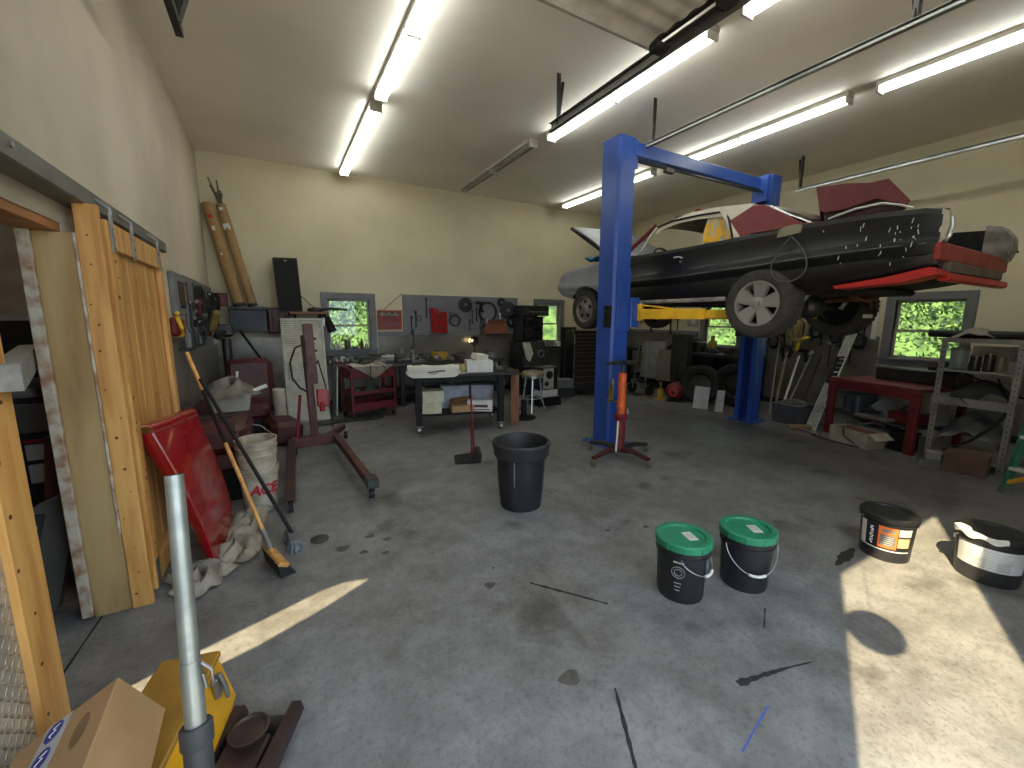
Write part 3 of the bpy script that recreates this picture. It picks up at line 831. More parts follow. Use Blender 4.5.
b = MB(frame((4.62, 3.98, 2.38), 0, -.5)); b.tube([(.19 * math.cos(2 * PI * k / 28), 0, .19 * math.sin(2 * PI * k / 28)) for k in range(28)], .013, 6, closed=True); b.tube([(-.19, 0, 0), (0, .05, 0), (.19, 0, 0)], .012, 6); b.cyl((0, .05, 0), (0, .3, 0), .02, 8); b.build('steering_wheel', black, car)
b = MB(); b.box((4.62, 3.2, 2.2), (.5, .14, .55), .05, rotm(-.2)); b.box((5.54, 3.2, 2.2), (.5, .14, .55), .05, rotm(-.2)); b.box((4.62, 3.45, 1.98), (.5, .45, .14), .04); b.box((5.54, 3.45, 1.98), (.5, .45, .14), .04); b.build('front_seat', inner, car)
# opened hood
hx0, hx1 = 4.36, 5.80
def hd(u, v):
    y = 4.70 + v * 1.02; z = 2.455 + v * .62 + .03 * math.sin(PI * v)
    return (hx0 + (hx1 - hx0) * u, y, z + .025 * (1 - (2 * u - 1) ** 2))
b = MB(); b.grid(hd, 10, 10, (0, -.012, .02)); hood = b.build('hood', M('silver_hood_paint', (112, 114, 116), .45, .2, .1, 4), car)
b = MB()
for k in range(5):
    u = .06 + .22 * k
    b.tube([Vector(hd(u, .05)) + Vector((0, .01, -.015)), Vector(hd(u, .95)) + Vector((0, .01, -.015))], .022, 6)
b.tube([Vector(hd(0, 0)) + Vector((0, 0, -.01)), Vector(hd(0, 1))+ Vector((0, 0, -.01)), Vector(hd(1, 1))+ Vector((0, 0, -.01)), Vector(hd(1, 0))+ Vector((0, 0, -.01))], .014, 6)
b.build('hood_frame', blackm, hood)
b = MB(); b.tube([(4.40, 4.68, 2.42), (4.40, 4.80, 2.50), (4.40, 4.92, 2.60)], .014, 6); b.tube([(5.76, 4.68, 2.42), (5.76, 4.80, 2.50), (5.76, 4.92, 2.60)], .014, 6); b.build('hood_hinge', blackm, car)
b = MB(); b.bb(4.75, 5.40, 4.8, 5.5, 2.05, 2.40, .05); b.cyl((5.08, 5.2, 2.40), (5.08, 5.2, 2.48), .17, 20); b.bb(4.6, 4.75, 4.9, 5.4, 2.2, 2.36, .03); b.bb(5.4, 5.55, 4.9, 5.4, 2.2, 2.36, .03); b.build('engine', dsteel, car)
b = MB()
b.grid(lambda u, v: (4.24 + .30 * u, 4.78 + .42 * v, 2.475 + .045 * math.sin(3 * u + 5 * v) ** 2), 6, 8, (0, 0, .012)); tag(b.build('fender_cloth', M('blue_shop_cloth', (40, 108, 160), .8)), 'blue cloth lying on the grey front fender under the open hood', 'cloth')
# doors, trim and chips on the visible flank and its twin
for sg in (-1, 1):
    def fx(y, z, e=.004):
        s = lerp_st(y); h = half(*s[1:]); h = sorted(h, key=lambda p: p[1])
        for a, c in zip(h, h[1:]):
            if a[1] <= z <= c[1]: return CX + sg * (a[0] + (c[0] - a[0]) * (z - a[1]) / max(1e-6, c[1] - a[1]) + e)
        return CX + sg * (s[1] + e)
    b = MB()
    for yy in (3.34, 4.60): b.tube([(fx(yy, z, -.002), yy, z) for z in (1.86, 1.95, 2.03, 2.09, 2.16, 2.25, 2.36, 2.42)], .006, 4)
    b.tube([(fx(yy, 1.85, -.002), yy, 1.85) for yy in (3.34, 3.8, 4.2, 4.6)], .005, 4); b.build('door_gap', inner, car)
    b = MB(); b.tube([(fx(3.46, 2.31, .0), 3.46, 2.31), (fx(3.44, 2.31, .035), 3.44, 2.315), (fx(3.37, 2.31, .035), 3.37, 2.315), (fx(3.35, 2.31, 0), 3.35, 2.30)], .011, 6); b.cyl((fx(3.37, 2.26, 0), 3.37, 2.265), (fx(3.37, 2.26, .012), 3.37, 2.265), .016, 10); b.build('door_handle', chrome, car)
    b = MB(); b.tube([(fx(yy, (lerp_st(yy)[3] + .02), .0), yy, lerp_st(yy)[3] + .02) for yy in (1.25, 1.6, 2.05, 2.6, 3.0, 3.33)], .007, 6); b.tube([(fx(yy, (lerp_st(yy)[3] + .02), .0), yy, lerp_st(yy)[3] + .02) for yy in (3.36, 3.7, 4.0, 4.3, 4.58)], .007, 6); b.build('crease_moulding', M('dull_black_trim', (52, 52, 55), .4), car)
    b = MB()
    for i in range(30):
        yy = 1.30 + abs(RND.gauss(0, .28)); z = RND.uniform(2.03, 2.36)
        if yy > 2.0: continue
        b.box((fx(yy, z, .001), yy, z), (.003, RND.uniform(.003, .006), RND.uniform(.006, .04)), 0, rotm(RND.uniform(-.3, .3)))
    b.build('paint_chips', whitep, car)
    b = MB(); b.bb(min(CX + sg * .80, CX + sg * .90), max(CX + sg * .80, CX + sg * .90), 2.78, 4.58, 1.795, 1.84, .01); b.build('sill', ptape if sg < 0 else inner, car)
b = MB()
pf = [(2.30, 2.36), (2.10, 2.375), (2.09, 2.44), (2.14, 2.455), (2.24, 2.45), (2.29, 2.42)]
b.prism(pf, 'x', CX - .912, CX - .897); b.build('fuel_door', M('bare_fuel_door', (128, 120, 98), .6), car)
# tail
b = MB(); b.bb(4.22, 5.94, 1.17, 1.21, 2.035, 2.165, .01); b.build('tail_panel', M('dull_red_panel', (140, 40, 36), .5), car)
b = MB(); b.bb(4.40, 5.74, 1.15, 1.20, 1.955, 2.035, .01); b.build('bumper_recess', M('brown_grey_metal', (92, 78, 70), .6), car)
b = MB(); b.prism([(1.80, 1.885), (1.45, 1.93), (1.20, 1.985), (1.16, 1.965), (1.16, 1.93), (1.35, 1.885), (1.78, 1.86)], 'x', 4.175, 4.42); b.bb(4.42, 5.95, 1.15, 1.22, 1.895, 1.955, .012); b.build('rear_valance', bright, car)
b = MB(); b.prism([(1.20, 2.40), (1.16, 2.375), (1.15, 2.28), (1.17, 2.17), (1.20, 2.14)], 'x', 4.25, 4.30); b.build('tail_light_panel', M('bare_tail_metal', (178, 172, 150), .5, .2), car)
b = MB(); b.tube([(4.30, 1.155, 2.34), (4.315, 1.15, 2.27), (4.295, 1.155, 2.20), (4.25, 1.165, 2.16)], .014, 8); b.build('tail_light_rim', chrome, car)
b = MB(); b.prism([(1.30, 2.455), (1.20, 2.43), (1.14, 2.34), (1.13, 2.24), (1.16, 2.14), (1.30, 2.08)], 'x', 5.712, 5.968); b.build('tail_light_panel', ptape, car)
b = MB(); b.box((5.97, 1.16, 2.27), (.012, .02, .13), .003, rotm(-.5)); b.build('tail_bracket', blackm, car)
# trunk lid standing loose over the trunk opening
b = MB(); pr = [(2.13, 2.80), (2.08, 2.59), (2.03, 2.56), (1.87, 2.56), (1.66, 2.60), (1.47, 2.50), (1.44, 2.53), (1.60, 2.735), (1.72, 2.735), (1.89, 2.775)]
SK = Matrix(((1, 0, 0, 0), (.42, 1, 0, -.42 * 4.42), (0, 0, 1, 0), (0, 0, 0, 1)))
b = MB(SK); b.prism(pr, 'x', 4.42, 5.50); b.build('trunk_lid', carred2, car)
b = MB(SK); b.prism([(2.05, 2.575), (1.86, 2.575), (1.66, 2.61), (1.49, 2.51), (1.50, 2.45), (2.0, 2.45)], 'x', 4.46, 5.46); b.build('trunk_lid_inner', M('shaded_maroon_inner', (62, 24, 28), .6), car)  # shade of the lid's underside put into a darker maroon
b = MB(); b.tube([(4.42, 2.0, 2.50), (4.42, 1.8, 2.545), (4.42, 1.62, 2.55), (4.42, 1.5, 2.51), (4.42, 1.42, 2.47)], .010, 6); b.build('lid_seal', whitep, car)
# underside
b = MB(); b.bb(4.5, 5.66, 1.7, 5.7, 1.84, 1.90, .02); b.build('floor_pan', inner, car)
b = MB(); b.cyl((4.35, 2.38, 1.745), (5.81, 2.38, 1.745), .05, 12); b.ball((5.08, 2.38, 1.745), .14); b.cyl((5.08, 2.5, 1.76), (5.08, 4.3, 1.82), .04, 12); b.bb(4.7, 4.78, 2.3, 3.6, 1.78, 1.82, .01); b.bb(5.38, 5.46, 2.3, 3.6, 1.78, 1.82, .01); b.build('rear_axle', dsteel, car)
for sx in (4.62, 5.52):
    b = MB(); b.tube([(sx, 2.28, 1.72), (sx + .02, 2.2, 1.86), (sx + .03, 2.1, 2.0)], .025, 8); b.build('shock_absorber', M('grey_shock', (120, 120, 118), .4), car)
b = MB(); b.tube([(5.5, 2.1, 1.80), (5.4, 1.95, 1.72), (5.2, 1.9, 1.78), (5.0, 2.0, 1.84)], .018, 6); b.tube([(5.62, 2.15, 1.9), (5.6, 2.0, 1.72), (5.5, 1.95, 1.66)], .012, 6); b.tube([(5.2, 3.5, 1.82), (5.3, 2.6, 1.80), (5.35, 1.9, 1.82)], .03, 8); b.build('exhaust_pipe', rust, car)
b = MB(); b.bb(5.46, 5.54, 1.98, 2.04, 1.62, 1.66, .005); b.bb(5.28, 5.36, 2.06, 2.12, 1.86, 1.89, .004); b.build('hanger_tag', whitep, car)
b = MB(); b.bb(4.6, 5.56, 4.95, 5.25, 1.80, 1.90, .03); b.cyl((4.4, 5.1, 1.75), (5.76, 5.1, 1.75), .035, 10); b.build('front_axle', dsteel, car)

def wheel(x, y, z, r, w, sg, kind):
    """tyre with its rim as a sub-part; sg = side that faces outwards (-1 = towards lower x)"""
    b = MB(); h = w / 2
    prof = [(r * .64, -h * .86), (r * .70, -h * .97), (r * .82, -h), (r * .93, -h * .93), (r * .985, -h * .75), (r, -h * .5), (r, h * .5), (r * .985, h * .75), (r * .93, h * .93), (r * .82, h), (r * .70, h * .97), (r * .64, h * .86), (r * .62, 0)]
    b.lathe(prof, (x, y, z), 'x', 40, close=True)
    for k in range(40):
        a = 2 * PI * k / 40
        for q in (-.6, -.2, .2, .6):
            b.box((x + q * h, y + math.cos(a + q) * r, z + math.sin(a + q) * r), (h * .3, r * .09, .005), 0, rotm(a + q - PI / 2))
    ty = b.build('tire', M('worn_tyre_rubber', (58, 53, 48), .85, 0, .15, 14), car)
    R = r * .66; o = sg
    b = MB()
    def L(p): return [(q, o * hh) for q, hh in p]
    if kind == 'alloy':
        b.lathe(L([(R, h * .86), (R * 1.0, h * .93), (R * .93, h * .93), (R * .88, h * .70), (R * .86, -h * .6)]), (x, y, z), 'x', 40, caps=False)
        for k in range(5):
            a = 2 * PI * k / 5 + PI / 2 + .12
            ca, sa = math.cos(a), math.sin(a)
            def P(rr, tt, hh): return (x + o * hh, y + rr * ca - tt * sa, z + rr * sa + tt * ca)
            i0, i1 = R * .18, R * .92
            vs = [P(i0, -.036, h * .74), P(i0, .036, h * .74), P(i1, .078, h * .86), P(i1, -.078, h * .86), P(i0, -.040, h * .45), P(i0, .040, h * .45), P(i1, .088, h * .6), P(i1, -.088, h * .6)]
            b.add(vs, [(0, 1, 2, 3), (4, 5, 6, 7), (0, 1, 5, 4), (1, 2, 6, 5), (2, 3, 7, 6), (3, 0, 4, 7)])
        b.lathe(L([(R * .30, h * .40), (R * .30, h * .74), (R * .22, h * .80), (R * .13, h * .82), (R * .12, h * .90), (0.0001, h * .92)]), (x, y, z), 'x', 24, caps=False)
        rm = b.build('wheel_rim', M('silver_alloy', (158, 152, 146), .4, .5, .06, 5), ty)
        b = MB(); b.lathe(L([(R * .86, -h * .2), (R * .4, -h * .1), (.001, -h * .1)]), (x, y, z), 'x', 24); b.build('brake_drum', blackm, ty)
    else:
        b.lathe(L([(R, h * .8), (R, h * .9), (R * .92, h * .9), (R * .84, h * .55), (R * .70, h * .62), (R * .34, h * .72), (R * .26, h * .9), (.001, h * .92)]), (x, y, z), 'x', 40, caps=False)
        rm = b.build('wheel_rim', M('dull_steel_rim', (128, 124, 118), .45, .5, .1, 6), ty)
        b = MB()
        for k in range(5):
            a = 2 * PI * k / 5 + .3; b.cyl((x + o * h * .60, y + math.cos(a) * R * .58, z + math.sin(a) * R * .58), (x + o * h * .70, y + math.cos(a) * R * .58, z + math.sin(a) * R * .58), R * .15, 12)
        b.build('rim_hole', inner, ty)
wheel(4.26, 2.42, 1.755, .335, .26, -1, 'alloy')
wheel(5.88, 2.42, 1.745, .335, .26, 1, 'alloy')
wheel(4.30, 5.14, 1.75, .305, .20, -1, 'steel')
wheel(5.86, 5.14, 1.75, .305, .20, 1, 'steel')
# things on and round the car
cl = []
for k in range(25):
    q_ = k / 24; dpt = math.sin(PI * q_); sg_ = 1 if q_ < .5 else -1
    cl.append((4.128, 2.15 + sg_ * .40 * dpt * math.sqrt(max(0, 1 - dpt)), 2.345 - .40 * dpt))
b = MB(); b.tube(cl, .007, 6)
tag(b.build('cable_loop', M('grey_cable', (70, 70, 70), .6)), 'thin grey cable hanging in a loop from the fuel door of the raised car', 'cable')
t = thing('red_clamp', 'small red tool lying on the pale roof of the raised car', 'tool', (4.62, 3.50, 2.86))
b = MB(); b.bb(4.56, 4.74, 3.46, 3.56, 2.862, 2.90, .008); b.bb(4.58, 4.63, 3.48, 3.54, 2.90, 2.93, .006); b.bb(4.67, 4.72, 3.48, 3.54, 2.90, 2.93, .006); b.build('body', redp, t)
b = MB(); b.cyl((4.56, 3.55, 2.875), (4.54, 3.78, 2.872), .012, 8); b.build('handle', black, t)

# ================================================================= FOREGROUND: BOX, YELLOW CASE, FLOOR JACK
t = thing('yellow_case', 'yellow steel case with a toggle latch standing on the floor behind the jack handle', 'case', (-.46, 1.80, 0))
Xc = frame((-.42, 1.47, 0), math.radians(-13))
b = MB(Xc); b.prism([(-.10, .0), (.075, .0), (.115, .15), (.07, .33), (-.10, .33)], 'y', -.31, .31); b.build('body', yellowbox, t)
b = MB(Xc); b.bb(-.11, .08, -.32, .32, .325, .35, .006); b.build('lid', M('worn_yellow_lid', (158, 116, 42), .5, .1, .15, 6), t)
b = MB(Xc); b.bb(.085, .105, .20, .24, .24, .32, .004); b.tube([(.105, .22, .33), (.12, .22, .28), (.125, .22, .23)], .008, 6); b.build('latch', steel, t)
b = MB(Xc); b.bb(-.06, .05, -.318, -.309, .12, .26, .002); b.build('vent', blackm, t)

t = thing('cardboard_box', 'closed cardboard box sealed with blue-printed tape in the corner beside the tread-plate door', 'box', (-.62, 1.38, .36))
A = Vector((-.462, 1.455, .585)); e1 = Vector((.03, -1, 0)).normalized(); e3 = Vector((-.86, -.03, -.50)); e3 = (e3 - e1 * e3.dot(e1)).normalized(); nz = e1.cross(e3)
if nz.z < 0: nz = -nz
Xb = Matrix(((e3.x, e1.x, nz.x, A.x), (e3.y, e1.y, nz.y, A.y), (e3.z, e1.z, nz.z, A.z), (0, 0, 0, 1)))
b = MB(Xb); b.bb(0, .25, 0, .42, -.18, 0, .003); b.build('carton', card, t)
b = MB(Xb); b.bb(.115, .175, -.001, .421, -.06, .001, .0003)
tp = b.build('tape', M('printed_tape', (178, 178, 176), .35), t)
b = MB(Xb)
for k in range(5):
    y = .035 + k * .085
    b.prism([(.148 + .020 * math.cos(2 * PI * i / 18), y + .034 * math.sin(2 * PI * i / 18)) for i in range(18)], 'z', .0012, .0016)
b.build('printed_ovals', inkb, tp)
for k in range(5):
    y = .035 + k * .085; b = MB(Xb)
    b.tube([(.138, y - .018, .0018), (.152, y - .010, .0018), (.142, y, .0018), (.156, y + .010, .0018), (.148, y + .020, .0018)], .0016, 4); b.build('printed_script', inkw, tp)

b = MB(Xb); b.prism([(.06 + .018 * math.cos(2 * PI * i / 14), .12 + .055 * math.sin(2 * PI * i / 14)) for i in range(14)], 'z', .0004, .0009); b.build('stain', M('damp_cardboard', (128, 98, 66), .8), t)

t = thing('floor_jack', 'dark red floor jack with a round saddle and a long galvanised pipe handle', 'jack', (-.2, 1.55, 0))
Xj = frame((-.20, 1.545, 0), math.radians(66))
for s in (-.105, .105):
    b = MB(Xj); b.prism([(-.50, .05), (-.45, .15), (-.10, .12), (.17, .10), (.19, .045), (-.40, .03)], 'y', s - .018, s + .018); b.build('side_frame', M('oily_maroon', (62, 44, 44), .5, .3, .15, 8), t)
b = MB(Xj); b.bb(-.40, .04, -.07, .07, .06, .11, .008); b.build('lift_arm', M('oily_maroon', (62, 44, 44)), t)
b = MB(Xj); b.lathe([(.04, .10), (.04, .125), (.060, .125), (.066, .14), (.058, .142), (.053, .132), (.001, .132)], (.03, 0, 0)); b.build('saddle', M('saddle_steel', (78, 62, 58), .5, .5, .15, 10), t)
b = MB(Xj); b.cyl((.13, -.085, .035), (.13, .085, .035), .033, 16); b.build('front_wheel', dsteel, t)
b = MB(Xj); b.cyl((-.46, -.15, .04), (-.46, .15, .04), .04, 14); b.tube([(-.43, 0, .1), (-.46, 0, .16)], .05, 10); b.build('rear_wheel', dsteel, t)
p1 = Vector((-.252, 1.30, 1.202)); pm = Vector((-.240, 1.13, .565)); d = (p1 - pm).normalized(); p0 = pm - d * .22
b = MB(); b.cyl(p0 - d * .16, p0 + d * .22, .030, 20); b.tube([p0 + d * .22, p0 + d * .225, p0 + d * .265, p0 + d * .27], [.033, .035, .035, .031], 20); b.build('handle_socket', M('grey_rubber_socket', (56, 58, 60), .55), t)
b = MB(); b.cyl(p0 + d * .1, p1, .0205, 20); b.cyl(p0 + d * .2, p0 + d * .42, .0225, 20)
hd_ = b.build('handle', galv, t)
b = MB(); b.cyl(p1 - d * .001, p1 + d * .0015, .0175, 18); b.build('bore', inner, hd_)
q0 = p0 + d * .42 - Vector((.005, 0, 0))
b = MB(); b.tube([q0 + Vector((.03, -.02, 0)), q0 + Vector((.05, -.03, -.02)), q0 + Vector((.05, -.03, -.06)), q0 + Vector((.035, -.025, -.07)), q0 + Vector((.03, -.02, -.03))], .004, 6); b.build('pin_clip', steel, hd_)

# ================================================================= RED FENDER, CLOTH, BROOMS, BUCKETS
t = thing('car_fender', 'glossy red car fender standing against the pine sliding door', 'car fender', (-.56, 3.2, 0))
PT, PL, PR, PB = Vector((-.44, 3.075, .004)), Vector((-.66, 3.03, .94)), Vector((-.53, 3.60, .915)), Vector((-.40, 3.80, .13))
def fnd(u, v):
    p = (PT * (1 - u) + PB * u) * (1 - v) + (PL * (1 - u) + PR * u) * v
    p = p + Vector((.035 * math.sin(PI * v) * (1 - .6 * u) + .012 * math.sin(PI * u), -.035 * math.sin(PI * v) * (1 - u), 0))
    p.z += -.10 * u * (1 - v) * (1 - u) * 2
    return tuple(p)
b = MB(); b.grid(fnd, 14, 18, (-.006, .002, 0)); b.build('outer_skin', redp, t)
b = MB(); b.grid(lambda u, v: tuple(Vector(fnd(0, v)) + Vector((-.05 * u - .03 * u * v, -.012 * u + .05 * u * u, 0))), 4, 14, (0, .006, 0)); b.build('front_flange', redp, t)
b = MB(); b.grid(lambda u, v: tuple(Vector(fnd(u, 1)) + Vector((-.06 * v + .03 * math.sin(PI * v), -.02 * v, .055 * math.sin(PI * .55 * v))) ), 12, 8, (0, 0, -.006)); b.build('top_flange', redp, t)
b = MB(); b.tube([fnd(u / 8, 1) for u in range(9)] , .010, 6); b.tube([fnd(0, u / 8) for u in range(9)], .009, 6); b.build('rolled_edge', redp, t)

t = thing('drop_cloth', 'crumpled dusty canvas drop cloth on the floor under the red fender', 'cloth', (-.42, 3.3, 0))
pts = [(-.66, 2.93), (-.52, 2.80), (-.38, 2.98), (-.30, 3.3), (-.20, 3.7), (-.30, 3.95), (-.46, 3.9), (-.45, 3.4), (-.58, 3.15)]
def clothf(cx, cy, rx, ry, ang, hh, sd):
    def f(u, v):
        a = 2 * PI * u; r = v * (1 + .16 * math.sin(3 * a + sd) + .10 * math.sin(7 * a + 2 * sd))
        x, y = rx * r * math.cos(a), ry * r * math.sin(a)
        z = .006 + hh * (1 - v ** 2) * (.55 + .45 * math.sin(9 * r + 4 * a + sd)) + .018 * abs(math.sin(6 * a + 8 * v + sd))
        return (cx + x * math.cos(ang) - y * math.sin(ang), cy + x * math.sin(ang) + y * math.cos(ang), max(.004, z))
    return f
b = MB()
b.grid(clothf(-.52, 2.98, .17, .20, .2, .09, 1.0), 40, 14); b.grid(clothf(-.36, 3.28, .16, .34, -.25, .07, 2.2), 44, 16); b.grid(clothf(-.30, 3.72, .17, .30, -.3, .06, 4.0), 44, 14)
b.build('fabric', cloth, t)

t = thing('push_broom', 'push broom with a bare wooden block, wood-and-black handle leaning on the pine door', 'broom', (-.11, 2.9, 0))
p1 = Vector((-.12, 2.91, .09)); p0 = Vector((-.62, 4.115, 1.321)); 
def al(k): return p1 + (p0 - p1) * k
b = MB(); b.cyl(al(0), al(.50), .013, 12); b.build('handle', pine, t)
b = MB(); b.cyl(al(.50), al(.78), .0135, 12); b.build('handle_grip', blackm, t)
b = MB(); b.cyl(al(.78), al(1.0), .0145, 12); b.build('handle_end', pine, t)
Xh = frame((-.105, 2.885, .085), math.radians(108))
b = MB(Xh); b.box((0, 0, 0), (.30, .065, .03), .006, rotm(.5)); b.build('block', pine2, t)
b = MB(Xh); b.prism([(-.025, -.02), (.035, .01), (.02, -.083), (-.07, -.083)], 'x', -.145, .145); b.build('bristles', blackr, t)
b = MB(); b.tube([al(.10), al(.02)], [.018, .022], 10); b.build('ferrule', steel, t)

t = thing('scrub_brush', 'black-handled floor brush with grey bristles leaning beside the wooden push broom', 'brush', (0.0, 3.14, 0))
q1 = Vector((.0, 3.16, .08)); q0 = Vector((-.50, 3.70, 1.16))
b = MB(); b.cyl(q1, q1 + (q0 - q1) * 1.0, .013, 12); b.build('handle', blackm, t)
Xh = frame((.0, 3.14, .05), math.radians(96))
b = MB(Xh); b.box((0, 0, .02), (.25, .07, .035), .008); b.build('block', M('grey_brush_block', (96, 98, 100), .6), t)
b = MB(Xh)
for i in range(60): 
    x, y = RND.uniform(-.12, .12), RND.uniform(-.035, .035)
    b.cyl((x, y, .02), (x * 1.08, y * 1.5, -.048), .008, 5)
o = b.build('bristles', M('grey_bristles', (120, 124, 128), .8, 0, .2, 30), t)

def pail(t, c, r0, r1, h, mat, ribs=(.86, .92), thick=.004, seg=36):
    x, y, z = c
    b = MB(); prof = [(r0 * .97, z), (r0, z + .008)]
    R = lambda k: r0 + (r1 - r0) * k
    for k in ribs: prof += [(R(k - .02), z + h * (k - .02)), (R(k) + .008, z + h * (k - .012)), (R(k) + .008, z + h * (k + .012)), (R(k + .02), z + h * (k + .02))]
    prof += [(r1, z + h - .012), (r1 + .007, z + h - .012), (r1 + .007, z + h), (r1 - thick, z + h), (r0 - thick, z + .012), (.001, z + .012)]
    b.lathe(prof, (x, y, 0), 'z', seg)
    return b.build('pail_body', mat, t)
def bail(t, c, r, z, drop, ang, mat, grip=None):
    x, y = c; ca, sa = math.cos(ang), math.sin(ang)
    pts = []
    for i in range(21):
        k = PI * i / 20; u = r * math.cos(k); dn = drop * math.sin(k); out = .012 + .05 * math.sin(k) * (1 if drop > 0 else 0)
        # handle hangs down on the side given by ang
        rr = math.sqrt(max(0, (r + .012) ** 2 - u * u)) + .004
        pts.append((x - sa * u + ca * rr, y + ca * u + sa * rr, z - dn))
    b = MB(); b.tube(pts, .0028, 6); o = b.build('bail_handle', mat, t)
    if grip:
        b = MB(); b.tube(pts[8:13], .008, 8); b.build('grip', grip, o)

t = thing('white_bucket', 'two stacked dirty white plastic buckets with red lettering beside the brooms', 'bucket', (-.21, 3.98, 0))
pail(t, (-.21, 3.98, 0), .125, .145, .36, dirtyw)
b = MB(); b.lathe([(.13, .30), (.133, .34), (.142, .46), (.148, .465), (.148, .48), (.145, .485), (.148, .52), (.155, .525), (.155, .54), (.150, .545), (.155, .59), (.158, .60), (.15, .60), (.128, .34), (.001, .33)], (-.21, 3.98, 0), 'z', 36); o = b.build('upper_bucket', M('cement_smeared_plastic', (170, 160, 140), .7, 0, .15, 9, col2=(132, 118, 96)), t)
b = MB(); b.tube([(-.355, 4.0, .58), (-.33, 4.05, .66), (-.26, 4.05, .71), (-.17, 4.05, .69), (-.09, 4.0, .62), (-.06, 3.98, .58)], .003, 6); b.build('bail_handle', steel, o)
for i, ch in enumerate('ACE'):
    a = math.radians(-74 + (i - 1) * 30); R = .138
    text(ch, .115, inkr, t, (-.21 + R * math.cos(a), 3.98 + R * math.sin(a), .185), (PI / 2 - .03, 0, a + PI / 2), .0015, 'red_letter', .25)

# ================================================================= LEFT SIDE: SEATS, LOUVRE PANEL, HOIST
t = thing('vinyl_bench', 'maroon vinyl bench seat pushed along the plaster wall', 'car seat', (-.5, 5.0, 0))
b = MB(); b.bb(-.84, -.30, 4.15, 5.65, .44, .70, .06); b.bb(-.84, -.30, 4.15, 5.65, .30, .44, .02); b.build('cushion', maroonv, t)
b = MB(); b.bb(-.80, -.33, 4.2, 5.6, .0, .30, .02); b.build('base', blackm, t)
b = MB(); b.bb(-.68, -.40, 4.45, 4.52, .6985, .7035, .002); b.bb(-.68, -.40, 4.62, 4.69, .6985, .7035, .002); b.build('slot', inner, t)
t = thing('vinyl_chair', 'maroon vinyl car seat with an upright backrest in front of the tread-plate corner', 'car seat', (-.35, 6.7, 0))
b = MB(); b.box((-.36, 6.98, .66), (.58, .16, .72), .07, rotm(-.12)); b.build('backrest', maroonv, t)
b = MB(); b.box((-.42, 6.60, .36), (.56, .62, .22), .07); b.build('cushion', maroonv, t)
b = MB(); b.bb(-.66, -.16, 6.32, 6.9, .0, .26, .01); b.build('base', blackm, t)
t = thing('seat_cushion', 'loose maroon seat cushion on the floor behind the white buckets', 'seat cushion', (.03, 5.95, 0))
b = MB(); b.box((.0, 6.0, .16), (.36, .55, .30), .06, rotm(0, .1, .2)); b.build('cushion', maroonv, t)
t = thing('parts_bin', 'grey plastic bin heaped with dusty rags on the maroon bench seat', 'bin', (-.42, 4.75, .70))
b = MB(); b.prism([(-.58, .702), (-.28, .702), (-.25, .86), (-.61, .86)], 'y', 4.72, 5.06); b.build('bin', M('grimy_bin', (132, 126, 116), .6, 0, .12, 7), t)
b = MB(); b.grid(lambda u, v: (-.43 + .225 * (v * math.cos(2 * PI * u)) * (1 + .15 * math.sin(14 * u)), 4.90 + .24 * v * math.sin(2 * PI * u), .865 + .12 * (1 - v * v) * (1 + .4 * math.sin(20 * u + 6 * v)) - .10 * max(0, v - .75)), 36, 10); b.build('rags', M('grimy_rags', (122, 114, 102), .9, 0, .2, 9, bump=.3, col2=(84, 77, 68)), t)
b = MB(); b.cyl((-.38, 4.86, .92), (-.36, 4.90, 1.07), .012, 8); b.cyl((-.24, 4.85, .87), (-.12, 4.9, .91), .02, 8); b.build('white_tube', whitep, t)
tag(MB().lathe([(.07, 0), (.075, .01), (.078, .62), (.07, .63), (.062, .62), (.06, .05), (.001, .05)], (-0.02, 6.50, 0), 'z', 24).build('pale_roll', M('cream_roll', (190, 184, 166), .6)), 'cream-white roll standing on the floor beside the louvred panel', 'roll')

t = thing('louvre_panel', 'white louvred panel leaning back behind the maroon engine hoist', 'panel', (.37, 7.1, 0))
ang = math.atan2(.32, 1.57)
Xl = frame((.375, 7.02, .005), 0, -ang)
b = MB(Xl); b.bb(-.30, .30, 0, .03, 0, .04, .004); b.bb(-.30, .30, 0, .03, 1.58, 1.62, .004); b.bb(-.30, -.265, 0, .03, .04, 1.58, .004); b.bb(.265, .30, 0, .03, .04, 1.58, .004); b.build('frame', M('white_panel_frame', (176, 174, 164), .5), t)
b = MB(Xl)
for k in range(44): 
    z = .055 + k * .035
    b.box((0, .015, z), (.53, .004, .034), 0, rotm(-.45))
b.build('louvres', M('white_louvre', (190, 186, 172), .5), t)
b = MB(Xl); b.tube([(-.235, -.006, .66), (-.235, -.006, .86), (-.225, -.02, .90), (-.20, -.006, .88), (-.19, -.006, .74), (-.2, -.006, .66), (-.22, -.006, .64)], .006, 6); b.build('bent_wire', steel, t)

t = thing('engine_hoist', 'maroon engine hoist with a folded boom standing on splayed caster legs', 'engine hoist', (.3, 5.3, 0))
hm = M('hoist_maroon', (84, 36, 34), .5, .1, .15, 5)
b = MB(); b.bb(.07, .56, 5.30, 5.42, .085, .20, .008); b.build('cross_beam', hm, t)
b = MB(); b.box((.60, 4.50, .155), (.075, 1.75, .075), .006, rotm(0, 0, .05)); b.build('leg', hm, t)
b = MB(); b.box((.04, 4.52, .155), (.075, 1.72, .075), .006, rotm(0, 0, -.04)); b.build('leg', M('shaded_maroon', (58, 32, 30), .6, .1, .15, 6), t)  # this leg's darker maroon stands in for the shadow on it
b = MB(); b.box((.58, 5.62, .15), (.07, .5, .07), .006, rotm(0, 0, -.5)); b.build('rear_arm', hm, t)
b = MB(); b.box((.31, 5.44, .78), (.085, .085, 1.24), .008, rotm(0, -.03, 0)); b.build('mast', hm, t)
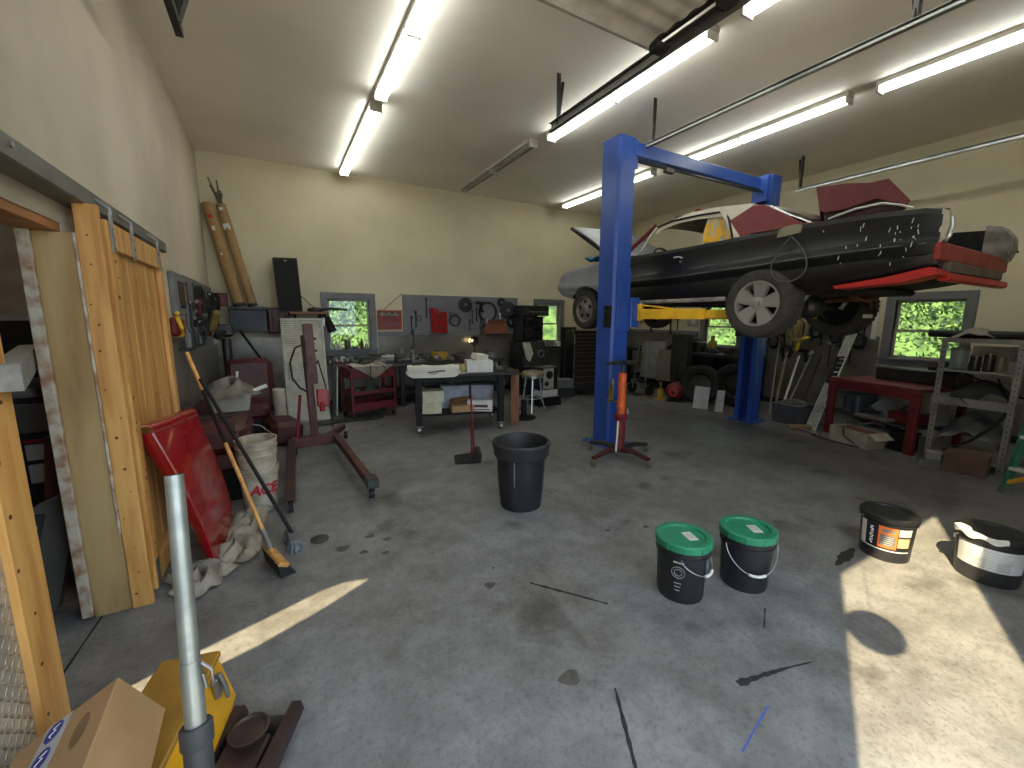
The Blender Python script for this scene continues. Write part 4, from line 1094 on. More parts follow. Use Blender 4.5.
b = MB(); b.box((.335, 5.36, 1.18), (.105, .09, .70), .008, rotm(0.02, -.03, 0)); b.box((.30, 5.36, .84), (.05, .07, .5), .006); b.build('boom', M('hoist_brown', (84, 52, 50), .5, .2, .15, 7), t)
b = MB()
for z in (1.08, 1.22, 1.36): b.cyl((.26, 5.36, z), (.41, 5.36, z), .014, 8)
b.build('boom_pin', dsteel, t)
b = MB(); b.tube([(.20, 5.40, .70), (.16, 5.37, .40), (.12, 5.34, .15)], .018, 8); b.build('brace', redd, t)
b = MB(); b.tube([(.42, 5.5, 1.1), (.50, 5.6, .75), (.56, 5.66, .2)], .008, 8); b.build('brace_rod', dsteel, t)
b = MB(); b.bb(.37, .50, 5.30, 5.42, .55, .76, .012); b.cyl((.42, 5.32, .5), (.42, 5.32, .62), .03, 12); b.build('pump', redp, t)
b = MB(); b.tube([(.27, 5.34, 1.30), (.18, 5.30, 1.26), (.12, 5.28, 1.10), (.13, 5.28, .92), (.20, 5.3, .80), (.28, 5.34, .74)], .011, 8); b.build('hydraulic_hose', blackr, t)
def caster(t, x, y, r=.045):
    b = MB(); b.cyl((x - .02, y, r), (x + .02, y, r), r, 18); o = b.build('caster', blackr, t)
    b = MB(); b.bb(x - .03, x - .024, y - .03, y + .02, r * .8, r * 2 + .02, .002); b.bb(x + .024, x + .03, y - .03, y + .02, r * .8, r * 2 + .02, .002); b.bb(x - .035, x + .035, y - .04, y + .03, r * 2 + .02, r * 2 + .028, .002); b.build('fork', steel, o)
caster(t, .645, 3.68); caster(t, .005, 3.72); caster(t, .72, 5.80); caster(t, .10, 5.34)
b = MB(); b.bb(.60, .70, 3.60, 3.76, .115, .20, .006); b.build('leg_end', dsteel, t)

# ================================================================= LEFT WALL: PANELS AND TOOLS
t = thing('breaker_panel', 'grey electrical panel with a dark glass door on the plaster wall', 'electrical panel', (-.84, 5.5, 1.63))
b = MB(); b.bb(XL + .0, XL + .05, 5.16, 5.74, 1.63, 2.04, .006); b.build('box', M('panel_grey', (120, 122, 122), .5, .2), t)
b = MB(); b.bb(XL + .05, XL + .056, 5.32, 5.62, 1.69, 1.96, .004); b.build('dark_door', M('dark_panel_glass', (34, 38, 42), .2), t)
t = thing('yellow_hose_reel', 'small red and yellow reel hanging on the plaster wall beside the pine sliding door', 'reel', (-.82, 5.0, 1.5))
b = MB(); b.bb(XL, XL + .09, 4.92, 5.22, 1.42, 1.60, .03); b.build('body', redd, t)
b = MB(); b.tube([(XL + .08, 4.90, 1.60), (XL + .1, 4.92, 1.50), (XL + .09, 5.0, 1.42), (XL + .06, 5.02, 1.62), (XL + .08, 4.94, 1.64)], .018, 8); b.build('yellow_loop', yellow, t)
tag(MB().bb(XL + .013, XL + .03, 5.82, 8.12, 1.40, 2.06, .004).build('pegboard', M('grey_pegboard', (104, 106, 104), .6, 0, .1, 4)), 'grey pegboard full of hanging tools on the plaster wall', 'pegboard')
tag(MB().bb(2.19, 4.78, YB - .032, YB - .002, 1.342, 2.055, .004).build('pegboard', greyp), 'wide grey pegboard on the back wall above the workbench', 'pegboard')

def hammer(o, nx, label, group, L=.30):
    """hangs head up; o = point on the board, nx = wall normal axis ('x+','y-','x-')"""
    t = thing('hammer', label, 'hammer', o, group)
    X = Xwall(o, nx)
    b = MB(X); b.tube([(0, .02, -L), (0, .02, 0)], [.014, .011], 8); b.build('handle', brownw if RND.random() < .5 else black, t)
    b = MB(X); b.cyl((-.05, .02, .0), (.06, .02, .0), .018, 10); b.build('head', steel, t)
def Xwall(o, nx):
    # local frame: +y points away from the wall, x along the wall, z up
    rz = {'y-': PI, 'x+': -PI / 2, 'x-': PI / 2}[nx]
    return frame(o, rz)
def wrench(o, nx, label, group, L=.24, mat=None):
    X = Xwall(o, nx); b = MB(X)
    b.bb(-.010, .010, .012, .022, -L, 0, .003)
    b.prism([(.012 * math.cos(a) * 2.0, .012 * math.sin(a) * 2.0) for a in (2.2, 2.8, 3.6, 4.4, 5.2, 6.0, 6.8, 7.2)], 'y', .010, .024)
    b.lathe([(.024, .010), (.024, .024), (.013, .024), (.013, .010)], (0, 0, -L - .015), 'y', 14, close=True)
    tag(b.build('wrench', mat or steel), label, 'wrench', group)
def coil(o, nx, label, group, r, mat, turns=3, tube=.012, name='cord_coil'):
    X = Xwall(o, nx); b = MB(X)
    for k in range(turns):
        rr = r * (1 - .07 * k); b.tube([(rr * math.cos(2 * PI * i / 24) * .85, .03 + .02 * k, -rr + rr * math.sin(2 * PI * i / 24)) for i in range(24)], tube, 6, closed=True)
    tag(b.build(name, mat), label, 'cord', group)
def drill(o, nx, label, group, mat):
    t = thing('power_drill', label, 'drill', o, group); X = Xwall(o, nx)
    b = MB(X); b.cyl((-.09, .06, 0), (.08, .06, 0), .035, 14); b.box((-.05, .06, -.09), (.05, .05, .16), .012, rotm(0, .2, 0)); b.build('body', mat, t)
    b = MB(X); b.cyl((.08, .06, 0), (.13, .06, 0), .02, 12, .012); b.cyl((.13, .06, 0), (.2, .06, 0), .004, 6); b.build('chuck', steel, t)
    b = MB(X); b.bb(-.10, -.03, .03, .09, -.20, -.155, .008); b.build('battery', black, t)
gl = 'hand tools crowding the plaster-wall pegboard'
lab_l = ['dark hammer hanging in the crowded plaster-wall pegboard', 'wrench hanging in the crowded plaster-wall pegboard']
for i in range(8): hammer((XL + .02, 5.95 + i * .24, 1.90 - RND.uniform(0, .35)), 'x+', lab_l[0], gl)
for i in range(14): wrench((XL + .02, 5.9 + i * .15, RND.uniform(1.5, 2.0)), 'x+', lab_l[1], 'wrenches crowding the plaster-wall pegboard', RND.uniform(.16, .32), steel if i % 3 else dsteel)
drill((XL + .03, 6.2, 1.78), 'x+', 'maroon drill hanging on the plaster-wall pegboard', None, maroon)
drill((XL + .03, 6.9, 1.70), 'x+', 'black drill hanging on the plaster-wall pegboard', None, black)
coil((XL + .02, 6.5, 1.98), 'x+', 'dark cord coil hanging high on the plaster-wall pegboard', None, .15, blackr)
coil((XL + .02, 7.3, 1.66), 'x+', 'red cord coil hanging low on the plaster-wall pegboard', None, .16, redd)
coil((XL + .10, 7.0, 1.50), 'x+', 'white cord coil hanging below the plaster-wall pegboard', None, .13, whitep)
for y_, z_, m_, lb in ((6.05, 1.55, blackm, 'dark drill hanging lowest beside the electrical panel'), (6.45, 1.62, dsteel, 'steel-grey drill hanging between the dark cords on the plaster-wall pegboard'), (7.25, 1.92, blackm, 'dark drill hanging high toward the corner of the plaster-wall pegboard'), (7.65, 1.60, maroon, 'maroon drill hanging nearest the wall corner')):
    drill((XL + .05, y_, z_), 'x+', lb, None, m_)
coil((XL + .05, 6.75, 1.84), 'x+', 'black hose coil in the middle of the plaster-wall pegboard', None, .17, blackr, 4, .016)
coil((XL + .05, 7.75, 1.95), 'x+', 'dark cord coil nearest the wall corner', None, .15, blackr, 4, .014)
coil((XL + .06, 6.15, 1.56), 'x+', 'grey cord coil hanging low beside the electrical panel', None, .10, dsteel, 3, .012)
t = thing('angle_grinder', 'yellow power tool hanging in front of the plaster-wall pegboard', 'power tool', (-.70, 6.6, 1.5))
b = MB(); b.box((-.68, 6.6, 1.55), (.09, .12, .30), .03, rotm(.3, .3, 0)); b.build('body', M('dull_yellow_tool', (120, 104, 48), .6), t)
b = MB(); b.cyl((-.66, 6.55, 1.40), (-.60, 6.53, 1.37), .075, 18); b.build('guard', dsteel, t)
t = thing('red_switch_box', 'red box with a round knob on the wall beside the cardboard tubes', 'switch box', (-.70, 8.1, 1.8))
b = MB(); b.bb(-.80, -.62, 8.06, 8.18, 1.78, 1.98, .01); b.build('box', redd, t)
b = MB(); b.cyl((-.71, 8.06, 1.88), (-.71, 8.03, 1.88), .04, 16); b.build('knob', redp, t)
b = MB(); b.bb(-.618, -.60, 8.06, 8.18, 1.78, 1.98, .004); b.build('side_plate', whitep, t)
t = thing('vice', 'dark bench vice on a post in the tread-plate corner', 'vice', (-.62, 7.2, 0))
b = MB(); b.cyl((-.62, 7.2, 0), (-.62, 7.2, 1.30), .06, 14); b.build('post', dsteel, t)
b = MB(); b.box((-.60, 7.15, 1.40), (.16, .36, .14), .03); b.box((-.60, 6.93, 1.43), (.18, .06, .16), .015); b.cyl((-.60, 6.98, 1.38), (-.60, 6.78, 1.38), .02, 10); b.build('jaws', dsteel, t)
b = MB(); b.cyl((-.70, 6.80, 1.38), (-.50, 6.80, 1.38), .009, 8); b.build('screw_handle', steel, t)
for i, (y, z) in enumerate(((5.35, 1.33), (5.55, 1.36), (5.9, 1.30), (6.1, 1.28))):
    t = thing('spray_can', ['grey spray can at the start of the wall ledge by the sliding door', 'dark spray can second along the wall ledge from the sliding door', 'dark spray can third along the wall ledge from the sliding door', 'grey spray can farthest along the wall ledge'][i], 'spray can', (-.79, y, 1.29))
    b = MB(); b.lathe([(.03, 1.292), (.032, 1.30), (.032, 1.44), (.022, 1.46), (.001, 1.46)], (-.79, y, 0), 'z', 16); b.build('can', [midgrey, dkgrey, dkgrey, midgrey][i], t)
    b = MB(); b.lathe([(.014, 1.46), (.014, 1.49), (.001, 1.49)], (-.79, y, 0), 'z', 12); b.build('cap', midgrey, t)
tag(MB().bb(XL, -.74, 5.2, 6.3, 1.27, 1.29, .003).build('wall_ledge', dkgrey), 'narrow dark ledge holding spray cans on the plaster wall', 'ledge')
tag(MB().tube([(-.47, 7.62, 1.40), (-.18, 7.05, .95)], .018, 10).build('black_pole', blackm), 'black pole leaning across the tread-plate corner above the car seat', 'pole')

# shelf on the back wall with the cabinet, case, tubes and tall black speaker
t = thing('wall_cabinet', 'dark grey steel cabinet on the back wall carrying two cardboard tubes', 'cabinet', (-.36, 8.0, 1.37))
b = MB(); b.bb(-.60, -.10, 7.80, 8.16, 1.37, 1.72, .01); b.bb(-.62, -.08, 7.78, 8.17, 1.72, 1.765, .006); b.build('body', M('slate_cabinet', (50, 52, 56), .5, .2), t)
t = thing('maroon_case', 'maroon case beside the grey wall cabinet', 'case', (0, 8.0, 1.36))
b = MB(); b.bb(-.09, .22, 7.84, 8.16, 1.345, 1.76, .02); b.build('shell', maroonv, t)
b = MB()
for x in (-.02, .07, .16): b.bb(x - .008, x + .008, 7.828, 7.84, 1.36, 1.75, .003)
b.build('straps', M('dark_maroon_strap', (48, 18, 20), .6), t)
t = thing('wall_shelf', 'brown board shelf under the tall black speaker', 'shelf', (.40, 8.0, 1.66))
b = MB(); b.bb(.23, .80, 7.72, 8.17, 1.66, 1.70, .004); b.build('board', brownw, t)
b = MB(); b.prism([(8.17, 1.66), (7.80, 1.66), (8.17, 1.40)], 'x', .30, .32); b.prism([(8.17, 1.66), (7.80, 1.66), (8.17, 1.40)], 'x', .68, .70); b.build('bracket', dsteel, t)
t = thing('loudspeaker', 'tall black loudspeaker standing on the brown wall shelf', 'speaker', (.25, 8.0, 1.70))
b = MB(frame((.25, 7.95, 1.70), 0, 0, math.radians(-2))); b.bb(-.175, .175, -.14, .14, 0, .855, .006); b.build('cabinet', M('matt_black', (14, 13, 13), .7), t)
b = MB(frame((.25, 7.95, 1.70), 0, 0, math.radians(-2))); b.bb(-.155, .155, -.15, -.14, .03, .825, .004); b.build('grille', M('black_grille', (22, 20, 20), .85, 0, .1, 60), t)
b = MB(frame((.25, 7.95, 1.70), 0, 0, math.radians(-2))); b.bb(-.02, .02, -.153, -.15, .80, .815, .001); b.build('badge', steel, t)
for (xb, xt, r, lab, nm) in ((-.46, -.755, .085, 'thicker cardboard tube with small white and red labels leaning in the wall corner', 0), (-.285, -.585, .066, 'thinner cardboard tube with rods poking out of its top', 1)):
    t = thing('cardboard_tube', lab, 'tube', (xb, 7.95, 1.77))
    a = Vector((xb, 7.90, 1.79)); c = Vector((xt, 8.06, 3.31)); dd = (c - a)
    b = MB(); b.cyl(a, c, r, 24); b.build('tube', card2, t)
    b = MB(); b.cyl(a - dd.normalized() * .002, a + dd.normalized() * .03, r + .003, 24); b.build('end_cap', dkgrey, t)
    side = Vector((0, -1, 0))
    ax = dd.normalized()
    for k, (f_, w_, h_, m_) in enumerate(((.86, .07, .05, inkr), (.74, .04, .09, paper), (.5, .03, .03, paper)) if nm == 0 else ((.78, .09, .09, paper), (.95, .05, .04, paper))):
        p = a + dd * f_ + Vector((-.2, -1, .1)).normalized() * (r * .985)
        b = MB(); b.box(p, (w_, .006, h_), .001, rotm(0.1, -.2, -.2)); b.build('label', m_, t)
    if nm:
        for k in range(7):
            e = c + Vector((RND.uniform(-.14, .06), RND.uniform(-.08, .04), RND.uniform(.08, .38) if k else .36))
            b = MB(); b.tube([c - ax * .2 + Vector((.01 * k - .03, 0, 0)), c + (e - c) * .4, e], .011, 6); b.build('rod', M('bundle_rod', (76, 70, 62), .6), t)

# ================================================================= BACK WALL: BENCH, CART, TABLE
WHITE_PAPER = paper
def carton(name, label, cat, c, size, rz, mat, group=None, tape=None, bev=.003, flaps=False):
    """closed or open-topped box resting at c"""
    t = thing(name, label, cat, c, group); X = frame(c, rz); w, d, h = size
    b = MB(X)
    if flaps:
        th = .006
        b.bb(-w / 2, w / 2, -d / 2, d / 2, 0, th); b.bb(-w / 2, -w / 2 + th, -d / 2, d / 2, th, h); b.bb(w / 2 - th, w / 2, -d / 2, d / 2, th, h); b.bb(-w / 2 + th, w / 2 - th, -d / 2, -d / 2 + th, th, h); b.bb(-w / 2 + th, w / 2 - th, d / 2 - th, d / 2, th, h)
        b.build('carton', mat, t)
        f = MB(X); f.box((-w / 2 - .05, 0, h - .03), (.12, d, .004), 0, rotm(0, -.6, 0)); f.box((0, -d / 2 - .045, h - .04), (w, .11, .004), 0, rotm(.8, 0, 0)); f.build('flaps', mat, t)
    else:
        b.bb(-w / 2, w / 2, -d / 2, d / 2, 0, h, bev); b.build('carton', mat, t)
        if tape is not None:
            f = MB(X); f.bb(-w / 2 - .0008, w / 2 + .0008, -.025, .025, h * .7, h + .0008); f.build('tape', tape, t)
    return t
def can(label, c, r, h, mat, group=None, cat='can', lid=None):
    t = thing('tin_can', label, cat, c, group)
    b = MB(); b.lathe([(r * .96, c[2]), (r, c[2] + .004), (r, c[2] + h - .004), (r * .96, c[2] + h), (r * .9, c[2] + h - .004), (.001, c[2] + h - .004)], (c[0], c[1], 0), 'z', 18); b.build('can_body', mat, t)
    b = MB(); b.lathe([(r * .99, c[2] + h), (r * 1.02, c[2] + h - .006), (r * 1.02, c[2] + h + .004), (r * .9, c[2] + h + .006)], (c[0], c[1], 0), 'z', 18, close=True); b.build('rim', lid or steel, t)
    return t
def bottle(label, c, r, h, mat, capm, group=None):
    t = thing('bottle', label, 'bottle', c, group)
    b = MB(); z = c[2]; b.lathe([(r * .95, z), (r, z + .006), (r, z + h * .62), (r * .8, z + h * .72), (r * .38, z + h * .82), (r * .36, z + h * .92), (.001, z + h * .92)], (c[0], c[1], 0), 'z', 16); b.build('bottle_body', mat, t)
    b = MB(); b.lathe([(r * .42, z + h * .9), (r * .42, z + h), (.001, z + h)], (c[0], c[1], 0), 'z', 12); b.build('cap', capm, t)
    return t

t = thing('workbench', 'long dark workbench along the back wall under the grey pegboard', 'workbench', (2.6, 7.75, 0))
b = MB(); b.bb(.86, 4.05, 7.42, 8.15, .74, .80, .006); b.build('bench_top', M('oily_bench_top', (66, 60, 54), .6, .1, .2, 5), t)
for x in (.92, 1.95, 3.0, 3.98):
    for y in (7.48, 8.08):
        b = MB(); b.bb(x - .04, x + .04, y - .04, y + .04, 0, .74, .004); b.build('leg', dkgrey, t)
b = MB(); b.bb(.9, 4.02, 7.5, 8.1, .22, .25, .004); b.build('lower_shelf', dkgrey, t)
t = thing('tool_chest', 'dark low chest under the window beside the louvred panel', 'chest', (.80, 7.9, 0))
b = MB(); b.bb(.72, 1.68, 7.86, 8.16, .80, .92, .008); b.build('top_tray', dkgrey, t)
b = MB(); b.bb(.78, 1.05, 7.85, 7.86, .815, .86, .002); b.build('white_label', paper, t)
# window sill things
can('grey metal can on the sill of the window beside the red sign', (1.13, 8.06, 1.035), .055, .17, M('grey_can', (96, 96, 92), .4, .5))
bottle('clear white bottle on the sill of the window beside the louvred panel', (.99, 8.06, 1.035), .04, .15, whitep, whitep)
bottle('short pale bottle at the end of the sill beside the clamp lamp', (.93, 8.07, 1.035), .03, .10, dirtyw, steel)
bottle('dark red bottle on the right part of the sill by the red sign', (1.38, 8.06, 1.035), .032, .19, maroon, redd)
can('small black tin lying between the bottles on the window sill', (1.26, 8.07, 1.035), .05, .045, black)
t = thing('paint_gun', 'white spray gun on the window sill', 'spray gun', (1.46, 8.06, 1.035))
b = MB(); b.cyl((1.46, 8.06, 1.035), (1.46, 8.06, 1.12), .03, 12); b.build('cup', steel, t)
b = MB(); b.tube([(1.46, 8.06, 1.12), (1.46, 8.06, 1.18), (1.50, 8.05, 1.20)], .012, 8); b.tube([(1.46, 8.06, 1.17), (1.42, 8.06, 1.26)], .010, 8); b.build('gun', whitep, t)
t = thing('clamp_lamp', 'black clamp lamp with a jointed arm hanging beside the window', 'lamp', (.66, 8.0, 1.70))
b = MB(); b.tube([(.60, 7.85, 1.72), (.85, 7.80, 1.76), (1.12, 7.78, 1.74)], .018, 8); b.tube([(.72, 7.84, 1.72), (.80, 7.82, 1.55), (.84, 7.8, 1.42)], .016, 8); b.build('arm', blackm, t)
b = MB(); b.cyl((.78, 7.8, 1.62), (.86, 7.78, 1.36), .05, 14, .075); b.build('lamp_shade', blackm, t)
b = MB(); b.cyl((.74, 7.78, 1.60), (.72, 7.77, 1.46), .02, 10); b.build('bulb_tube', paper, t)
b = MB(); b.ball((.62, 7.84, 1.73), .09, (1.5, .6, .5)); b.build('clamp', black, t)
t = thing('red_sign', 'red metal sign with pale script lettering between window and pegboard', 'sign', (1.93, 8.15, 1.41))
b = MB(); b.bb(1.70, 2.165, 8.135, 8.155, 1.385, 1.76, .003); b.build('sign_plate', M('sign_red', (122, 32, 26), .5, 0, .1, 5, col2=(112, 48, 28)), t)
b = MB(); b.bb(1.70, 2.165, 8.132, 8.136, 1.745, 1.76); b.bb(2.155, 2.165, 8.132, 8.136, 1.385, 1.745); b.build('pale_edge', M('sign_edge', (206, 160, 140), .5), t)
b = MB(); b.prism([(1.77, 1.665), (1.81, 1.70), (1.92, 1.695), (1.98, 1.72), (2.06, 1.70), (2.10, 1.675), (2.10, 1.65), (1.98, 1.635), (1.80, 1.64)], 'y', 8.131, 8.135); b.build('script_shadow', M('sign_green_black', (40, 44, 34), .5), t)
b = MB()
def scr(x0, x1, z0, hts):
    pts = []
    for i_, h_ in enumerate(hts):
        xx = x0 + (x1 - x0) * i_ / (len(hts) - 1); pts.append((xx, 8.128, z0 + (h_ if i_ % 2 else 0)))
    return pts
b.tube(scr(1.775, 2.095, 1.65, (0, .055, .01, .03, 0, .03, 0, .06, 0, .03, .005, .03, 0, .055, .01, .02, 0)), .010, 6); b.tube([(1.79, 8.128, 1.70), (1.765, 8.128, 1.675), (1.79, 8.128, 1.645)], .010, 6)
b.build('script_lettering', M('sign_white', (176, 180, 164), .5), t)
b = MB(); b.bb(1.79, 2.10, 8.131, 8.135, 1.565, 1.615, .001); b.build('dark_band', M('sign_band', (112, 24, 20), .5), t)
b = MB(); b.bb(1.84, 2.04, 8.131, 8.135, 1.455, 1.475); b.bb(1.80, 2.08, 8.131, 8.135, 1.49, 1.51); b.build('small_print', M('sign_violet', (96, 74, 100), .5), t)
b = MB(); b.tube([(1.55, 8.13, 1.52), (1.85, 8.13, 1.78), (2.18, 8.14, 2.07)], .006, 5); tag(b.build('wall_wire', M('brown_wire', (92, 76, 60), .6)), 'thin brown wire running from the pegboard corner behind the red sign', 'wire')
tag(MB().tube([(.42, 8.14, 1.98), (.60, 8.14, 1.80), (.74, 8.14, 1.70)], .006, 5).build('speaker_wire', blackm), 'thin dark wire running down from the tall black speaker', 'wire')

# pegboard tools (back wall)
PY = 8.16
t = thing('red_tool_case', 'long red plastic case hanging on the back pegboard', 'case', (2.88, PY, 1.32))
b = MB(); b.prism([(2.72, 1.80), (2.86, 1.80), (2.90, 1.74), (3.06, 1.72), (3.07, 1.30), (2.74, 1.32)], 'y', 8.06, PY); b.build('body', redp, t)
for q in ((2.92, 2.99, 8.052, 8.06, 1.60, 1.66, .01), (2.90, 2.98, 8.052, 8.06, 1.38, 1.44, .01)): b = MB(); b.bb(*q); b.build('catch', black, t)
def disc_tool(name, label, c, r, mat, cat='tool', th=.04, hub=steel, group=None):
    t = thing(name, label, cat, c, group)
    b = MB(); b.lathe([(r * .9, c[1]), (r, c[1] - th * .3), (r, c[1] - th), (r * .85, c[1] - th * 1.1), (.001, c[1] - th * 1.1)], (c[0], 0, c[2]), 'y', 28); b.build('disc', mat, t)
    b = MB(); b.cyl((c[0], c[1] - th, c[2]), (c[0], c[1] - th - .02, c[2]), r * .2, 12); b.build('hub', hub, t)
disc_tool('saw_blade', 'round black disc hanging high on the back pegboard', (3.50, PY, 1.88), .15, black)
disc_tool('buffing_wheel', 'black round disc at the upper end of the back pegboard', (4.35, PY, 1.95), .10, black)
disc_tool('grey_disc', 'large grey disc hanging at the far end of the back pegboard', (4.50, PY - .03, 1.78), .19, M('dull_grey_disc', (62, 62, 64), .5, .4))
def ring(label, c, r, tube, mat, name='ring_tool'):
    b = MB(); b.tube([(c[0] + r * math.cos(2 * PI * k / 28), c[1] - .03, c[2] + r * math.sin(2 * PI * k / 28)) for k in range(28)], tube, 6, closed=True); tag(b.build(name, mat), label, 'ring')
ring('small steel ring hanging on the back pegboard beside the red case', (2.50, PY, 1.60), .05, .008, dsteel)
ring('coiled dark cable hanging below the saw disc on the back pegboard', (3.26, PY, 1.56), .11, .022, dsteel, 'cable_coil')
ring('large black hose ring hanging in the middle of the back pegboard', (4.02, PY, 1.74), .20, .022, blackr, 'hose_ring')
ring('black pulley ring hanging at the end of the back pegboard', (4.62, PY, 1.52), .10, .03, blackm)
t = thing('leather_pouch', 'brown leather tool pouch hanging low on the back pegboard', 'pouch', (4.15, PY, 1.27))
b = MB(); b.prism([(3.90, 1.27), (4.44, 1.27), (4.46, 1.44), (4.38, 1.56), (3.98, 1.56), (3.92, 1.42)], 'y', 8.05, PY); b.build('pouch_body', M('brown_leather', (132, 76, 50), .6, 0, .15, 6), t)
b = MB(); b.prism([(3.96, 1.50), (4.40, 1.50), (4.36, 1.58), (4.0, 1.58)], 'y', 8.04, 8.05); b.build('flap', M('dark_leather', (96, 54, 38), .6), t)
hl = 'dark hand tool hanging on the back pegboard'; gb = 'dark hand tools on the back pegboard'
for x, z, L in ((2.35, 1.62, .30), (2.44, 1.72, .26), (2.66, 1.98, .34), (3.16, 1.72, .2), (3.66, 1.76, .24), (3.76, 1.80, .22), (3.86, 1.62, .34), (4.28, 1.66, .18), (4.66, 1.86, .3), (2.38, 1.36, .3), (3.60, 1.56, .18)):
    wrench((x, PY, z), 'y-', hl, gb, L, dsteel if RND.random() < .6 else blackm)
for x, z in ((3.80, 1.98), (3.94, 1.50), (4.58, 1.70)): drill((x, PY, z - .05), 'y-', 'black power tool hanging on the back pegboard', 'black power tools on the back pegboard', black)
can('silver cup hanging low on the back pegboard beside the pouch', (3.96, 8.09, 1.50), .05, .10, steel)
wrench((4.30, 8.12, 1.70), 'y-', 'pale-handled tool hanging above the brown pouch', None, .16, whitep)

# bench-top clutter, each piece its own thing
t = thing('wall_reflection_lamp', 'added round lamp standing for the warm glow on the tread plate behind the bench', 'lamp', (3.45, 7.98, .80))  # added lamp in place of a warm reflection on the plate
b = MB(); b.cyl((3.60, 7.95, .80), (3.60, 7.95, .82), .07, 16); b.tube([(3.60, 7.95, .82), (3.62, 7.98, 1.0), (3.60, 8.0, 1.12)], .012, 8); b.build('stand', dsteel, t)
b = MB(); b.ball((3.58, 8.06, 1.14), .045); b.build('bulb', emit('warm_glow', (1.0, .74, .36, 1), 5.0), t)
b = MB(); b.lathe([(.03, 0), (.10, -.09), (.095, -.09), (.028, -.004)], (3.58, 7.97, 1.14), 'y', 20, close=True); b.build('lamp_shade', dsteel, t)
def vise(t, x, y, z, mat):
    b = MB(); b.box((x, y, z + .06), (.16, .2, .12), .02); b.box((x, y - .12, z + .13), (.18, .05, .08), .01); b.box((x, y, z + .14), (.16, .12, .07), .012); b.build('jaws', mat, t)
    b = MB(); b.cyl((x, y - .1, z + .08), (x, y - .26, z + .08), .014, 8); b.cyl((x - .09, y - .25, z + .08), (x + .09, y - .25, z + .08), .008, 8); b.build('screw', steel, t)
t = thing('bench_vice', 'grey bench vice on the bench left of the white bumper cover', 'vice', (1.95, 7.55, .80)); vise(t, 1.95, 7.6, .80, M('worn_vice', (92, 90, 86), .5, .6, .15, 8))
ms = [steel, dsteel, M('greasy_part', (96, 90, 82), .55, .4, .2, 9), midgrey, M('aluminium_part', (156, 154, 150), .4, .6, .1, 8)]
shapes = ['gear', 'block', 'pipe', 'bracket', 'housing']
def part_on_bench(kind, c, s, mat, rz):
    X = frame(c, rz); b = MB(X)
    if kind == 'gear':
        b.lathe([(s * .9, 0), (s, .01), (s, s * .5), (s * .6, s * .55), (s * .55, s * .9), (.001, s * .9)], seg=18)
        for k in range(9): b.box((s * math.cos(k * .698), s * math.sin(k * .698), s * .25), (s * .22, s * .22, s * .4), .003, rotm(0, 0, k * .698))
    elif kind == 'block':
        b.box((0, 0, s * .45), (s * 2, s * 1.3, s * .9), s * .15); b.cyl((-s * .5, 0, s * .9), (-s * .5, 0, s * 1.2), s * .3, 12); b.cyl((s * .5, 0, s * .9), (s * .5, 0, s * 1.1), s * .22, 12)
    elif kind == 'pipe':
        b.tube([(-s * 1.8, 0, s * .25), (0, s * .2, s * .3), (s * .9, 0, s * .5), (s * 1.2, -s * .2, s * 1.0)], s * .25, 10); b.lathe([(s * .4, 0), (s * .4, .02), (.001, .02)], (s * 1.2, -s * .2, s * .98))
    elif kind == 'bracket':
        b.prism([(-s, 0), (s, 0), (s, s * .25), (-s * .6, s * .25), (-s * .6, s * 1.1), (-s, s * 1.1)], 'y', -s * .5, s * .5); b.cyl((s * .4, 0, s * .25), (s * .4, 0, s * .5), s * .2, 10)
    else:
        b.ball((0, 0, s * .6), s, (1.1, .8, .6)); b.cyl((0, -s * .9, s * .6), (0, s * .9, s * .6), s * .35, 14); b.box((0, 0, s * .1), (s * 1.6, s * 1.2, s * .2), .006)
    return b.build(kind, mat)
lbl = {'gear': ('toothed metal part in the clutter on the back workbench', 'gears in the bench clutter', 'metal part'), 'block': ('small metal block in the clutter on the back workbench', 'blocks in the bench clutter', 'metal part'),
       'pipe': ('short bent pipe in the clutter on the back workbench', 'pipes in the bench clutter', 'pipe'), 'bracket': ('metal bracket in the clutter on the back workbench', 'brackets in the bench clutter', 'bracket'),
       'housing': ('round metal housing in the clutter on the back workbench', 'housings in the bench clutter', 'metal part')}
nm = {'gear': 'gear_part', 'block': 'metal_block', 'pipe': 'bent_pipe', 'bracket': 'metal_bracket', 'housing': 'metal_housing'}
x = .92
while x < 4.0:
    for yb in (7.55, 7.80, 8.02):
        k = RND.choice(shapes); s = RND.uniform(.07, .135)
        if 1.75 < x < 2.15 and yb < 7.8: continue
        if 3.45 < x < 3.75 and yb > 7.9: continue
        if 2.55 < x < 2.98 and 7.6 < yb < 7.9: continue
        o = part_on_bench(k, (x + RND.uniform(-.03, .03), yb + RND.uniform(-.03, .03), .801), s, RND.choice(ms), RND.uniform(0, 6.28)); o.name = nm[k]
        tag(o, lbl[k][0], lbl[k][2], lbl[k][1])
    x += .22
carton('yellow_carton', 'yellow carton on the back workbench below the warm glow', 'box', (2.77, 7.74, .80), (.26, .18, .15), .4, M('yellow_carton', (196, 150, 52), .6))
bottle('brown spray bottle standing on the workbench beside the yellow carton', (2.30, 8.0, .80), .045, .24, M('brownish_plastic', (110, 96, 80), .5), dkgrey)
bottle('grey bottle standing on the workbench near the vice', (2.10, 7.98, .80), .05, .22, midgrey, dirtyw)
tag(MB().grid(clothf(1.40, 7.62, .22, .16, .3, .12, 3.0), 30, 10).build('rag', M('dark_rag', (72, 66, 60), .9)), 'dark rag heaped on the workbench under the window', 'rag')
bpy.data.objects['rag'].location.z = .80

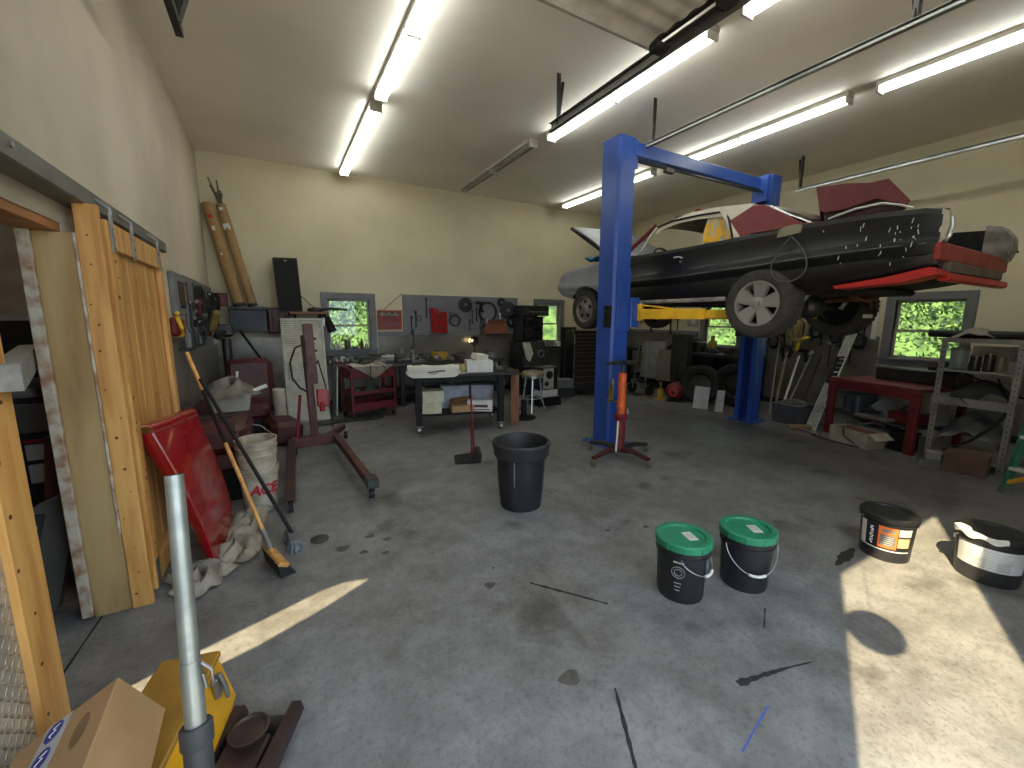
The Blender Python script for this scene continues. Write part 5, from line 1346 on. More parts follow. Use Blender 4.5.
# ---- red tool cart
t = thing('tool_cart', 'red three-tier tool cart in front of the window bench', 'cart', (1.27, 7.0, 0))
Xk = frame((1.265, 6.98, 0), math.radians(12))
for z, h in ((.66, .17), (.40, .06), (.15, .12)):
    b = MB(Xk); b.bb(-.36, .36, -.22, .22, z, z + .008); b.bb(-.36, .36, -.222, -.215, z, z + h, .002); b.bb(-.36, .36, .215, .222, z, z + h, .002); b.bb(-.362, -.355, -.215, .215, z, z + h, .002); b.bb(.355, .362, -.215, .215, z, z + h, .002)
    b.build('tray', M('dark_red_cart', (98, 22, 26), .5, 0, .15, 6), t)
for sx in (-.35, .35):
    for sy in (-.21, .21):
        b = MB(Xk); b.bb(sx - .018, sx + .018, sy - .018, sy + .018, .08, .83, .003); b.build('upright', M('dark_red_cart', (98, 22, 26), .5, 0, .15, 6), t)
b = MB(Xk); b.tube([(-.36, .2, .80), (-.46, .2, .92), (-.46, -.2, .92), (-.36, -.2, .80)], .014, 8); b.build('push_handle', M('dark_red_cart', (98, 22, 26), .5, 0, .15, 6), t)
for sx in (-.33, .33):
    for sy in (-.19, .19):
        b = MB(Xk); b.cyl((sx - .015, sy, .04), (sx + .015, sy, .04), .04, 14); b.cyl((sx, sy, .06), (sx, sy, .09), .015, 8); b.build('caster', blackr, t)
def drape(u, v):
    x = -.30 + .62 * u
    if v < .55: return (x, .20 - .42 * v / .55, .845 + .02 * math.sin(9 * u + 7 * v))
    k = (v - .55) / .45; dp = .17 * max(0, 1 - abs(2 * u - 1) * 1.1) + .03
    return (x, -.225 - .012 - .012 * math.sin(12 * u), .85 - dp * k)
b = MB(Xk); b.grid(drape, 28, 16, (0, 0, .004)); tag(b.build('draped_cloth', clothw), 'pale cloth draped over the top tray of the red tool cart', 'cloth')
b = MB(Xk); b.tube([(-.06, -.25, .86), (-.05, -.255, .78), (-.07, -.25, .70), (-.03, -.25, .62)], .007, 6); b.tube([(.05, -.1, .87), (.15, -.25, .86), (.22, -.25, .74)], .006, 6); tag(b.build('trailing_cable', blackr), 'black cord trailing over the cloth on the red tool cart', 'cord')
for k, (dx, kd) in enumerate(((-.22, 'housing'), (0.0, 'block'), (.22, 'pipe'))):
    p = Xk @ Vector((dx, -.05, .409)); o = part_on_bench(kd, p, .085, [dsteel, M('green_cased_part', (60, 92, 76), .5), midgrey][k], k); o.name = nm[kd]
    tag(o, ['dark housing on the middle tray of the red tool cart', 'green-cased block on the middle tray of the red tool cart', 'grey pipe on the middle tray of the red tool cart'][k], 'metal part')
for k, (dx, kd) in enumerate(((-.2, 'bracket'), (.18, 'gear'))):
    p = Xk @ Vector((dx, .0, .159)); o = part_on_bench(kd, p, .10, blackm, k); o.name = nm[kd]
    tag(o, ['black bracket on the bottom tray of the red tool cart', 'black toothed part on the bottom tray of the red tool cart'][k], 'metal part')
p = Xk @ Vector((.05, .02, .87)); o = part_on_bench('pipe', p, .07, ms[2], .6); o.name = 'bent_pipe'; tag(o, 'greasy bent pipe lying on the cloth of the red tool cart', 'pipe')
b = MB(); b.tube([(1.0, 6.72, .02), (1.15, 6.70, .018), (1.3, 6.66, .018), (1.42, 6.70, .03)], .015, 6); b.tube([(1.1, 6.68, .018), (1.2, 6.75, .018), (1.28, 6.8, .12)], .01, 6); tag(b.build('floor_hose', blackr), 'black hose lying on the floor in front of the red tool cart', 'hose')
b = MB(); b.box((.80, 7.34, .47), (.02, .28, .92), .004, rotm(0.0, .06, .1)); tag(b.build('white_sheet', whitep), 'white sheet leaning between the louvred panel and the red tool cart', 'sheet')
b = MB(); b.box((.76, 6.72, .025), (.62, .10, .04), .008, rotm(0, 0, .15)); tag(b.build('floor_bar', dsteel), 'dark steel bar lying on the floor before the louvred panel', 'bar')

# ---- black table on casters
t = thing('welding_table', 'black steel table on casters loaded with boxes, with a white bumper cover on top', 'table', (2.35, 5.70, 0))
Xt = frame((2.33, 5.70, 0), math.radians(-15.6))
b = MB(Xt); b.bb(-.72, .86, -.40, .40, .80, .83, .004); b.build('tabletop', M('black_table_top', (44, 42, 40), .5, .4, .15, 6), t)
b = MB(Xt); b.bb(-.62, .62, -.36, -.32, .72, .80, .003); b.bb(-.62, .62, .32, .36, .72, .80, .003); b.bb(-.62, -.58, -.32, .32, .72, .80, .003); b.bb(.58, .62, -.32, .32, .72, .80, .003); b.build('apron', blackm, t)
for sx in (-.60, .56):
    for sy in (-.35, .35):
        b = MB(Xt); b.bb(sx - .045, sx + .045, sy - .045, sy + .045, .11, .80, .005); l = b.build('leg', blackm, t)
        b = MB(Xt); b.cyl((sx - .018, sy, .05), (sx + .018, sy, .05), .05, 18); b.bb(sx - .05, sx + .05, sy - .05, sy + .05, .10, .112, .002); b.build('caster', steel, l)
b = MB(Xt); b.bb(-.60, .56, -.35, .35, .24, .265, .004); b.build('lower_shelf', blackm, t)
def tp(x, y, z): return tuple(Xt @ Vector((x, y, z)))
A15 = math.radians(-15.6)
t = thing('bumper_cover', 'white car bumper cover with small dark script lying on the black table', 'bumper cover', tp(-.40, -.3, .83))
b = MB(Xt)
def bump(u, v):
    x = -.76 + .74 * u; e = min(1, min(u, 1 - u) * 9); e = math.sin(e * PI / 2)
    y = -.46 + .30 * v; z = .835 + .155 * math.sin(PI * (.12 + .62 * v)) ** .8 * (.35 + .65 * e)
    return (x, y, z)
b.grid(lambda u, v: (-.76 + .74 * u, -.44 - .035 * math.sin(PI * u) + .012 * math.cos(PI * v), .80 + (.165 * (.45 + .55 * math.sin(min(1, min(u, 1 - u) * 7) * PI / 2))) * v + .02 * (1 - v) * (1 - math.sin(min(1, min(u, 1 - u) * 7) * PI / 2)) * 3), 30, 8, (0, .02, 0))
b.grid(lambda u, v: (-.74 + .70 * u, -.43 + .26 * v, .925 + .035 * math.sin(PI * v) + .01 * math.sin(8 * u)), 20, 8, (0, 0, -.02)); b.build('shell', M('white_bumper', (212, 208, 194), .45, 0, .05, 5), t)
b = MB(Xt); b.tube([(-.47, -.4755, .875), (-.42, -.4765, .882), (-.36, -.4775, .885)], .008, 6); b.tube([(-.36, -.478, .892), (-.29, -.478, .895), (-.24, -.4775, .893)], .010, 6); b.tube([(-.43, -.4765, .853), (-.38, -.4775, .855), (-.34, -.478, .875)], .004, 6); b.build('dark_script', ink, t)
b = MB(Xt); b.bb(-.68, -.55, -.35, -.33, .95, .975, .004); b.bb(-.10, -.05, -.35, -.32, .95, .97, .004); b.build('clip', black, t)
carton('parts_carton', 'white carton with an open lid on the black table beside the bumper cover', 'box', tp(.28, -.12, .83), (.38, .28, .17), A15, paper)
b = MB(frame(tp(.30, -.10, 1.0), A15)); b.box((0, 0, .045), (.20, .15, .085), .004, rotm(.1, .12, .4)); tag(b.build('small_box', whitep), 'small white box on top of the open-lidded white carton', 'box')
b = MB(frame(tp(.02, -.22, .83), A15)); b.lathe([(.05, 0), (.055, .01), (.055, .11), (.05, .12), (.001, .12)], seg=18); tag(b.build('tape_roll', M('tan_roll', (170, 150, 96), .6)), 'tan roll standing on the black table between bumper cover and carton', 'roll')
for k, (x, y, kd, lab) in enumerate(((.10, .12, 'pipe', 'bent pipe on the black table behind the tan roll'), (-.2, .2, 'housing', 'metal housing on the black table behind the bumper cover'), (.62, -.1, 'block', 'grey block near the end of the black table'), (-.5, .2, 'gear', 'toothed part on the black table behind the bumper cover'), (.66, .2, 'bracket', 'bracket at the far end of the black table'))):
    o = part_on_bench(kd, tp(x, y, .831), .065, ms[k % 5], k * 1.3); o.name = nm[kd]; tag(o, lab, 'metal part')
b = MB(frame(tp(.12, -.3, .832), A15 + .5)); b.bb(-.11, .11, -.004, .004, 0, .012, .002); b.cyl((-.16, 0, .008), (-.09, 0, .008), .009, 8); tag(b.build('white_handled_tool', whitep), 'thin white-handled tool on the black table', 'tool')
# shelf load
carton('cream_box', 'cream box lower of two stacked on the shelf of the black table', 'box', tp(-.42, -.20, .266), (.27, .24, .155), A15, M('cream_carton', (196, 192, 164), .6))
carton('cream_box', 'cream box upper of two stacked on the shelf of the black table', 'box', tp(-.40, -.18, .422), (.30, .26, .165), A15 + .03, M('cream_carton'))
carton('long_box', 'long pale blue-grey box on the shelf of the black table', 'box', tp(.13, .12, .266), (.80, .22, .34), A15, M('pale_blue_carton', (160, 162, 172), .7))
carton('brown_carton', 'flat brown carton on the shelf of the black table', 'box', tp(.02, -.22, .266), (.34, .18, .10), A15 + .1, card)
for k in range(4):
    b = MB(frame(tp(.02, -.20 + .02 * k, .37 + .022 * k), A15 + .25 * k - .3)); b.box((0, 0, .010), (.36, .06, .018), .003); tag(b.build('wood_strip', brownw), 'reddish-brown wood strip on the flat brown carton under the black table', 'wood strip', 'wood strips under the black table')
t = carton('brochure_box', 'white printed box lying askew on the shelf under the carton end of the table', 'box', tp(.28, -.24, .267), (.36, .16, .16), A15 - .3, paper)
b = MB(frame(tp(.28, -.24, .267), A15 - .3)); b.bb(-.14, .12, -.0815, -.0805, .06, .10); b.bb(-.10, .15, -.0815, -.0805, .02, .035); b.build('printed_picture', M('dark_print', (74, 44, 40), .5), t)
carton('white_panel_box', 'narrow white box standing at the end of the table shelf behind the cream boxes', 'box', tp(-.52, .12, .266), (.05, .30, .30), A15, whitep)
# planks by the table end
for k, (x, w, lab) in enumerate(((3.06, .055, 'narrow brown plank standing against the end of the black table'), (3.13, .075, 'wider brown plank standing against the end of the black table'))):
    b = MB(); b.box((x, 5.36, .42), (w, .03, .83), .004, rotm(-.02, 0, -.2)); tag(b.build('plank', M('plank_brown', (142, 92, 58), .6, 0, .15, 4, stretch=(6, 6, .8))), lab, 'plank')
t = thing('weighted_stand', 'round black floor stand beside the brown planks', 'stand', (3.3, 5.9, 0)); b = MB(); b.lathe([(.20, 0), (.20, .02), (.05, .04), (.04, .3), (.001, .3)], (3.42, 5.62, 0)); b.build('foot', blackm, t)

# ---- stool, black boxes, stereo rack, tool chests
t = thing('shop_stool', 'round padded stool with chrome legs behind the black table', 'stool', (3.83, 6.0, 0))
b = MB(); b.lathe([(.17, .61), (.19, .63), (.195, .67), (.18, .70), (.10, .715), (.001, .718)], (3.83, 6.0, 0)); b.build('seat', M('tan_vinyl', (142, 128, 100), .5), t)
b = MB(); b.lathe([(.175, .59), (.195, .60), (.195, .635), (.175, .635)], (3.83, 6.0, 0), close=True); b.build('seat_ring', chrome, t)
for k in range(4):
    a = PI / 4 + k * PI / 2 + .15; b = MB(); b.tube([(3.83 + .12 * math.cos(a), 6 + .12 * math.sin(a), .60), (3.83 + .17 * math.cos(a), 6 + .17 * math.sin(a), .2), (3.83 + .22 * math.cos(a), 6 + .22 * math.sin(a), .0)], .013, 8); b.build('leg', chrome, t)
b = MB(); b.tube([(3.83 + .165 * math.cos(2 * PI * k / 28), 6 + .165 * math.sin(2 * PI * k / 28), .24) for k in range(28)], .010, 8, closed=True); b.build('foot_ring', chrome, t)
t = thing('loudspeaker', 'white-fronted speaker box with two dark cones behind the chrome-legged stool', 'speaker', (4.30, 6.3, .22))
b = MB(); b.bb(4.10, 4.52, 6.22, 6.5, .30, .72, .01); b.build('cabinet', black, t)
b = MB(); b.bb(4.19, 4.42, 6.205, 6.22, .32, .70, .004); b.build('baffle', M('pale_baffle', (176, 176, 170), .5), t)
b = MB(); b.cyl((4.32, 6.207, .58), (4.32, 6.195, .58), .075, 24); b.cyl((4.26, 6.207, .42), (4.26, 6.195, .42), .045, 20); b.build('cone', black, t)
carton('white_carton', 'flat white box under the white-fronted speaker', 'box', (4.32, 6.34, .17), (.40, .26, .125), 0, paper)
carton('black_crate', 'black crate on the floor carrying the flat white box', 'crate', (4.34, 6.36, 0), (.50, .34, .165), 0, black)
t = thing('rag_covered_machine', 'black machine with a white cloth on it below the stereo rack', 'machine', (4.7, 7.5, 0))
b = MB(); b.bb(4.42, 5.14, 7.25, 7.9, .0, .62, .01); b.prism([(7.3, .62), (7.9, .62), (7.9, 1.08), (7.55, 1.10)], 'x', 4.44, 5.10); b.build('body', black, t)
ring('silver ring gauge on the sloping face of the black machine', (4.92, 7.42, .86), .07, .012, steel, 'gauge_ring')
b = MB(); b.grid(lambda u, v: (4.48 + .20 * u + .03 * v, 7.44 - .10 * v + .02 * math.sin(8 * u), 1.10 - .40 * v * (.8 + .2 * math.sin(5 * u))), 12, 10, (0, .006, .004)); tag(b.build('white_cloth', clothw), 'white cloth hanging over the black machine below the stereo rack', 'cloth')
t = thing('stereo_rack', 'black shelf rack of stereo units beside the back pegboard', 'stereo rack', (4.86, 7.95, 1.1))
b = MB(); b.bb(4.66, 5.26, 7.75, 8.15, 1.12, 1.14, .003); b.bb(4.66, 5.26, 7.75, 8.15, 1.63, 1.65, .003); b.bb(4.66, 4.68, 7.75, 8.15, 1.14, 1.63); b.bb(5.18, 5.2, 7.75, 8.15, 1.14, 1.63); b.bb(4.68, 5.18, 7.75, 8.15, 1.38, 1.40); b.build('rack', dkgrey, t)
b = MB(); b.bb(4.62, 5.32, 7.70, 8.1, 1.66, 1.88, .008); r_ = b.build('receiver', black, t)
b = MB(); b.bb(4.75, 5.28, 7.694, 7.70, 1.735, 1.76); 
for x in (4.9, 5.1, 5.22): b.cyl((x, 7.70, 1.70), (x, 7.685, 1.70), .014, 10)
b.build('front_controls', midgrey, r_)
b = MB(); b.bb(4.72, 5.14, 7.72, 8.08, 1.41, 1.60, .006); r_ = b.build('cassette_deck', black, t)
b = MB(); b.bb(4.80, 5.05, 7.714, 7.72, 1.45, 1.56, .003); b.build('deck_window', M('dark_glassy', (12, 12, 14), .15), r_)
b = MB(); b.bb(4.72, 5.14, 7.72, 8.08, 1.15, 1.34, .006); r_ = b.build('amplifier', black, t)
b = MB()
for k in range(5): b.cyl((4.78 + k * .075, 7.72, 1.24), (4.78 + k * .075, 7.705, 1.24), .016, 10)
b.build('dial', dkgrey, r_)
tag(MB().bb(5.20, 6.1, 7.9, 8.14, .93, .96, .003).build('sill_shelf', dkgrey), 'dark shelf below the window beside the stereo rack', 'shelf')
gj = 'glass jars on the shelf below the window beside the stereo rack'
for k in range(5):
    can('small pale jar on the shelf below the window beside the stereo rack', (5.36 + k * .075, 8.02, .96), .03, .11 + .02 * (k % 3), dirtyw, gj, 'jar')
carton('white_tray', 'small white tray at the end of the window shelf beside the stereo rack', 'tray', (5.86, 8.02, .96), (.22, .16, .11), 0, whitep, flaps=False)
t = thing('tool_locker', 'dark tall locker with a bar handle between stereo rack and tool chest', 'locker', (5.5, 7.45, 0))
b = MB(); b.bb(5.46, 5.78, 7.28, 7.44, .02, 1.42, .008); b.build('body', M('dark_locker', (40, 42, 42), .45, .4), t)
b = MB(); b.bb(5.56, 5.59, 7.25, 7.28, .78, 1.22, .006); b.build('handle', steel, t)
t = thing('tool_chest', 'tall dark roller tool chest with many drawers behind the blue lift post', 'tool chest', (5.75, 6.9, 0))
Xq = frame((5.72, 6.92, 0), math.radians(-14))
b = MB(Xq); b.bb(-.34, .34, -.22, .24, .10, 1.36, .008); b.build('carcass', M('chest_black', (34, 33, 32), .4, .4), t)
z = .14
for k in range(13):
    h = (.15, .13, .10, .075)[0 if k < 1 else 1 if k < 3 else 2 if k < 6 else 3]
    if z + h > 1.34: break
    b = MB(Xq); b.bb(-.315, .315, -.235, -.22, z, z + h - .008, .003); dr = b.build('drawer', M('drawer_brown_black', (58, 50, 46), .35, .5), t)
    b = MB(Xq); b.bb(-.31, .31, -.243, -.234, z + h - .026, z + h - .010, .003); b.build('drawer_pull', M('satin_steel_trim', (112, 108, 102), .35, .85), dr)
    z += h
b = MB(Xq); b.tube([(-.345, -.23, .16), (-.355, -.26, .2), (-.355, -.26, 1.28), (-.40, -.22, 1.40)], .012, 8); b.build('side_rail', chrome, t)
for sx in (-.28, .28):
    for sy in (-.18, .18):
        b = MB(Xq); b.cyl((sx - .02, sy, .05), (sx + .02, sy, .05), .05, 14); b.build('caster', blackr, t)
carton('grey_carton', 'grey box with papers on the floor before the dark locker, upper of two', 'box', (5.12, 6.85, .20), (.34, .26, .17), -.2, midgrey)
carton('white_box', 'dark box with a white end on the floor before the dark locker, lower of two', 'box', (5.14, 6.86, 0), (.36, .28, .195), -.2, dkgrey)

# ---- dustpan, trash can, transmission jack
t = thing('lobby_dustpan', 'black upright dustpan with a long dark red handle on the open floor', 'dustpan', (1.82, 4.2, 0))
b = MB(frame((1.82, 4.2, 0), math.radians(-20))); b.prism([(-.16, .004), (.13, .004), (.14, .10), (.10, .11), (.02, .03), (-.16, .012)], 'y', -.15, .15); b.build('pan', black, t)
b = MB(); b.tube([(1.90, 4.22, .06), (1.88, 4.22, .45), (1.865, 4.23, .86)], .011, 10); b.tube([(1.86, 4.19, .05), (1.855, 4.20, .40)], .009, 8); b.build('handle', redd, t)
b = MB(); b.cyl((1.866, 4.23, .70), (1.862, 4.23, .87), .014, 10); b.build('grip', blackm, t)
t = thing('trash_can', 'black ribbed trash can with a heavy rim standing alone on the open floor', 'trash can', (1.76, 2.93, 0))
b = MB(); seg = 48; vs = []; prof = [(.160, .004), (.168, .0), (.180, .14), (.192, .30), (.201, .42), (.203, .43)]
for (r, z) in prof:
    for k in range(seg):
        a = 2 * PI * k / seg; rr = r + (.005 * (1 if (k // 3) % 2 else -1) if .05 < z < .42 else 0); vs.append((1.76 + rr * math.cos(a), 2.93 + rr * math.sin(a), z))
b.add(vs, [(i * seg + k, i * seg + (k + 1) % seg, (i + 1) * seg + (k + 1) % seg, (i + 1) * seg + k) for i in range(len(prof) - 1) for k in range(seg)] + [tuple(range(seg))])
tcm = M('dusty_black_plastic', (34, 34, 37), .5, 0, .12, 6, col2=(20, 20, 22))
b.build('bin_body', tcm, t)
b = MB(); b.lathe([(.200, .42), (.218, .425), (.226, .44), (.226, .48), (.235, .50), (.238, .53), (.228, .545), (.215, .54), (.205, .50), (.185, .30), (.155, .02), (.001, .02)], (1.76, 2.93, 0), 'z', 48, caps=False); b.build('rim', M('dusty_rim', (40, 39, 40), .55, 0, .12, 7), t)
b = MB(); b.bb(1.70, 1.83, 2.715, 2.745, .455, .475, .006); b.build('front_grip', tcm, t)
b = MB(); b.tube([(1.615, 2.79, .42), (1.622, 2.80, .30), (1.632, 2.815, .16)], .006, 5); b.build('scuff', midgrey, t)
TCS = bpy.data.objects['trash_can']; TCS.scale = (1.05, 1.05, 1.06)
t = thing('transmission_jack', 'tall transmission jack with an orange cylinder standing at the foot of the blue lift post', 'transmission jack', (3.42, 3.45, 0))
jm = M('jack_dark_red', (72, 32, 30), .5, .1, .15, 7)
jc = Vector((3.44, 3.52, 0))
for k, (ex, ey) in enumerate(((2.96, 3.42), (3.45, 3.09), (3.33, 3.90), (3.86, 3.50))):
    b = MB(); b.tube([jc + Vector((0, 0, .10)), jc.lerp(Vector((ex, ey, 0)), .5) + Vector((0, 0, .13)), Vector((ex, ey, .10))], [.04, .032, .025], 8); l = b.build('leg', jm if k < 2 else dsteel, t)
    b = MB(); b.cyl((ex - .015, ey, .035), (ex + .015, ey, .035), .035, 14); b.bb(ex - .025, ex + .025, ey - .025, ey + .025, .07, .085, .003); b.build('caster', steel, l)
b = MB(); b.cyl(jc + Vector((0, 0, .08)), jc + Vector((0, 0, .48)), .055, 20); b.lathe([(.07, .46), (.075, .47), (.075, .52), (.06, .53)], jc, close=True); b.build('lower_cylinder', redd, t)
b = MB(); b.cyl(jc + Vector((0, 0, .50)), jc + Vector((0, 0, 1.0)), .045, 20); b.lathe([(.05, .60), (.053, .61), (.053, .62), (.05, .63)], jc, close=True); b.build('orange_cylinder', orange, t)
b = MB(); b.cyl(jc + Vector((0, 0, .98)), jc + Vector((0, 0, 1.10)), .02, 12); b.build('ram', dsteel, t)
b = MB(); b.bb(jc.x - .22, jc.x + .22, jc.y - .05, jc.y + .05, 1.10, 1.13, .005); b.bb(jc.x - .05, jc.x + .05, jc.y - .12, jc.y + .12, 1.10, 1.13, .005); b.build('saddle_arms', dsteel, t)
b = MB(); b.tube([(3.29, 3.42, .12), (3.285, 3.40, .48)], .012, 8); b.build('pedal_rod', whitep, t)
b = MB(); b.box(jc + Vector((.06, -.05, .56)), (.05, .04, .08), .01); b.build('release_valve', steel, t)
t.location = Vector(t.location) + Vector((-.05, -.10, 0))

# ================================================================= FOREGROUND PAILS
def green_pail(c, rot, label, scuff, bail_a, tagrot, drop):
    x, y = c
    t = thing('paint_pail', label, 'pail', (x, y, 0))
    pail(t, (x, y, 0), .128, .145, .345, M('pail_black', (30, 30, 34), .45, 0, .12, 8), (.80, .90))
    b = MB(); b.lathe([(.001, .350), (.118, .350), (.122, .362), (.150, .362), (.157, .356), (.157, .320), (.150, .318), (.149, .345)], (x, y, 0), 'z', 40, caps=False)
    for k in range(10):
        a = 2 * PI * k / 10 + rot; b.box((x + .158 * math.cos(a), y + .158 * math.sin(a), .335), (.006, .012, .03), .002, rotm(0, 0, a))
    lid = b.build('lid', greenl, t)
    b = MB(frame((x + .035 * math.cos(tagrot), y + .035 * math.sin(tagrot), .352), tagrot - PI / 2 + .35)); b.bb(-.045, .045, -.028, .028, 0, .0015); st_ = b.build('lid_sticker', paper, lid)
    b = MB(frame((x + .035 * math.cos(tagrot), y + .035 * math.sin(tagrot), .3536), tagrot - PI / 2 + .35))
    for k in range(4): b.bb(-.035, .02 + .01 * (k % 2), -.019 + k * .012, -.015 + k * .012, 0, .0006)
    b.build('sticker_print', midgrey, st_)
    bail(t, (x, y), .147, .285, drop, bail_a, steel, paper)
    if scuff:
        a = math.radians(-62)
        for da, z0, z1, m in ((0, .02, .30, M('milky_smear', (104, 106, 112), .7, 0, .2, 18)),):
            b = MB(); b.grid(lambda u, v: (x + (.1305 + .0155 * v * .86) * math.cos(a + (u - .5) * (.32 + .35 * v)), y + (.1305 + .0155 * v * .86) * math.sin(a + (u - .5) * (.32 + .35 * v)), z0 + (z1 - z0) * v * (.9 + .1 * math.sin(9 * u))), 8, 8); b.build('smear', m, t)
        # printed panel with a round emblem
        a = math.radians(-150)
        def on(u, z, e=.0012): return (x + (.1285 + .017 * z / .345 + e) * math.cos(a + u), y + (.1285 + .017 * z / .345 + e) * math.sin(a + u), z)
        lt = M('silver_print', (150, 148, 140), .5)
        for r_ in (.034, .020):
            b = MB(); b.tube([on(r_ / .135 * math.cos(2 * PI * k / 24), .195 + r_ * math.sin(2 * PI * k / 24)) for k in range(24)], .002, 4, closed=True); b.build('emblem', lt, t)
        for k in range(4):
            b = MB(); b.tube([on(-.20, .255), on(.20, .255)], .006, 4) if k == 0 else b.tube([on(-.16 + .02 * k, .15 - .022 * k), on(.16 - .02 * k, .15 - .022 * k)], .0025, 4)
            b.build('emblem_text', lt, t)
    return t
green_pail((1.985, 1.455), 0.1, 'green-lidded black pail with a pale smear, nearer the trash can of the pair', True, math.radians(-78), math.radians(-40), .10)
green_pail((2.405, 1.325), 0.5, 'green-lidded black pail with its wire handle hanging down in front', False, math.radians(-125), math.radians(-50), .15)

def tall_label(x, y, r0, r1, z0, z1, a0, a1, mat, t, name, e=.0012, n=24):
    h = .27
    z0 *= PS; z1 *= PS
    b = MB(); b.grid(lambda u, v: (x + (r0 + (r1 - r0) * (z0 + (z1 - z0) * v) / h + e) * math.cos(a0 + (a1 - a0) * u), y + (r0 + (r1 - r0) * (z0 + (z1 - z0) * v) / h + e) * math.sin(a0 + (a1 - a0) * u), z0 + (z1 - z0) * v), n, 2)
    return b.build(name, mat, t)
def on_pail(x, y, r0, r1, a, z, e=.002): 
    z *= PS; r = r0 + (r1 - r0) * z / .27 + e; return (x + r * math.cos(a), y + r * math.sin(a), z)
# labelled black pail
PS = 1.16
x, y = 3.56, 1.03; r0, r1 = .132, .146
t = thing('paint_pail', 'black pail with an orange and white printed label at the edge of the sunlight', 'pail', (x, y, 0))
pail(t, (x, y, 0), r0, r1, .29, M('pail_black'), (.90,))
b = MB(); b.lathe([(.001, .302), (.124, .302), (.129, .312), (.150, .314), (.159, .306), (.159, .284), (.153, .276), (.150, .29)], (x, y, 0), 'z', 40, caps=False); b.build('lid', black, t)
D = math.radians; av = math.atan2(-y, -x)     # bearing of the camera side
lp = tall_label(x, y, r0, r1, .075, .215, av - .75, av + 1.0, M('label_black', (30, 26, 30), .4), t, 'label')
tall_label(x, y, r0, r1, .075, .215, av - 1.10, av - .80, paper, t, 'side_label')
tall_label(x, y, r0, r1, .085, .213, av - .28, av + .42, oranget, lp, 'orange_panel', .0016)
tall_label(x, y, r0, r1, .098, .165, av - .20, av + .34, M('label_grey', (92, 92, 92), .5), lp, 'grey_panel', .0019)
tall_label(x, y, r0, r1, .180, .200, av - .16, av + .32, M('label_grey2', (120, 112, 108), .5), lp, 'name_plate', .0019)
tall_label(x, y, r0, r1, .168, .212, av + .45, av + .98, M('label_pale', (176, 176, 176), .5), lp, 'pale_panel', .0016)
tall_label(x, y, r0, r1, .100, .158, av + .45, av + .95, M('label_tan', (196, 160, 110), .5), lp, 'tan_panel', .0016)
tall_label(x, y, r0, r1, .068, .074, av - 1.10, av + 1.0, paper, t, 'label_edge', .0016)
b = MB()
for k, (wd, sl_) in enumerate(((.05, .012), (.07, -.004), (.05, .0), (.085, .006), (.06, -.006), (.045, .003), (.08, .012), (.05, .0))):
    z_ = .098 + k * .0135; b.tube([on_pail(x, y, r0, r1, av - .53 - wd, z_ + sl_ * .5), on_pail(x, y, r0, r1, av - .53 + wd, z_ - sl_ * .5)], .0042, 5)
b.build('white_letters', inkw, lp)
b = MB()
for k in range(5): b.tube([on_pail(x, y, r0, r1, av - .17, .106 + k * .012), on_pail(x, y, r0, r1, av + .07, .106 + k * .012, .003), on_pail(x, y, r0, r1, av + .30 - .05 * (k % 2), .106 + k * .012)], .0012, 4)
for k in range(3): b.tube([on_pail(x, y, r0, r1, av + .50, .112 + k * .016), on_pail(x, y, r0, r1, av + .70, .112 + k * .016, .0028), on_pail(x, y, r0, r1, av + .88, .112 + k * .016)], .0014, 4)
b.build('small_print', M('print_light', (190, 186, 180), .5), lp)
b = MB(); b.tube([on_pail(x, y, r0, r1, av - 1.0, .235, .006), on_pail(x, y, r0, r1, av - 1.12, .215, .03), on_pail(x, y, r0, r1, av - 1.25, .20, .022), on_pail(x, y, r0, r1, av - 1.4, .225, .006)], .0035, 6); b.build('bail_handle', steel, t)
# pail with white label and spilled white paint on its lid
x, y = 3.80, .60; r0, r1 = .142, .156
t = thing('paint_pail', 'black pail with a big white label and white paint spilled over its lid', 'pail', (x, y, 0))
pail(t, (x, y, 0), r0, r1, .285, M('grey_black_pail', (44, 43, 46), .45), (.86, .93))
b = MB(); b.lathe([(.001, .297), (.130, .297), (.135, .307), (.158, .309), (.169, .301), (.169, .275), (.163, .267), (.158, .285)], (x, y, 0), 'z', 40, caps=False); lid = b.build('lid', black, t)
av = math.atan2(-y, -x)
lp = tall_label(x, y, r0, r1, .085, .205, av - 1.05, av + 1.15, M('white_label', (206, 208, 210), .45), t, 'label')
b = MB()
for k in range(7): b.tube([on_pail(x, y, r0, r1, av - .9 + .12 * q, .10 + k * .0145, .0018) for q in range(15 - k % 3)], .0009, 4)
b.build('small_print', M('print_grey', (150, 150, 152), .5), lp)
for a0 in (av - .45, av + .25): tall_label(x, y, r0, r1, .09, .145, a0, a0 + .38, M('pale_print_block', (184, 186, 188), .5), lp, 'text_block', .0016)
def spill(u, v):
    a = av - 1.35 + 1.75 * u; r = .174 - .055 * v * (.75 + .5 * math.sin(5 * u + 1)) 
    z = .303 + .012 * math.sin(PI * v) + .003 * math.sin(14 * u)
    return (x + r * math.cos(a), y + r * math.sin(a), z)
b = MB(); b.grid(spill, 30, 8); b.grid(lambda u, v: (x + (.172) * math.cos(av - 1.35 + 1.75 * u), y + .172 * math.sin(av - 1.35 + 1.75 * u), .305 - .032 * v * (.7 + .3 * math.sin(17 * u))), 30, 4); b.build('spilled_paint', M('white_paint', (206, 204, 198), .5), lid)
b = MB(); b.tube([on_pail(x, y, r0, r1, av - 1.05, .225, .008), on_pail(x, y, r0, r1, av - 1.15, .21, .018), on_pail(x, y, r0, r1, av - 1.2, .19, .012)], .006, 6); b.build('bail_lug', steel, t)

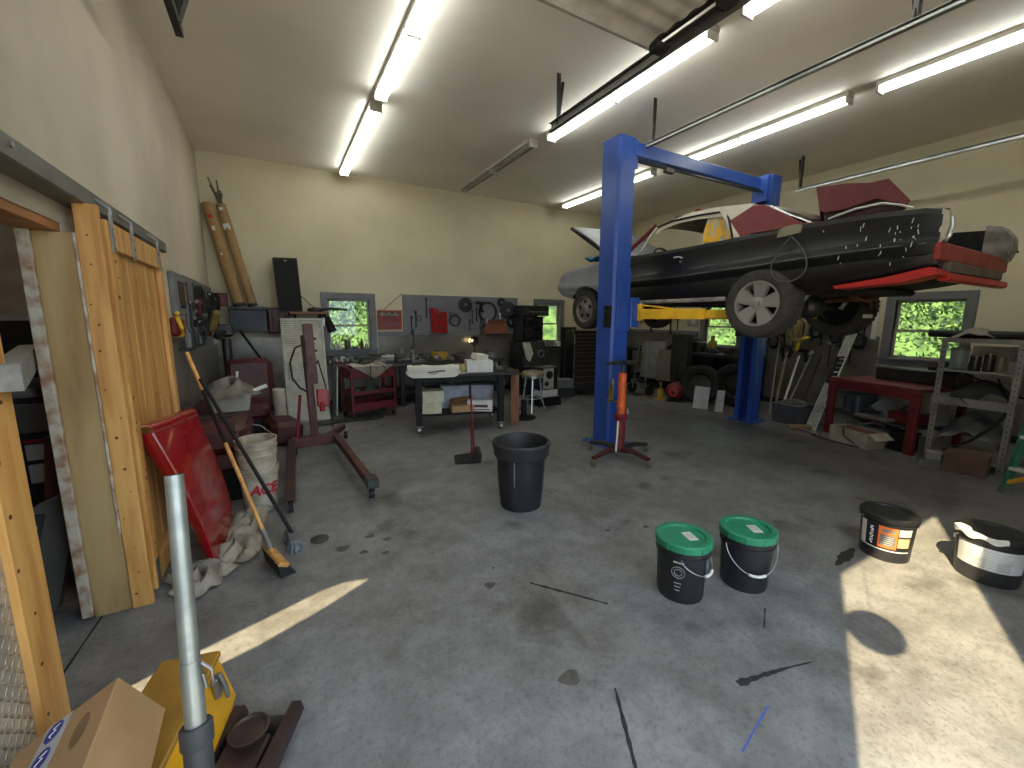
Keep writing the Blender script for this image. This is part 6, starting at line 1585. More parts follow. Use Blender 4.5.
# floor marks: paint and rubber streaks
def streak(pts, w, mat):
    b = MB(); n = len(pts); L = []; Rr = []
    for i in range(n):
        p = Vector((*pts[i], 0)); q = Vector((*pts[min(i + 1, n - 1)], 0)) - Vector((*pts[max(i - 1, 0)], 0)); q.normalize(); s = Vector((-q.y, q.x, 0))
        ww = w[i] * (1 + RND.uniform(-.35, .35)); L.append(p + s * ww); Rr.append(p - s * ww)
    vs = [(v.x, v.y, .0012) for v in L + Rr]
    b.add(vs, [(i, i + 1, n + i + 1, n + i) for i in range(n - 1)])
    o = b.build('floor_mark', mat, recalc=False); o['kind'] = 'structure'
rub = M('tyre_rubber_mark', (38, 36, 34), .8, 0, .2, 30)
def seg(a, c, n): return [(a[0] + (c[0] - a[0]) * i / n, a[1] + (c[1] - a[1]) * i / n) for i in range(n + 1)]
for a, c, w in (((1.244, 1.953), (1.53, 1.576), .010), ((1.181, 1.151), (1.003, .85), .009)):
    pp = seg(a, c, 18); streak(pp, [w * (.45 + .55 * math.sin(PI * (i + 1) / 20)) for i in range(19)], rub)
pp = [(1.672, .898), (1.74, .885), (1.856, .86), (1.96, .835), (2.094, .797)]; pp = [q for a, c in zip(pp, pp[1:]) for q in seg(a, c, 5)[:-1]] + [pp[-1]]
streak(pp, [.017 * (1 - .85 * i / (len(pp) - 1)) for i in range(len(pp))], rub)
streak(seg((1.404, .714), (1.68, .772), 8), [.0035] * 9, M('blue_chalk_mark', (70, 92, 176), .8))
streak(seg((2.277, 1.118), (2.117, 1.034), 6), [.003] * 7, rub)
streak(seg((3.46, 1.16), (3.10, 1.12), 8), [.03 * math.sin(PI * (i + .5) / 9) for i in range(9)], rub)
streak(seg((-.954, 2.40), (-.926, 2.88), 8), [.005] * 9, M('slab_joint', (30, 29, 28), .9))
def blot(x, y, r, mat, n=18):
    b = MB(); sd = RND.uniform(0, 6)
    pts = [(x + r * (1 + .12 * math.sin(3 * a + sd) + .08 * math.sin(5 * a)) * math.cos(a), y + r * .8 * (1 + .12 * math.sin(3 * a + sd)) * math.sin(a), .001) for a in [2 * PI * k / n for k in range(n)]]
    b.add(pts, [tuple(range(n))]); o = b.build('floor_stain', mat, recalc=False); o['kind'] = 'structure'
oil = M('oil_stain', (78, 75, 72), .5, 0, .2, 20)
for x, y, r in ((1.02, 2.055, .035), (1.12, 2.20, .012), (1.04, 1.29, .05), (.30, 2.92, .05), (.42, 2.80, .03), (.50, 3.0, .035), (.60, 2.9, .03), (.55, 2.72, .025), (2.1, 2.2, .02), (2.4, 2.1, .025)): blot(x, y, r, oil)
t = thing('floor_disc', 'small dark round lid lying on the floor beside the grey floor brush', 'lid', (.18, 3.13, 0)); b = MB(); b.lathe([(.06, 0), (.062, .008), (.05, .012), (.001, .010)], (.17, 3.13, 0)); b.build('disc', M('dark_brown_lid', (62, 56, 52), .6), t)

# ================================================================= FAR SIDE UNDER THE CAR
t = thing('wall_bench', 'dark bench along the far wall behind the lift under the raised car', 'workbench', (7.95, 6.1, 0))
b = MB(); b.bb(7.70, 8.33, 4.55, 7.7, .84, .90, .005); b.build('bench_top', dkgrey, t)
for y in (4.6, 5.6, 6.6, 7.6):
    for x in (7.75, 8.28): b = MB(); b.bb(x - .04, x + .04, y - .04, y + .04, 0, .84, .004); b.build('leg', blackm, t)
b = MB(); b.bb(7.85, 8.3, 4.6, 7.65, .2, .24); b.build('lower_shelf', blackm, t)
pale = M('pale_grey_board', (128, 126, 122), .7, 0, .1, 5)
b = MB(); b.box((7.62, 6.75, .66), (.03, .62, .86), .004, rotm(0, .06, .1)); tag(b.build('pale_board', pale), 'pale grey board leaning on the dark bench under the car', 'board')
b = MB(); b.box((7.50, 6.30, .58), (.03, .36, .70), .004, rotm(0, .08, .2)); tag(b.build('tan_board', M('dull_tan_board', (104, 96, 84), .7)), 'dull tan board leaning beside the pale grey board under the car', 'board')
t = thing('steel_cabinet', 'dark upright cabinet beside the window under the raised car', 'cabinet', (7.75, 6.05, 0))
b = MB(); b.bb(7.50, 7.69, 5.75, 6.15, 0, 1.28, .01); b.build('body', M('charcoal_cabinet', (52, 51, 52), .5, .2), t)
b = MB(); b.bb(7.485, 7.50, 5.95, 5.965, .1, 1.2, .002); b.bb(7.47, 7.485, 5.90, 5.92, .6, .75, .003); b.build('door_edge', dsteel, t)
tag(MB().grid(lambda u, v: (8.28 + .03 * math.sin(5 * u) - .06 * math.sin(PI * v), 6.22 + .30 * (u - .5) * (1 - .25 * v), 1.86 - .42 * v), 8, 10, (.02, 0, 0)).build('white_bag', M('dull_white_bag', (158, 158, 152), .7)), 'white bag hanging on the far wall beside the window under the car', 'bag')
for k, (y, z, lab) in enumerate(((7.35, 1.62, 'black clamp hanging on the far wall nearest the back corner'), (6.75, 1.60, 'black clamp hanging on the far wall beside the white bag'))):
    b = MB(); b.tube([(8.30, y - .12, z), (8.28, y + .10, z + .02), (8.28, y + .10, z - .32), (8.28, y + .05, z - .34)], .022, 6); b.cyl((8.28, y - .10, z), (8.28, y - .10, z - .26), .012, 8); tag(b.build('bar_clamp', blackm), lab, 'clamp')
b = MB(); b.ball((8.26, 7.75, 1.58), .07, (.5, .8, 1.4)); tag(b.build('hanging_glove', M('pinkish_glove', (150, 120, 108), .8)), 'pale glove hanging on the far wall near the back corner', 'glove')
def tyre_thing(c, r, w, label, rz, lean=0.0, rim=True):
    t = thing('tire', label, 'tyre', c)
    X = Matrix.Translation(c) @ Matrix.Rotation(rz, 4, 'Z') @ Matrix.Rotation(lean, 4, 'Y') @ Matrix.Translation((0, 0, r))
    b = MB(X); h = w / 2; b.lathe([(r * .6, -h * .8), (r * .75, -h), (r * .92, -h * .95), (r, -h * .6), (r, h * .6), (r * .92, h * .95), (r * .75, h), (r * .6, h * .8), (r * .58, 0)], axis='x', seg=32, close=True); b.build('tyre', blackr, t)
    if rim: b = MB(X); b.lathe([(r * .6, -h * .7), (r * .5, -h * .3), (r * .2, -h * .5), (.001, -h * .5)], axis='x', seg=24, caps=False); b.build('wheel_disc', dsteel, t)
tyre_thing((7.0, 5.02, 0), .37, .22, 'large black tyre standing beside the two white panels under the car', .35, .12)
tyre_thing((7.34, 4.52, 0), .40, .24, 'larger black tyre behind the white panels nearest the far lift post', .3, .1)
tyre_thing((7.42, 5.45, .0), .33, .2, 'black tyre standing behind the red air tank', .5, .1, False)
b = MB(); b.box((6.62, 4.70, .20), (.02, .26, .40), .004, rotm(0, .22, .35)); tag(b.build('off_white_sheet', M('off_white_panel', (176, 176, 174), .6)), 'wider off-white panel leaning on the tyres under the car', 'panel')
b = MB(); b.box((6.66, 4.36, .19), (.02, .13, .38), .004, rotm(0, .25, .35)); tag(b.build('off_white_sheet', M('off_white_panel')), 'narrow off-white panel leaning beside the far lift post', 'panel')
t = thing('air_tank', 'red portable air tank lying on the floor under the raised car', 'air tank', (6.85, 5.42, 0))
b = MB(frame((6.85, 5.45, .2), math.radians(30))); b.lathe([(.001, -.28), (.10, -.25), (.16, -.18), (.165, 0), (.16, .18), (.10, .25), (.001, .28)], axis='x'); b.build('tank', redd, t)
b = MB(frame((6.85, 5.45, .2), math.radians(30))); b.tube([(-.27, .07 * math.cos(2 * PI * k / 20), .07 * math.sin(2 * PI * k / 20)) for k in range(20)], .014, 6, closed=True); b.build('pink_ring', M('pink_red_ring', (206, 70, 80), .5), t)
b = MB(frame((6.85, 5.45, .2), math.radians(30))); b.bb(-.2, -.14, -.12, .12, -.2, -.15, .004); b.bb(.14, .2, -.12, .12, -.2, -.15, .004); b.build('foot', blackm, t)
t = thing('bottle_jack', 'yellow bottle jack on the floor beside the red air tank', 'jack', (6.66, 5.66, 0))
b = MB(); b.bb(6.58, 6.74, 5.58, 5.74, 0, .03, .004); b.cyl((6.66, 5.66, .03), (6.66, 5.66, .22), .055, 16); b.build('body', M('dull_yellow_jack', (190, 150, 50), .5), t)
b = MB(); b.cyl((6.66, 5.66, .22), (6.66, 5.66, .34), .022, 12); b.lathe([(.04, .33), (.04, .35), (.001, .35)], (6.66, 5.66, 0)); b.build('ram', steel, t)
t = thing('hand_truck', 'dark hand truck standing among the equipment under the nose of the car', 'hand truck', (6.7, 6.3, 0))
b = MB(); b.tube([(6.75, 6.15, .1), (6.85, 6.2, 1.05), (6.88, 6.3, 1.12), (6.85, 6.45, 1.05), (6.75, 6.5, .1)], .016, 8)
for z in (.3, .55, .8): b.cyl((6.76 + z * .1, 6.16, z), (6.76 + z * .1, 6.48, z), .012, 8)
b.build('frame', steel, t)
b = MB(); b.bb(6.50, 6.76, 6.14, 6.50, .01, .02, .002); b.build('toe_plate', dsteel, t)
for y in (6.08, 6.57): b = MB(); b.cyl((6.82, y - .03, .11), (6.82, y + .03, .11), .11, 20); b.build('wheel', blackr, t)
t = thing('pressure_washer', 'dark machine on wheels near the foot of the blue lift post', 'machine', (6.4, 6.9, 0))
b = MB(); b.bb(6.2, 6.65, 6.7, 7.15, .18, .62, .05); b.cyl((6.42, 6.92, .62), (6.42, 6.92, .78), .12, 16); b.build('body', blackm, t)
for y in (6.66, 7.19): b = MB(); b.cyl((6.45, y - .03, .13), (6.45, y + .03, .13), .13, 18); b.build('wheel', blackr, t)
b = MB(); b.tube([(6.62, 6.72, .5), (6.75, 6.72, .95), (6.75, 7.13, .95), (6.62, 7.13, .5)], .015, 8); b.build('handle', dsteel, t)
b = MB(); b.bb(6.2, 6.26, 6.75, 7.1, 0, .18); b.build('foot', blackm, t)
for k, (y, kd) in enumerate(((4.8, 'housing'), (5.1, 'block'), (5.45, 'gear'), (5.8, 'bracket'), (6.5, 'housing'), (6.9, 'block'), (7.3, 'pipe'))):
    o = part_on_bench(kd, (7.95, y, .901), .10, [blackm, dsteel, dkgrey][k % 3], k * .9); o.name = nm[kd]
    tag(o, ['black housing', 'dark block', 'dark toothed part', 'black bracket', 'steel housing', 'grey block', 'bent black pipe'][k] + ' on the dark bench under the raised car', 'metal part')
t = thing('leaf_blower', 'yellow-green engine tool on the sill of the window behind the far lift post', 'power tool', (8.1, 5.55, .9))
b = MB(); b.box((8.05, 5.55, 1.06), (.16, .16, .2), .04); b.cyl((8.05, 5.55, 1.15), (8.05, 5.55, 1.26), .04, 12); b.build('body', M('tan_yellow_tool', (170, 140, 60), .5), t)
b = MB(); b.bb(7.96, 8.14, 5.45, 5.65, .90, .97, .01); b.build('base', black, t)
t = thing('black_case', 'black case on the dark bench below the window behind the far lift post', 'case', (7.95, 5.85, .9))
b = MB(); b.bb(7.85, 8.15, 5.74, 6.0, .90, 1.12, .02); b.build('body', black, t); b = MB(); b.tube([(8.0, 5.78, 1.12), (8.0, 5.82, 1.16), (8.0, 5.92, 1.16), (8.0, 5.96, 1.12)], .012, 6); b.build('handle', blackr, t)
t = thing('wall_phone_box', 'black box on the far wall beside the far lift post', 'box', (8.2, 5.0, 1.3)); b = MB(); b.bb(8.12, 8.33, 4.92, 5.12, 1.26, 1.46, .01); b.build('body', black, t); b = MB(); b.bb(8.11, 8.12, 4.95, 5.09, 1.30, 1.42, .002); b.build('front', dkgrey, t)

# ---- right of the far post: cords, poles, tub, striped strip
t = thing('extension_cord', 'bundle of tan extension cord with yellow plugs hanging behind the rear wheel', 'cord', (8.2, 4.0, 1.6))
tan = M('tan_cord', (150, 132, 78), .6)
b = MB()
for k in range(7):
    cx = 8.18 + RND.uniform(-.05, .03); cy = 4.02 + RND.uniform(-.10, .10); L = RND.uniform(.30, .46); w = RND.uniform(.06, .13)
    b.tube([(cx, cy + w * math.sin(2 * PI * i / 20), 1.62 - L * .5 + L * .5 * math.cos(2 * PI * i / 20)) for i in range(20)], .013, 6, closed=True)
b.build('coils', tan, t)
b = MB(); b.cyl((8.12, 3.92, 1.20), (8.12, 3.94, 1.05), .028, 10); b.cyl((8.13, 3.86, 1.26), (8.12, 3.76, 1.30), .028, 10); b.build('plug', M('yellow_plug', (206, 178, 30), .5), t)
for k, (y, z, r, lab) in enumerate(((3.25, 1.62, .13, 'black cable coil hanging beside the pale trim strip on the far wall'), (3.62, 1.60, .11, 'dark hose coil hanging between the tan cord and the black cable coil'))):
    coil((8.32, y, z + .1), 'x-', lab, None, r, blackr, 4, .014)
t = thing('red_tool_box', 'small red box hanging high on the far wall beside the cable coil', 'box', (8.25, 3.50, 1.66)); b = MB(); b.bb(8.16, 8.33, 3.44, 3.62, 1.62, 1.74, .01); b.build('body', redd, t); b = MB(); b.tube([(8.2, 3.48, 1.74), (8.2, 3.50, 1.77), (8.2, 3.56, 1.77), (8.2, 3.58, 1.74)], .008, 6); b.build('handle', blackm, t)
for i in range(12):
    y = 3.05 + i * .15; wrench((8.32, y, RND.uniform(1.25, 1.62)), 'x-', 'dark long tool hanging on the far wall above the poles', 'dark tools hanging on the far wall', RND.uniform(.25, .5), dsteel if i % 2 else blackm)
for y_, z_, r_ in ((4.30, 1.60, .15), (4.42, 1.30, .12), (3.72, 1.52, .12), (3.42, 1.40, .10), (3.10, 1.38, .12), (4.18, 1.12, .11)):
    coil((8.31, y_, z_), 'x-', 'dark cable loop hanging among the tools beside the striped strip', 'dark cable loops on the far wall', r_, blackr, 3, .016)
for y_, z_, m_, lb in ((3.88, 1.05, blackm, 'black power tool hanging below the yellow plugs on the far wall'), (3.30, 1.18, dsteel, 'steel-grey power tool hanging beside the top of the striped strip'), (4.45, 1.58, blackm, 'black power tool hanging beside the far lift post')):
    drill((8.30, y_, z_), 'x-', lb, None, m_)
for i, (y, z) in enumerate(((3.72, 1.30), (3.50, 1.22), (3.55, 1.45), (3.78, 1.02))):
    b = MB(); b.box((8.30, y, z), (.012, .06, .08), .003, rotm(.3 * i, 0, 0)); tag(b.build('paper_tag', paper), ['white tag on the far wall below the yellow plugs', 'lower white tag on the far wall beside the hanging tools', 'upper white tag on the far wall beside the cable coil', 'white tag hanging lowest on the far wall above the grey tub'][i], 'tag')
for i, (a, c, m, r, lab) in enumerate((((7.30, 3.86, 0), (8.28, 4.32, 1.30), steel, .012, 'thin steel rod leaning on the far wall beside the blue lift post'), ((7.1, 3.60, 0), (8.2, 3.92, .95), whitep, .018, 'white pole leaning on the far wall behind the grey tub'), ((7.2, 3.74, 0), (8.25, 4.16, 1.0), M('weathered_pole', (136, 122, 100), .7), .02, 'weathered wooden pole leaning behind the grey tub'), ((7.15, 3.58, 0), (8.25, 3.76, .95), galv, .013, 'galvanised rod leaning on the far wall beside the white pole'), ((7.2, 3.40, 0), (8.27, 3.6, .98), dsteel, .015, 'dark rod leaning on the far wall nearest the striped strip'))):
    tag(MB().cyl(a, c, r, 10).build('leaning_pole', m), lab, 'pole')
t = thing('grey_tub', 'blue-grey plastic tub on the floor between the poles and the striped strip', 'tub', (6.98, 3.35, 0))
b = MB(); b.prism([(6.80, .0), (7.18, .0), (7.24, .30), (6.74, .30)], 'y', 3.16, 3.54); b.bb(6.72, 7.26, 3.14, 3.56, .29, .31, .004); b.build('body', M('slate_tub', (84, 85, 88), .5), t)
b = MB(); b.ball((6.98, 3.35, .31), .17, (1.2, 1, .35)); b.build('contents', M('grey_rags', (96, 94, 92), .9, 0, .2, 14), t)
b = MB(); b.box((6.62, 3.06, .035), (.30, .12, .06), .01, rotm(0, 0, -.7)); tag(b.build('wood_offcut', M('tan_offcut', (146, 116, 78), .7)), 'tan wood offcut on the floor in front of the grey tub', 'offcut')
b = MB(); b.tube([(6.45, 2.72, .02), (6.55, 2.95, .02), (6.62, 3.15, .02)], .018, 8); tag(b.build('steel_bar', steel), 'bright steel bar lying on the floor before the striped strip', 'bar')
t = thing('drain_strip', 'white slotted strip leaning on the far wall beside the red workbench', 'strip', (6.76, 2.96, 0))
a = Vector((6.74, 2.97, 0)); c = Vector((8.15, 3.12, 1.52)); L_ = (c - a).length; zax = (c - a).normalized(); yax = Vector((0, 1, 0)); xax = yax.cross(zax).normalized(); yax = zax.cross(xax)
Xs = Matrix(((xax.x, yax.x, zax.x, a.x), (xax.y, yax.y, zax.y, a.y), (xax.z, yax.z, zax.z, a.z), (0, 0, 0, 1)))
b = MB(Xs)
for k in range(5): b.bb(-.01, .01, -.07 + k * .030, -.052 + k * .030, .0, L_ * (.42 if k else .95), .002); b.bb(-.01, .01, -.06 + k * .026, -.044 + k * .026, L_ * .68, L_ * .92, .002)
for k in range(16): b.bb(-.012, .012, -.07, .07 - .09 * (0 if k < 7 else .6), .02 + k * .06 * L_ / 1.4, .032 + k * .06 * L_ / 1.4, .002)
b.build('slats', M('dirty_white_slats', (186, 186, 180), .5), t)
b = MB(Xs); b.bb(.010, .014, -.07, .07, .0, L_ * .95); b.build('backing', blackm, t)

# ---- red workbench
t = thing('red_workbench', 'red steel workbench with crowded lower shelf under the far-wall window', 'workbench', (7.1, 2.2, 0))
u1 = Vector((6.50, 1.80, 0)); u0_ = Vector((6.82, 2.78, 0)); ex = (u0_ - u1); Lw = ex.length; an = math.atan2(ex.y, ex.x)
Xr = frame(u1, an)     # local x runs along the front edge, local -y goes back to the wall
rb = M('faded_red_bench', (108, 26, 34), .5, 0, .15, 5)
b = MB(Xr); b.bb(-.04, Lw + .04, -.78, .02, .76, .80, .005); b.build('top', M('worn_red_top', (112, 44, 46), .6, 0, .15, 5), t)
b = MB(Xr); b.bb(-.03, Lw + .03, -.02, .018, .66, .76, .004); b.build('front_rail', rb, t)
for lx in (0.0, Lw):
    for ly in (-.70, 0.0):
        b = MB(Xr); b.bb(lx - .045, lx + .045, ly - .03, ly + .03, 0, .76, .005); b.build('leg', rb, t)
b = MB(Xr); b.bb(0, Lw, -.72, 0, .30, .33, .004); b.build('lower_shelf', dkgrey, t)
def rp(x, y, z): return tuple(Xr @ Vector((x, y, z)))
t = thing('long_black_box', 'long black case lying along the back of the red workbench', 'case', rp(.4, -.6, .80)); b = MB(Xr); b.bb(-.06, .86, -.74, -.48, .80, .97, .015); b.build('body', M('dusty_black_case', (32, 31, 33), .55), t); b = MB(Xr); b.bb(.1, .14, -.475, -.465, .86, .90, .003); b.bb(.6, .64, -.475, -.465, .86, .90, .003); b.build('latch', dsteel, t)
b = MB(frame(rp(.02, -.5, .971), an)); b.ball((0, 0, .07), .11, (1.4, .9, .7)); b.cyl((-.15, 0, .05), (.2, .05, .05), .03, 10); tag(b.build('black_bundle', blackr), 'black bundle on the end of the long black case below the window', 'bundle')
t = thing('storage_bin', 'slate-grey ribbed bin on the shelf of the red workbench', 'bin', rp(.84, -.25, .33)); b = MB(Xr); b.bb(.72, .94, -.42, -.08, .332, .60, .02); b.bb(.70, .96, -.44, -.06, .58, .61, .006); b.build('body', M('slate_bin', (74, 84, 92), .5), t); b = MB(Xr); b.bb(.76, .79, -.08, -.07, .36, .56, .003); b.bb(.88, .91, -.08, -.07, .36, .56, .003); b.build('rib', dkgrey, t)
tag(MB(Xr).grid(lambda u, v: (.38 + .30 * u, -.12 - .30 * v, .335 + .22 * math.sin(PI * u) ** .6 * math.sin(PI * (.1 + .8 * v)) ** .5 + .02 * math.sin(11 * u + 6 * v)), 18, 14).build('grey_sack', M('grey_sack_cloth', (140, 140, 144), .8, 0, .1, 8)), 'pale grey sack on the shelf of the red workbench', 'sack')
t = thing('red_toolbox', 'red tool case on the shelf at the near end of the red workbench', 'tool box', rp(.2, -.25, .33)); b = MB(Xr); b.bb(.06, .36, -.40, -.10, .33, .47, .015); b.build('body', redd, t); b = MB(Xr); b.tube([(.12, -.25, .47), (.14, -.25, .52), (.28, -.25, .52), (.30, -.25, .47)], .012, 8); b.build('handle', rust, t)
b = MB(frame(rp(.45, -.02, .335), an)); b.box((0, 0, .02), (.40, .16, .035), .004); tag(b.build('grey_plank', M('grey_board', (112, 104, 94), .7)), 'grey-brown board on the shelf edge of the red workbench', 'board')
t = carton('open_carton', 'open white carton with rust-brown things on the floor under the red workbench', 'box', rp(.50, .16, 0), (.50, .28, .20), an, M('pale_carton', (168, 158, 144), .8), flaps=True)
b = MB(frame(rp(.50, .16, .0), an)); b.bb(-.22, .22, -.12, .12, .10, .19, .02); b.build('brown_contents', M('rust_brown', (112, 66, 44), .8, 0, .2, 12), t)
b = MB(frame(rp(.60, -.18, 0), an)); b.grid(lambda u, v: (-.26 + .52 * u, -.12 + .26 * v, .24 + .03 * math.sin(9 * u) + .03 * v), 14, 8, (0, 0, -.02)); b.box((0, .0, .11), (.5, .2, .2), .01); tag(b.build('magazine_pile', M('dull_magazines', (96, 98, 104), .6, 0, .25, 9, col2=(140, 132, 122))), 'pile of creased papers on the floor under the red workbench', 'papers')
b = MB(frame(rp(.14, -.1, 0), an)); b.tube([(-.18, 0, .26), (.22, 0, .25)], .012, 8); b.box((0, 0, .12), (.22, .2, .24), .02); tag(b.build('dark_crate', blackm), 'dark crate with a bright rod on top under the near end of the red workbench', 'crate')
b = MB(); b.tube([(rp(.92, .25, .02)), (rp(.9, .4, .02)), (rp(.6, .42, .02)), (rp(.3, .35, .02)), (rp(.55, .3, .10)), (rp(.56, .31, .2))], .012, 6); tag(b.build('floor_cable', M('brown_cable', (72, 56, 50), .6)), 'brown cable curling on the floor before the red workbench', 'cable')

# ---- grey shelving unit
t = thing('shelving_unit', 'grey perforated steel shelving unit beside the red workbench', 'shelving unit', (6.72, 1.35, 0))
gs = M('grey_shelf_steel', (136, 134, 130), .5, .3, .1, 6)
for (x, y) in ((6.50, 1.64), (6.44, 1.065), (7.0, 1.60), (6.96, 1.03)):
    b = MB(); b.bb(x - .002, x + .002, y - .025, y + .025, 0, 1.40); b.bb(x, x + .04, y - .025 if y < 1.3 else y + .021, y - .021 if y < 1.3 else y + .025, 0, 1.40); p_ = b.build('upright', gs, t)
    b = MB()
    for k in range(22): b.cyl((x - .0025, y, .05 + k * .06), (x - .0035, y, .05 + k * .06), .007, 8)
    b.build('hole', inner, p_)
for z, h in ((1.36, .045), (1.04, .02), (.67, .09), (.08, .03)):
    b = MB(); b.add([(6.49, 1.67, z), (6.43, 1.04, z), (6.98, .99, z), (7.02, 1.63, z), (6.49, 1.67, z + h), (6.43, 1.04, z + h), (6.98, .99, z + h), (7.02, 1.63, z + h)], [(0, 1, 2, 3), (4, 5, 6, 7), (0, 1, 5, 4), (1, 2, 6, 5), (2, 3, 7, 6), (3, 0, 4, 7)]); b.build('shelf', gs, t)
b = MB(); b.tube([(6.97, 1.05, .75), (6.98, 1.58, 1.0)], .008, 4); b.tube([(6.47, 1.07, .72), (6.49, 1.20, 1.0)], .008, 4); b.build('brace', blackm, t)
tag(MB().tube([(6.70, 1.83, 1.448), (6.62, 1.2, 1.448), (6.56, .55, 1.448)], .042, 14).build('black_roll', black), 'long black roll lying on top of the grey shelving unit', 'roll')
tag(MB().grid(lambda u, v: (6.50 + .22 * v, 1.28 + .30 * u + .03 * math.sin(6 * v), 1.41 + .10 * math.sin(PI * u) * math.sin(PI * (.15 + .7 * v)) + .01 * math.sin(12 * u + 5 * v)), 14, 10, (0, 0, .006)).build('grey_rag', M('pale_grey_rag', (150, 142, 134), .9)), 'pale grey rag over the black roll on the grey shelving unit', 'rag')
t = thing('black_bag', 'dark bag standing on top of the shelving unit at the edge of the frame', 'bag', (6.75, .95, 1.41)); b = MB(); b.box((6.80, .88, 1.66), (.3, .42, .34), .09); b.build('body', M('dark_bag', (48, 46, 44), .8), t); b = MB(); b.tube([(6.8, .75, 1.82), (6.8, .82, 1.92), (6.8, .95, 1.92), (6.8, 1.02, 1.82)], .012, 6); b.build('strap', blackr, t)
for k, (y, r, h, m, lab) in enumerate(((1.40, .045, .16, M('dark_jar', (54, 50, 46), .25), 'dark glass jar on the middle shelf of the grey unit, beside the tan canister'), (1.30, .042, .19, M('dark_jar'), 'taller dark glass jar on the middle shelf of the grey unit'), (1.22, .035, .15, M('tan_canister', (132, 118, 98), .5), 'tan canister on the middle shelf of the grey unit'))):
    can(lab, (6.58, y, 1.061), r, h, m, cat='jar')
carton('pale_carton', 'small pale box on the middle shelf of the grey unit near the frame edge', 'box', (6.60, 1.12, 1.061), (.10, .08, .12), 0, M('pale_box', (150, 148, 142), .7))
t = thing('frosted_tub', 'frosted plastic tub at the window end of the middle shelf', 'tub', (6.68, 1.55, 1.061)); b = MB(); b.lathe([(.06, 1.061), (.07, 1.07), (.075, 1.28), (.06, 1.30), (.001, 1.30)], (6.66, 1.545, 0)); b.build('body', M('frosted', (140, 150, 138), .4), t); b = MB(); b.lathe([(.077, 1.27), (.077, 1.295), (.001, 1.302)], (6.66, 1.545, 0)); b.build('lid', midgrey, t)
tag(MB().grid(lambda u, v: (6.46 + .30 * v, 1.08 + .46 * u, .765 + .20 * math.sin(PI * u) ** .7 * math.sin(PI * (.1 + .75 * v)) ** .6 - (.16 * max(0, .25 - v) * 4 * math.exp(-((u - .62) * 5) ** 2))), 20, 14).build('black_sack', M('black_sack_cloth', (34, 33, 36), .8, 0, .2, 9)), 'black sack sagging over the lower shelf of the grey unit', 'sack')
tag(MB().grid(lambda u, v: (6.50 + .40 * v, 1.10 + .50 * u, .12 + .46 * math.sin(PI * (.08 + .84 * u)) ** .6 * (.35 + .65 * math.sin(PI * (.1 + .6 * v))) + .02 * math.sin(15 * u + 9 * v)), 20, 14).build('grey_tarp', M('grey_tarp_sheet', (104, 106, 108), .6, 0, .3, 5, col2=(60, 60, 62))), 'crumpled grey tarp bundle at the bottom of the grey shelving unit', 'tarp')
b = MB(); b.tube([(6.47, 1.50, .15), (6.46, 1.32, .30), (6.46, 1.15, .52), (6.45, 1.09, .66)], .018, 6); tag(b.build('black_strap', blackr), 'black strap slanting across the grey tarp bundle', 'strap')
carton('brown_box', 'scuffed brown box on the floor in front of the grey shelving unit', 'box', (6.28, 1.27, 0), (.24, .32, .22), .1, M('scuffed_brown', (104, 80, 68), .8))
carton('white_carton', 'small white carton on the floor at the foot of the grey shelving unit', 'box', (6.36, 1.55, .055), (.14, .12, .09), .3, M('pale_box'))
carton('flat_carton', 'flat grey carton under the small white carton', 'box', (6.36, 1.56, 0), (.20, .18, .05), .2, midgrey)

# ---- green step ladder at the edge
t = thing('step_ladder', 'green fibreglass step ladder with a yellow brace at the edge of the frame', 'ladder', (6.0, .75, 0))
for (a, c) in (((5.83, .915, 0), (6.12, .78, 1.75)), ((5.62, .40, 0), (5.96, .50, 1.75))):
    b = MB(); d_ = Vector(c) - Vector(a); b.tube([a, c], .032, 4); r_ = b.build('side_rail', greenst, t)
    b = MB(); b.tube([a, Vector(a) + d_ * .04], .040, 4); b.build('foot', M('ladder_foot', (96, 110, 104), .7), r_)
for k in range(5):
    f_ = .14 + k * .17; p_ = Vector((5.83, .915, 0)).lerp(Vector((6.12, .78, 1.75)), f_); q_ = Vector((5.62, .40, 0)).lerp(Vector((5.96, .50, 1.75)), f_)
    b = MB(); b.box((p_ + q_) / 2, (.09, (p_ - q_).length, .03), .004, rotm(0, 0, math.atan2(q_.x - p_.x, p_.y - q_.y))); b.build('step', whitep, t)
b = MB(); b.tube([(5.84, .90, .11), (5.80, .78, .20), (5.72, .62, .22), (5.65, .45, .20)], .022, 6); b.build('yellow_brace', yellow, t)
b = MB(); b.tube([(6.55, .84, 0), (6.16, .74, 1.72)], .02, 4); b.tube([(6.50, .42, 0), (6.0, .52, 1.72)], .02, 4); b.build('rear_rail', greenst, t)
b = MB(); b.bb(5.92, 6.18, .44, .84, 1.74, 1.79, .01); b.build('top_cap', M('ladder_cap', (70, 120, 104), .5), t)

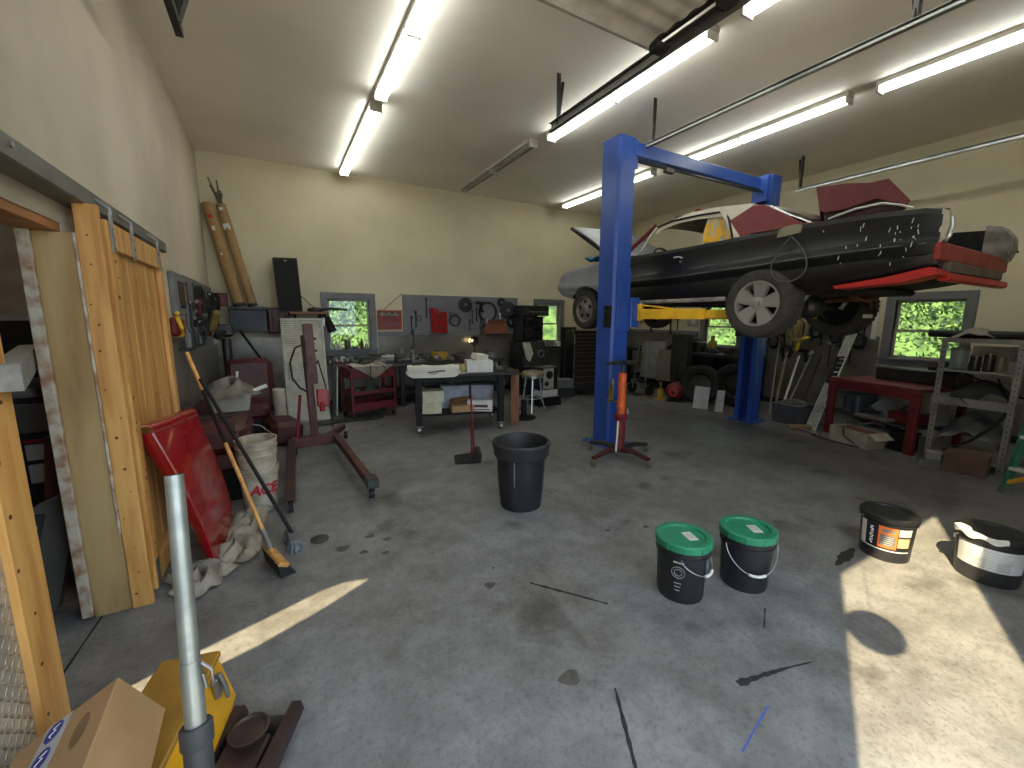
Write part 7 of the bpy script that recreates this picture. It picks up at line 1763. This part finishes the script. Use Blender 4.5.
# ================================================================= OUTSIDE
def tree(x, y, h, r, label, cols, n=10000, trunk=True):
    t = thing('tree', label, 'tree', (x, y, -.13), 'trees beyond the windows')
    if trunk:
        b = MB(); b.tube([(x, y, -.13), (x + .1, y, h * .35), (x - .05, y + .1, h * .7)], [.16, .12, .05], 8); b.build('trunk', M('tree_bark', (86, 70, 54), .9, 0, .2, 9), t)
    b = MB()
    rr = random.Random(int(x * 31 + y * 17))
    for i in range(n):
        a = rr.uniform(0, 2 * PI); q = rr.random() ** .45; zz = rr.uniform(-1, 1)
        k = math.sqrt(max(0, 1 - zz * zz)) * q
        lump = 1 + .25 * math.sin(3 * a + 4 * zz)
        p = Vector((x + r * k * lump * math.cos(a), y + r * k * lump * math.sin(a), h * .52 + h * .50 * zz * q))
        if p.z < .05: continue
        u = Vector((rr.gauss(0, 1), rr.gauss(0, 1), rr.gauss(0, 1))).normalized(); w = u.orthogonal().normalized(); s = rr.uniform(.045, .10)
        b.mi = rr.randrange(len(cols))
        b.add([p - u * s, p + w * s * .55, p + u * s, p - w * s * .55], [(0, 1, 2, 3)])
    o = b.build('foliage', cols, t, recalc=False); o['kind'] = 'stuff'
def leafm(name, c):
    m = bpy.data.materials.new(name); m.use_nodes = True; nt = m.node_tree
    b = nt.nodes['Principled BSDF']; b.inputs['Base Color'].default_value = lin(c); b.inputs['Roughness'].default_value = .5
    tr = nt.nodes.new('ShaderNodeBsdfTranslucent'); tr.inputs['Color'].default_value = lin(c)
    mx = nt.nodes.new('ShaderNodeMixShader'); mx.inputs[0].default_value = .35
    nt.links.new(b.outputs[0], mx.inputs[1]); nt.links.new(tr.outputs[0], mx.inputs[2]); nt.links.new(mx.outputs[0], nt.nodes['Material Output'].inputs['Surface'])
    return m
LG = [leafm('leaf_light', (92, 118, 48)), leafm('leaf_mid', (66, 92, 40)), leafm('leaf_dark', (34, 54, 26)), leafm('leaf_pale', (146, 160, 92))]
tree(1.3, 15.0, 6.5, 2.2, 'broad green tree seen through the window beside the red sign', LG)
tree(7.6, 15.4, 7.0, 2.4, 'green tree seen through the window behind the stereo rack', LG)
tree(15.4, 8.6, 6.5, 2.4, 'green tree seen through the window behind the far lift post', LG)
tree(14.6, 2.9, 6.2, 2.4, 'bright green tree seen through the window above the red workbench', LG)
# wooded slopes further off
b = MB(); b.grid(lambda u, v: (-30 + 70 * u, 21 + 9 * v + .8 * math.sin(17 * u), -.2 + 12 * v + .7 * math.sin(40 * u + 9 * v)), 60, 20); struct(b.build('hill_north', M('wooded_slope', (98, 124, 62), .9, 0, .25, 1.6, bump=.6, col2=(40, 60, 32))))
b = MB(); b.grid(lambda u, v: (21 + 9 * v + .8 * math.sin(17 * u), -30 + 62 * u, -.2 + 12 * v + .7 * math.sin(40 * u + 9 * v)), 60, 20); struct(b.build('hill_east', M('wooded_slope')))

# ================================================================= LIGHT AND CAMERA
sun = bpy.data.lights.new('sun', 'SUN'); sun.energy = 19.0; sun.angle = math.radians(.4); sun.color = (1.0, .83, .50)
so = bpy.data.objects.new('sun', sun); COL.objects.link(so); so.location = (-10, -6, 12)
so.rotation_euler = SD.to_track_quat('-Z', 'Y').to_euler()
w = bpy.data.worlds.new('sky'); SC.world = w; w.use_nodes = True
nt = w.node_tree; bg = nt.nodes['Background']
bg.inputs['Color'].default_value = (.66, .82, 1.0, 1); bg.inputs['Strength'].default_value = 5.2

F, YAW, PIT, ROL = 413.48, .5172986, -.1569098, .0039695
fw = Vector((math.sin(YAW) * math.cos(PIT), math.cos(YAW) * math.cos(PIT), math.sin(PIT)))
r0 = Vector((math.cos(YAW), -math.sin(YAW), 0)); u0 = r0.cross(fw)
rt = r0 * math.cos(ROL) + u0 * math.sin(ROL); up = -r0 * math.sin(ROL) + u0 * math.cos(ROL)
cam = bpy.data.cameras.new('camera'); cam.sensor_width = 36; cam.lens = F / 1024 * 36; cam.clip_start = .02; cam.clip_end = 200
co = bpy.data.objects.new('camera', cam); COL.objects.link(co)
co.matrix_world = Matrix(((rt.x, up.x, -fw.x, 0), (rt.y, up.y, -fw.y, 0), (rt.z, up.z, -fw.z, 1.6), (0, 0, 0, 1)))
SC.camera = co
SC.view_settings.view_transform = 'Standard'; SC.view_settings.look = 'None'; SC.view_settings.gamma = 1; SC.view_settings.use_curve_mapping = False
SC.view_settings.exposure = 0.0
SC.cycles.use_denoising = True
SC.cycles.max_bounces = 8; SC.cycles.diffuse_bounces = 5
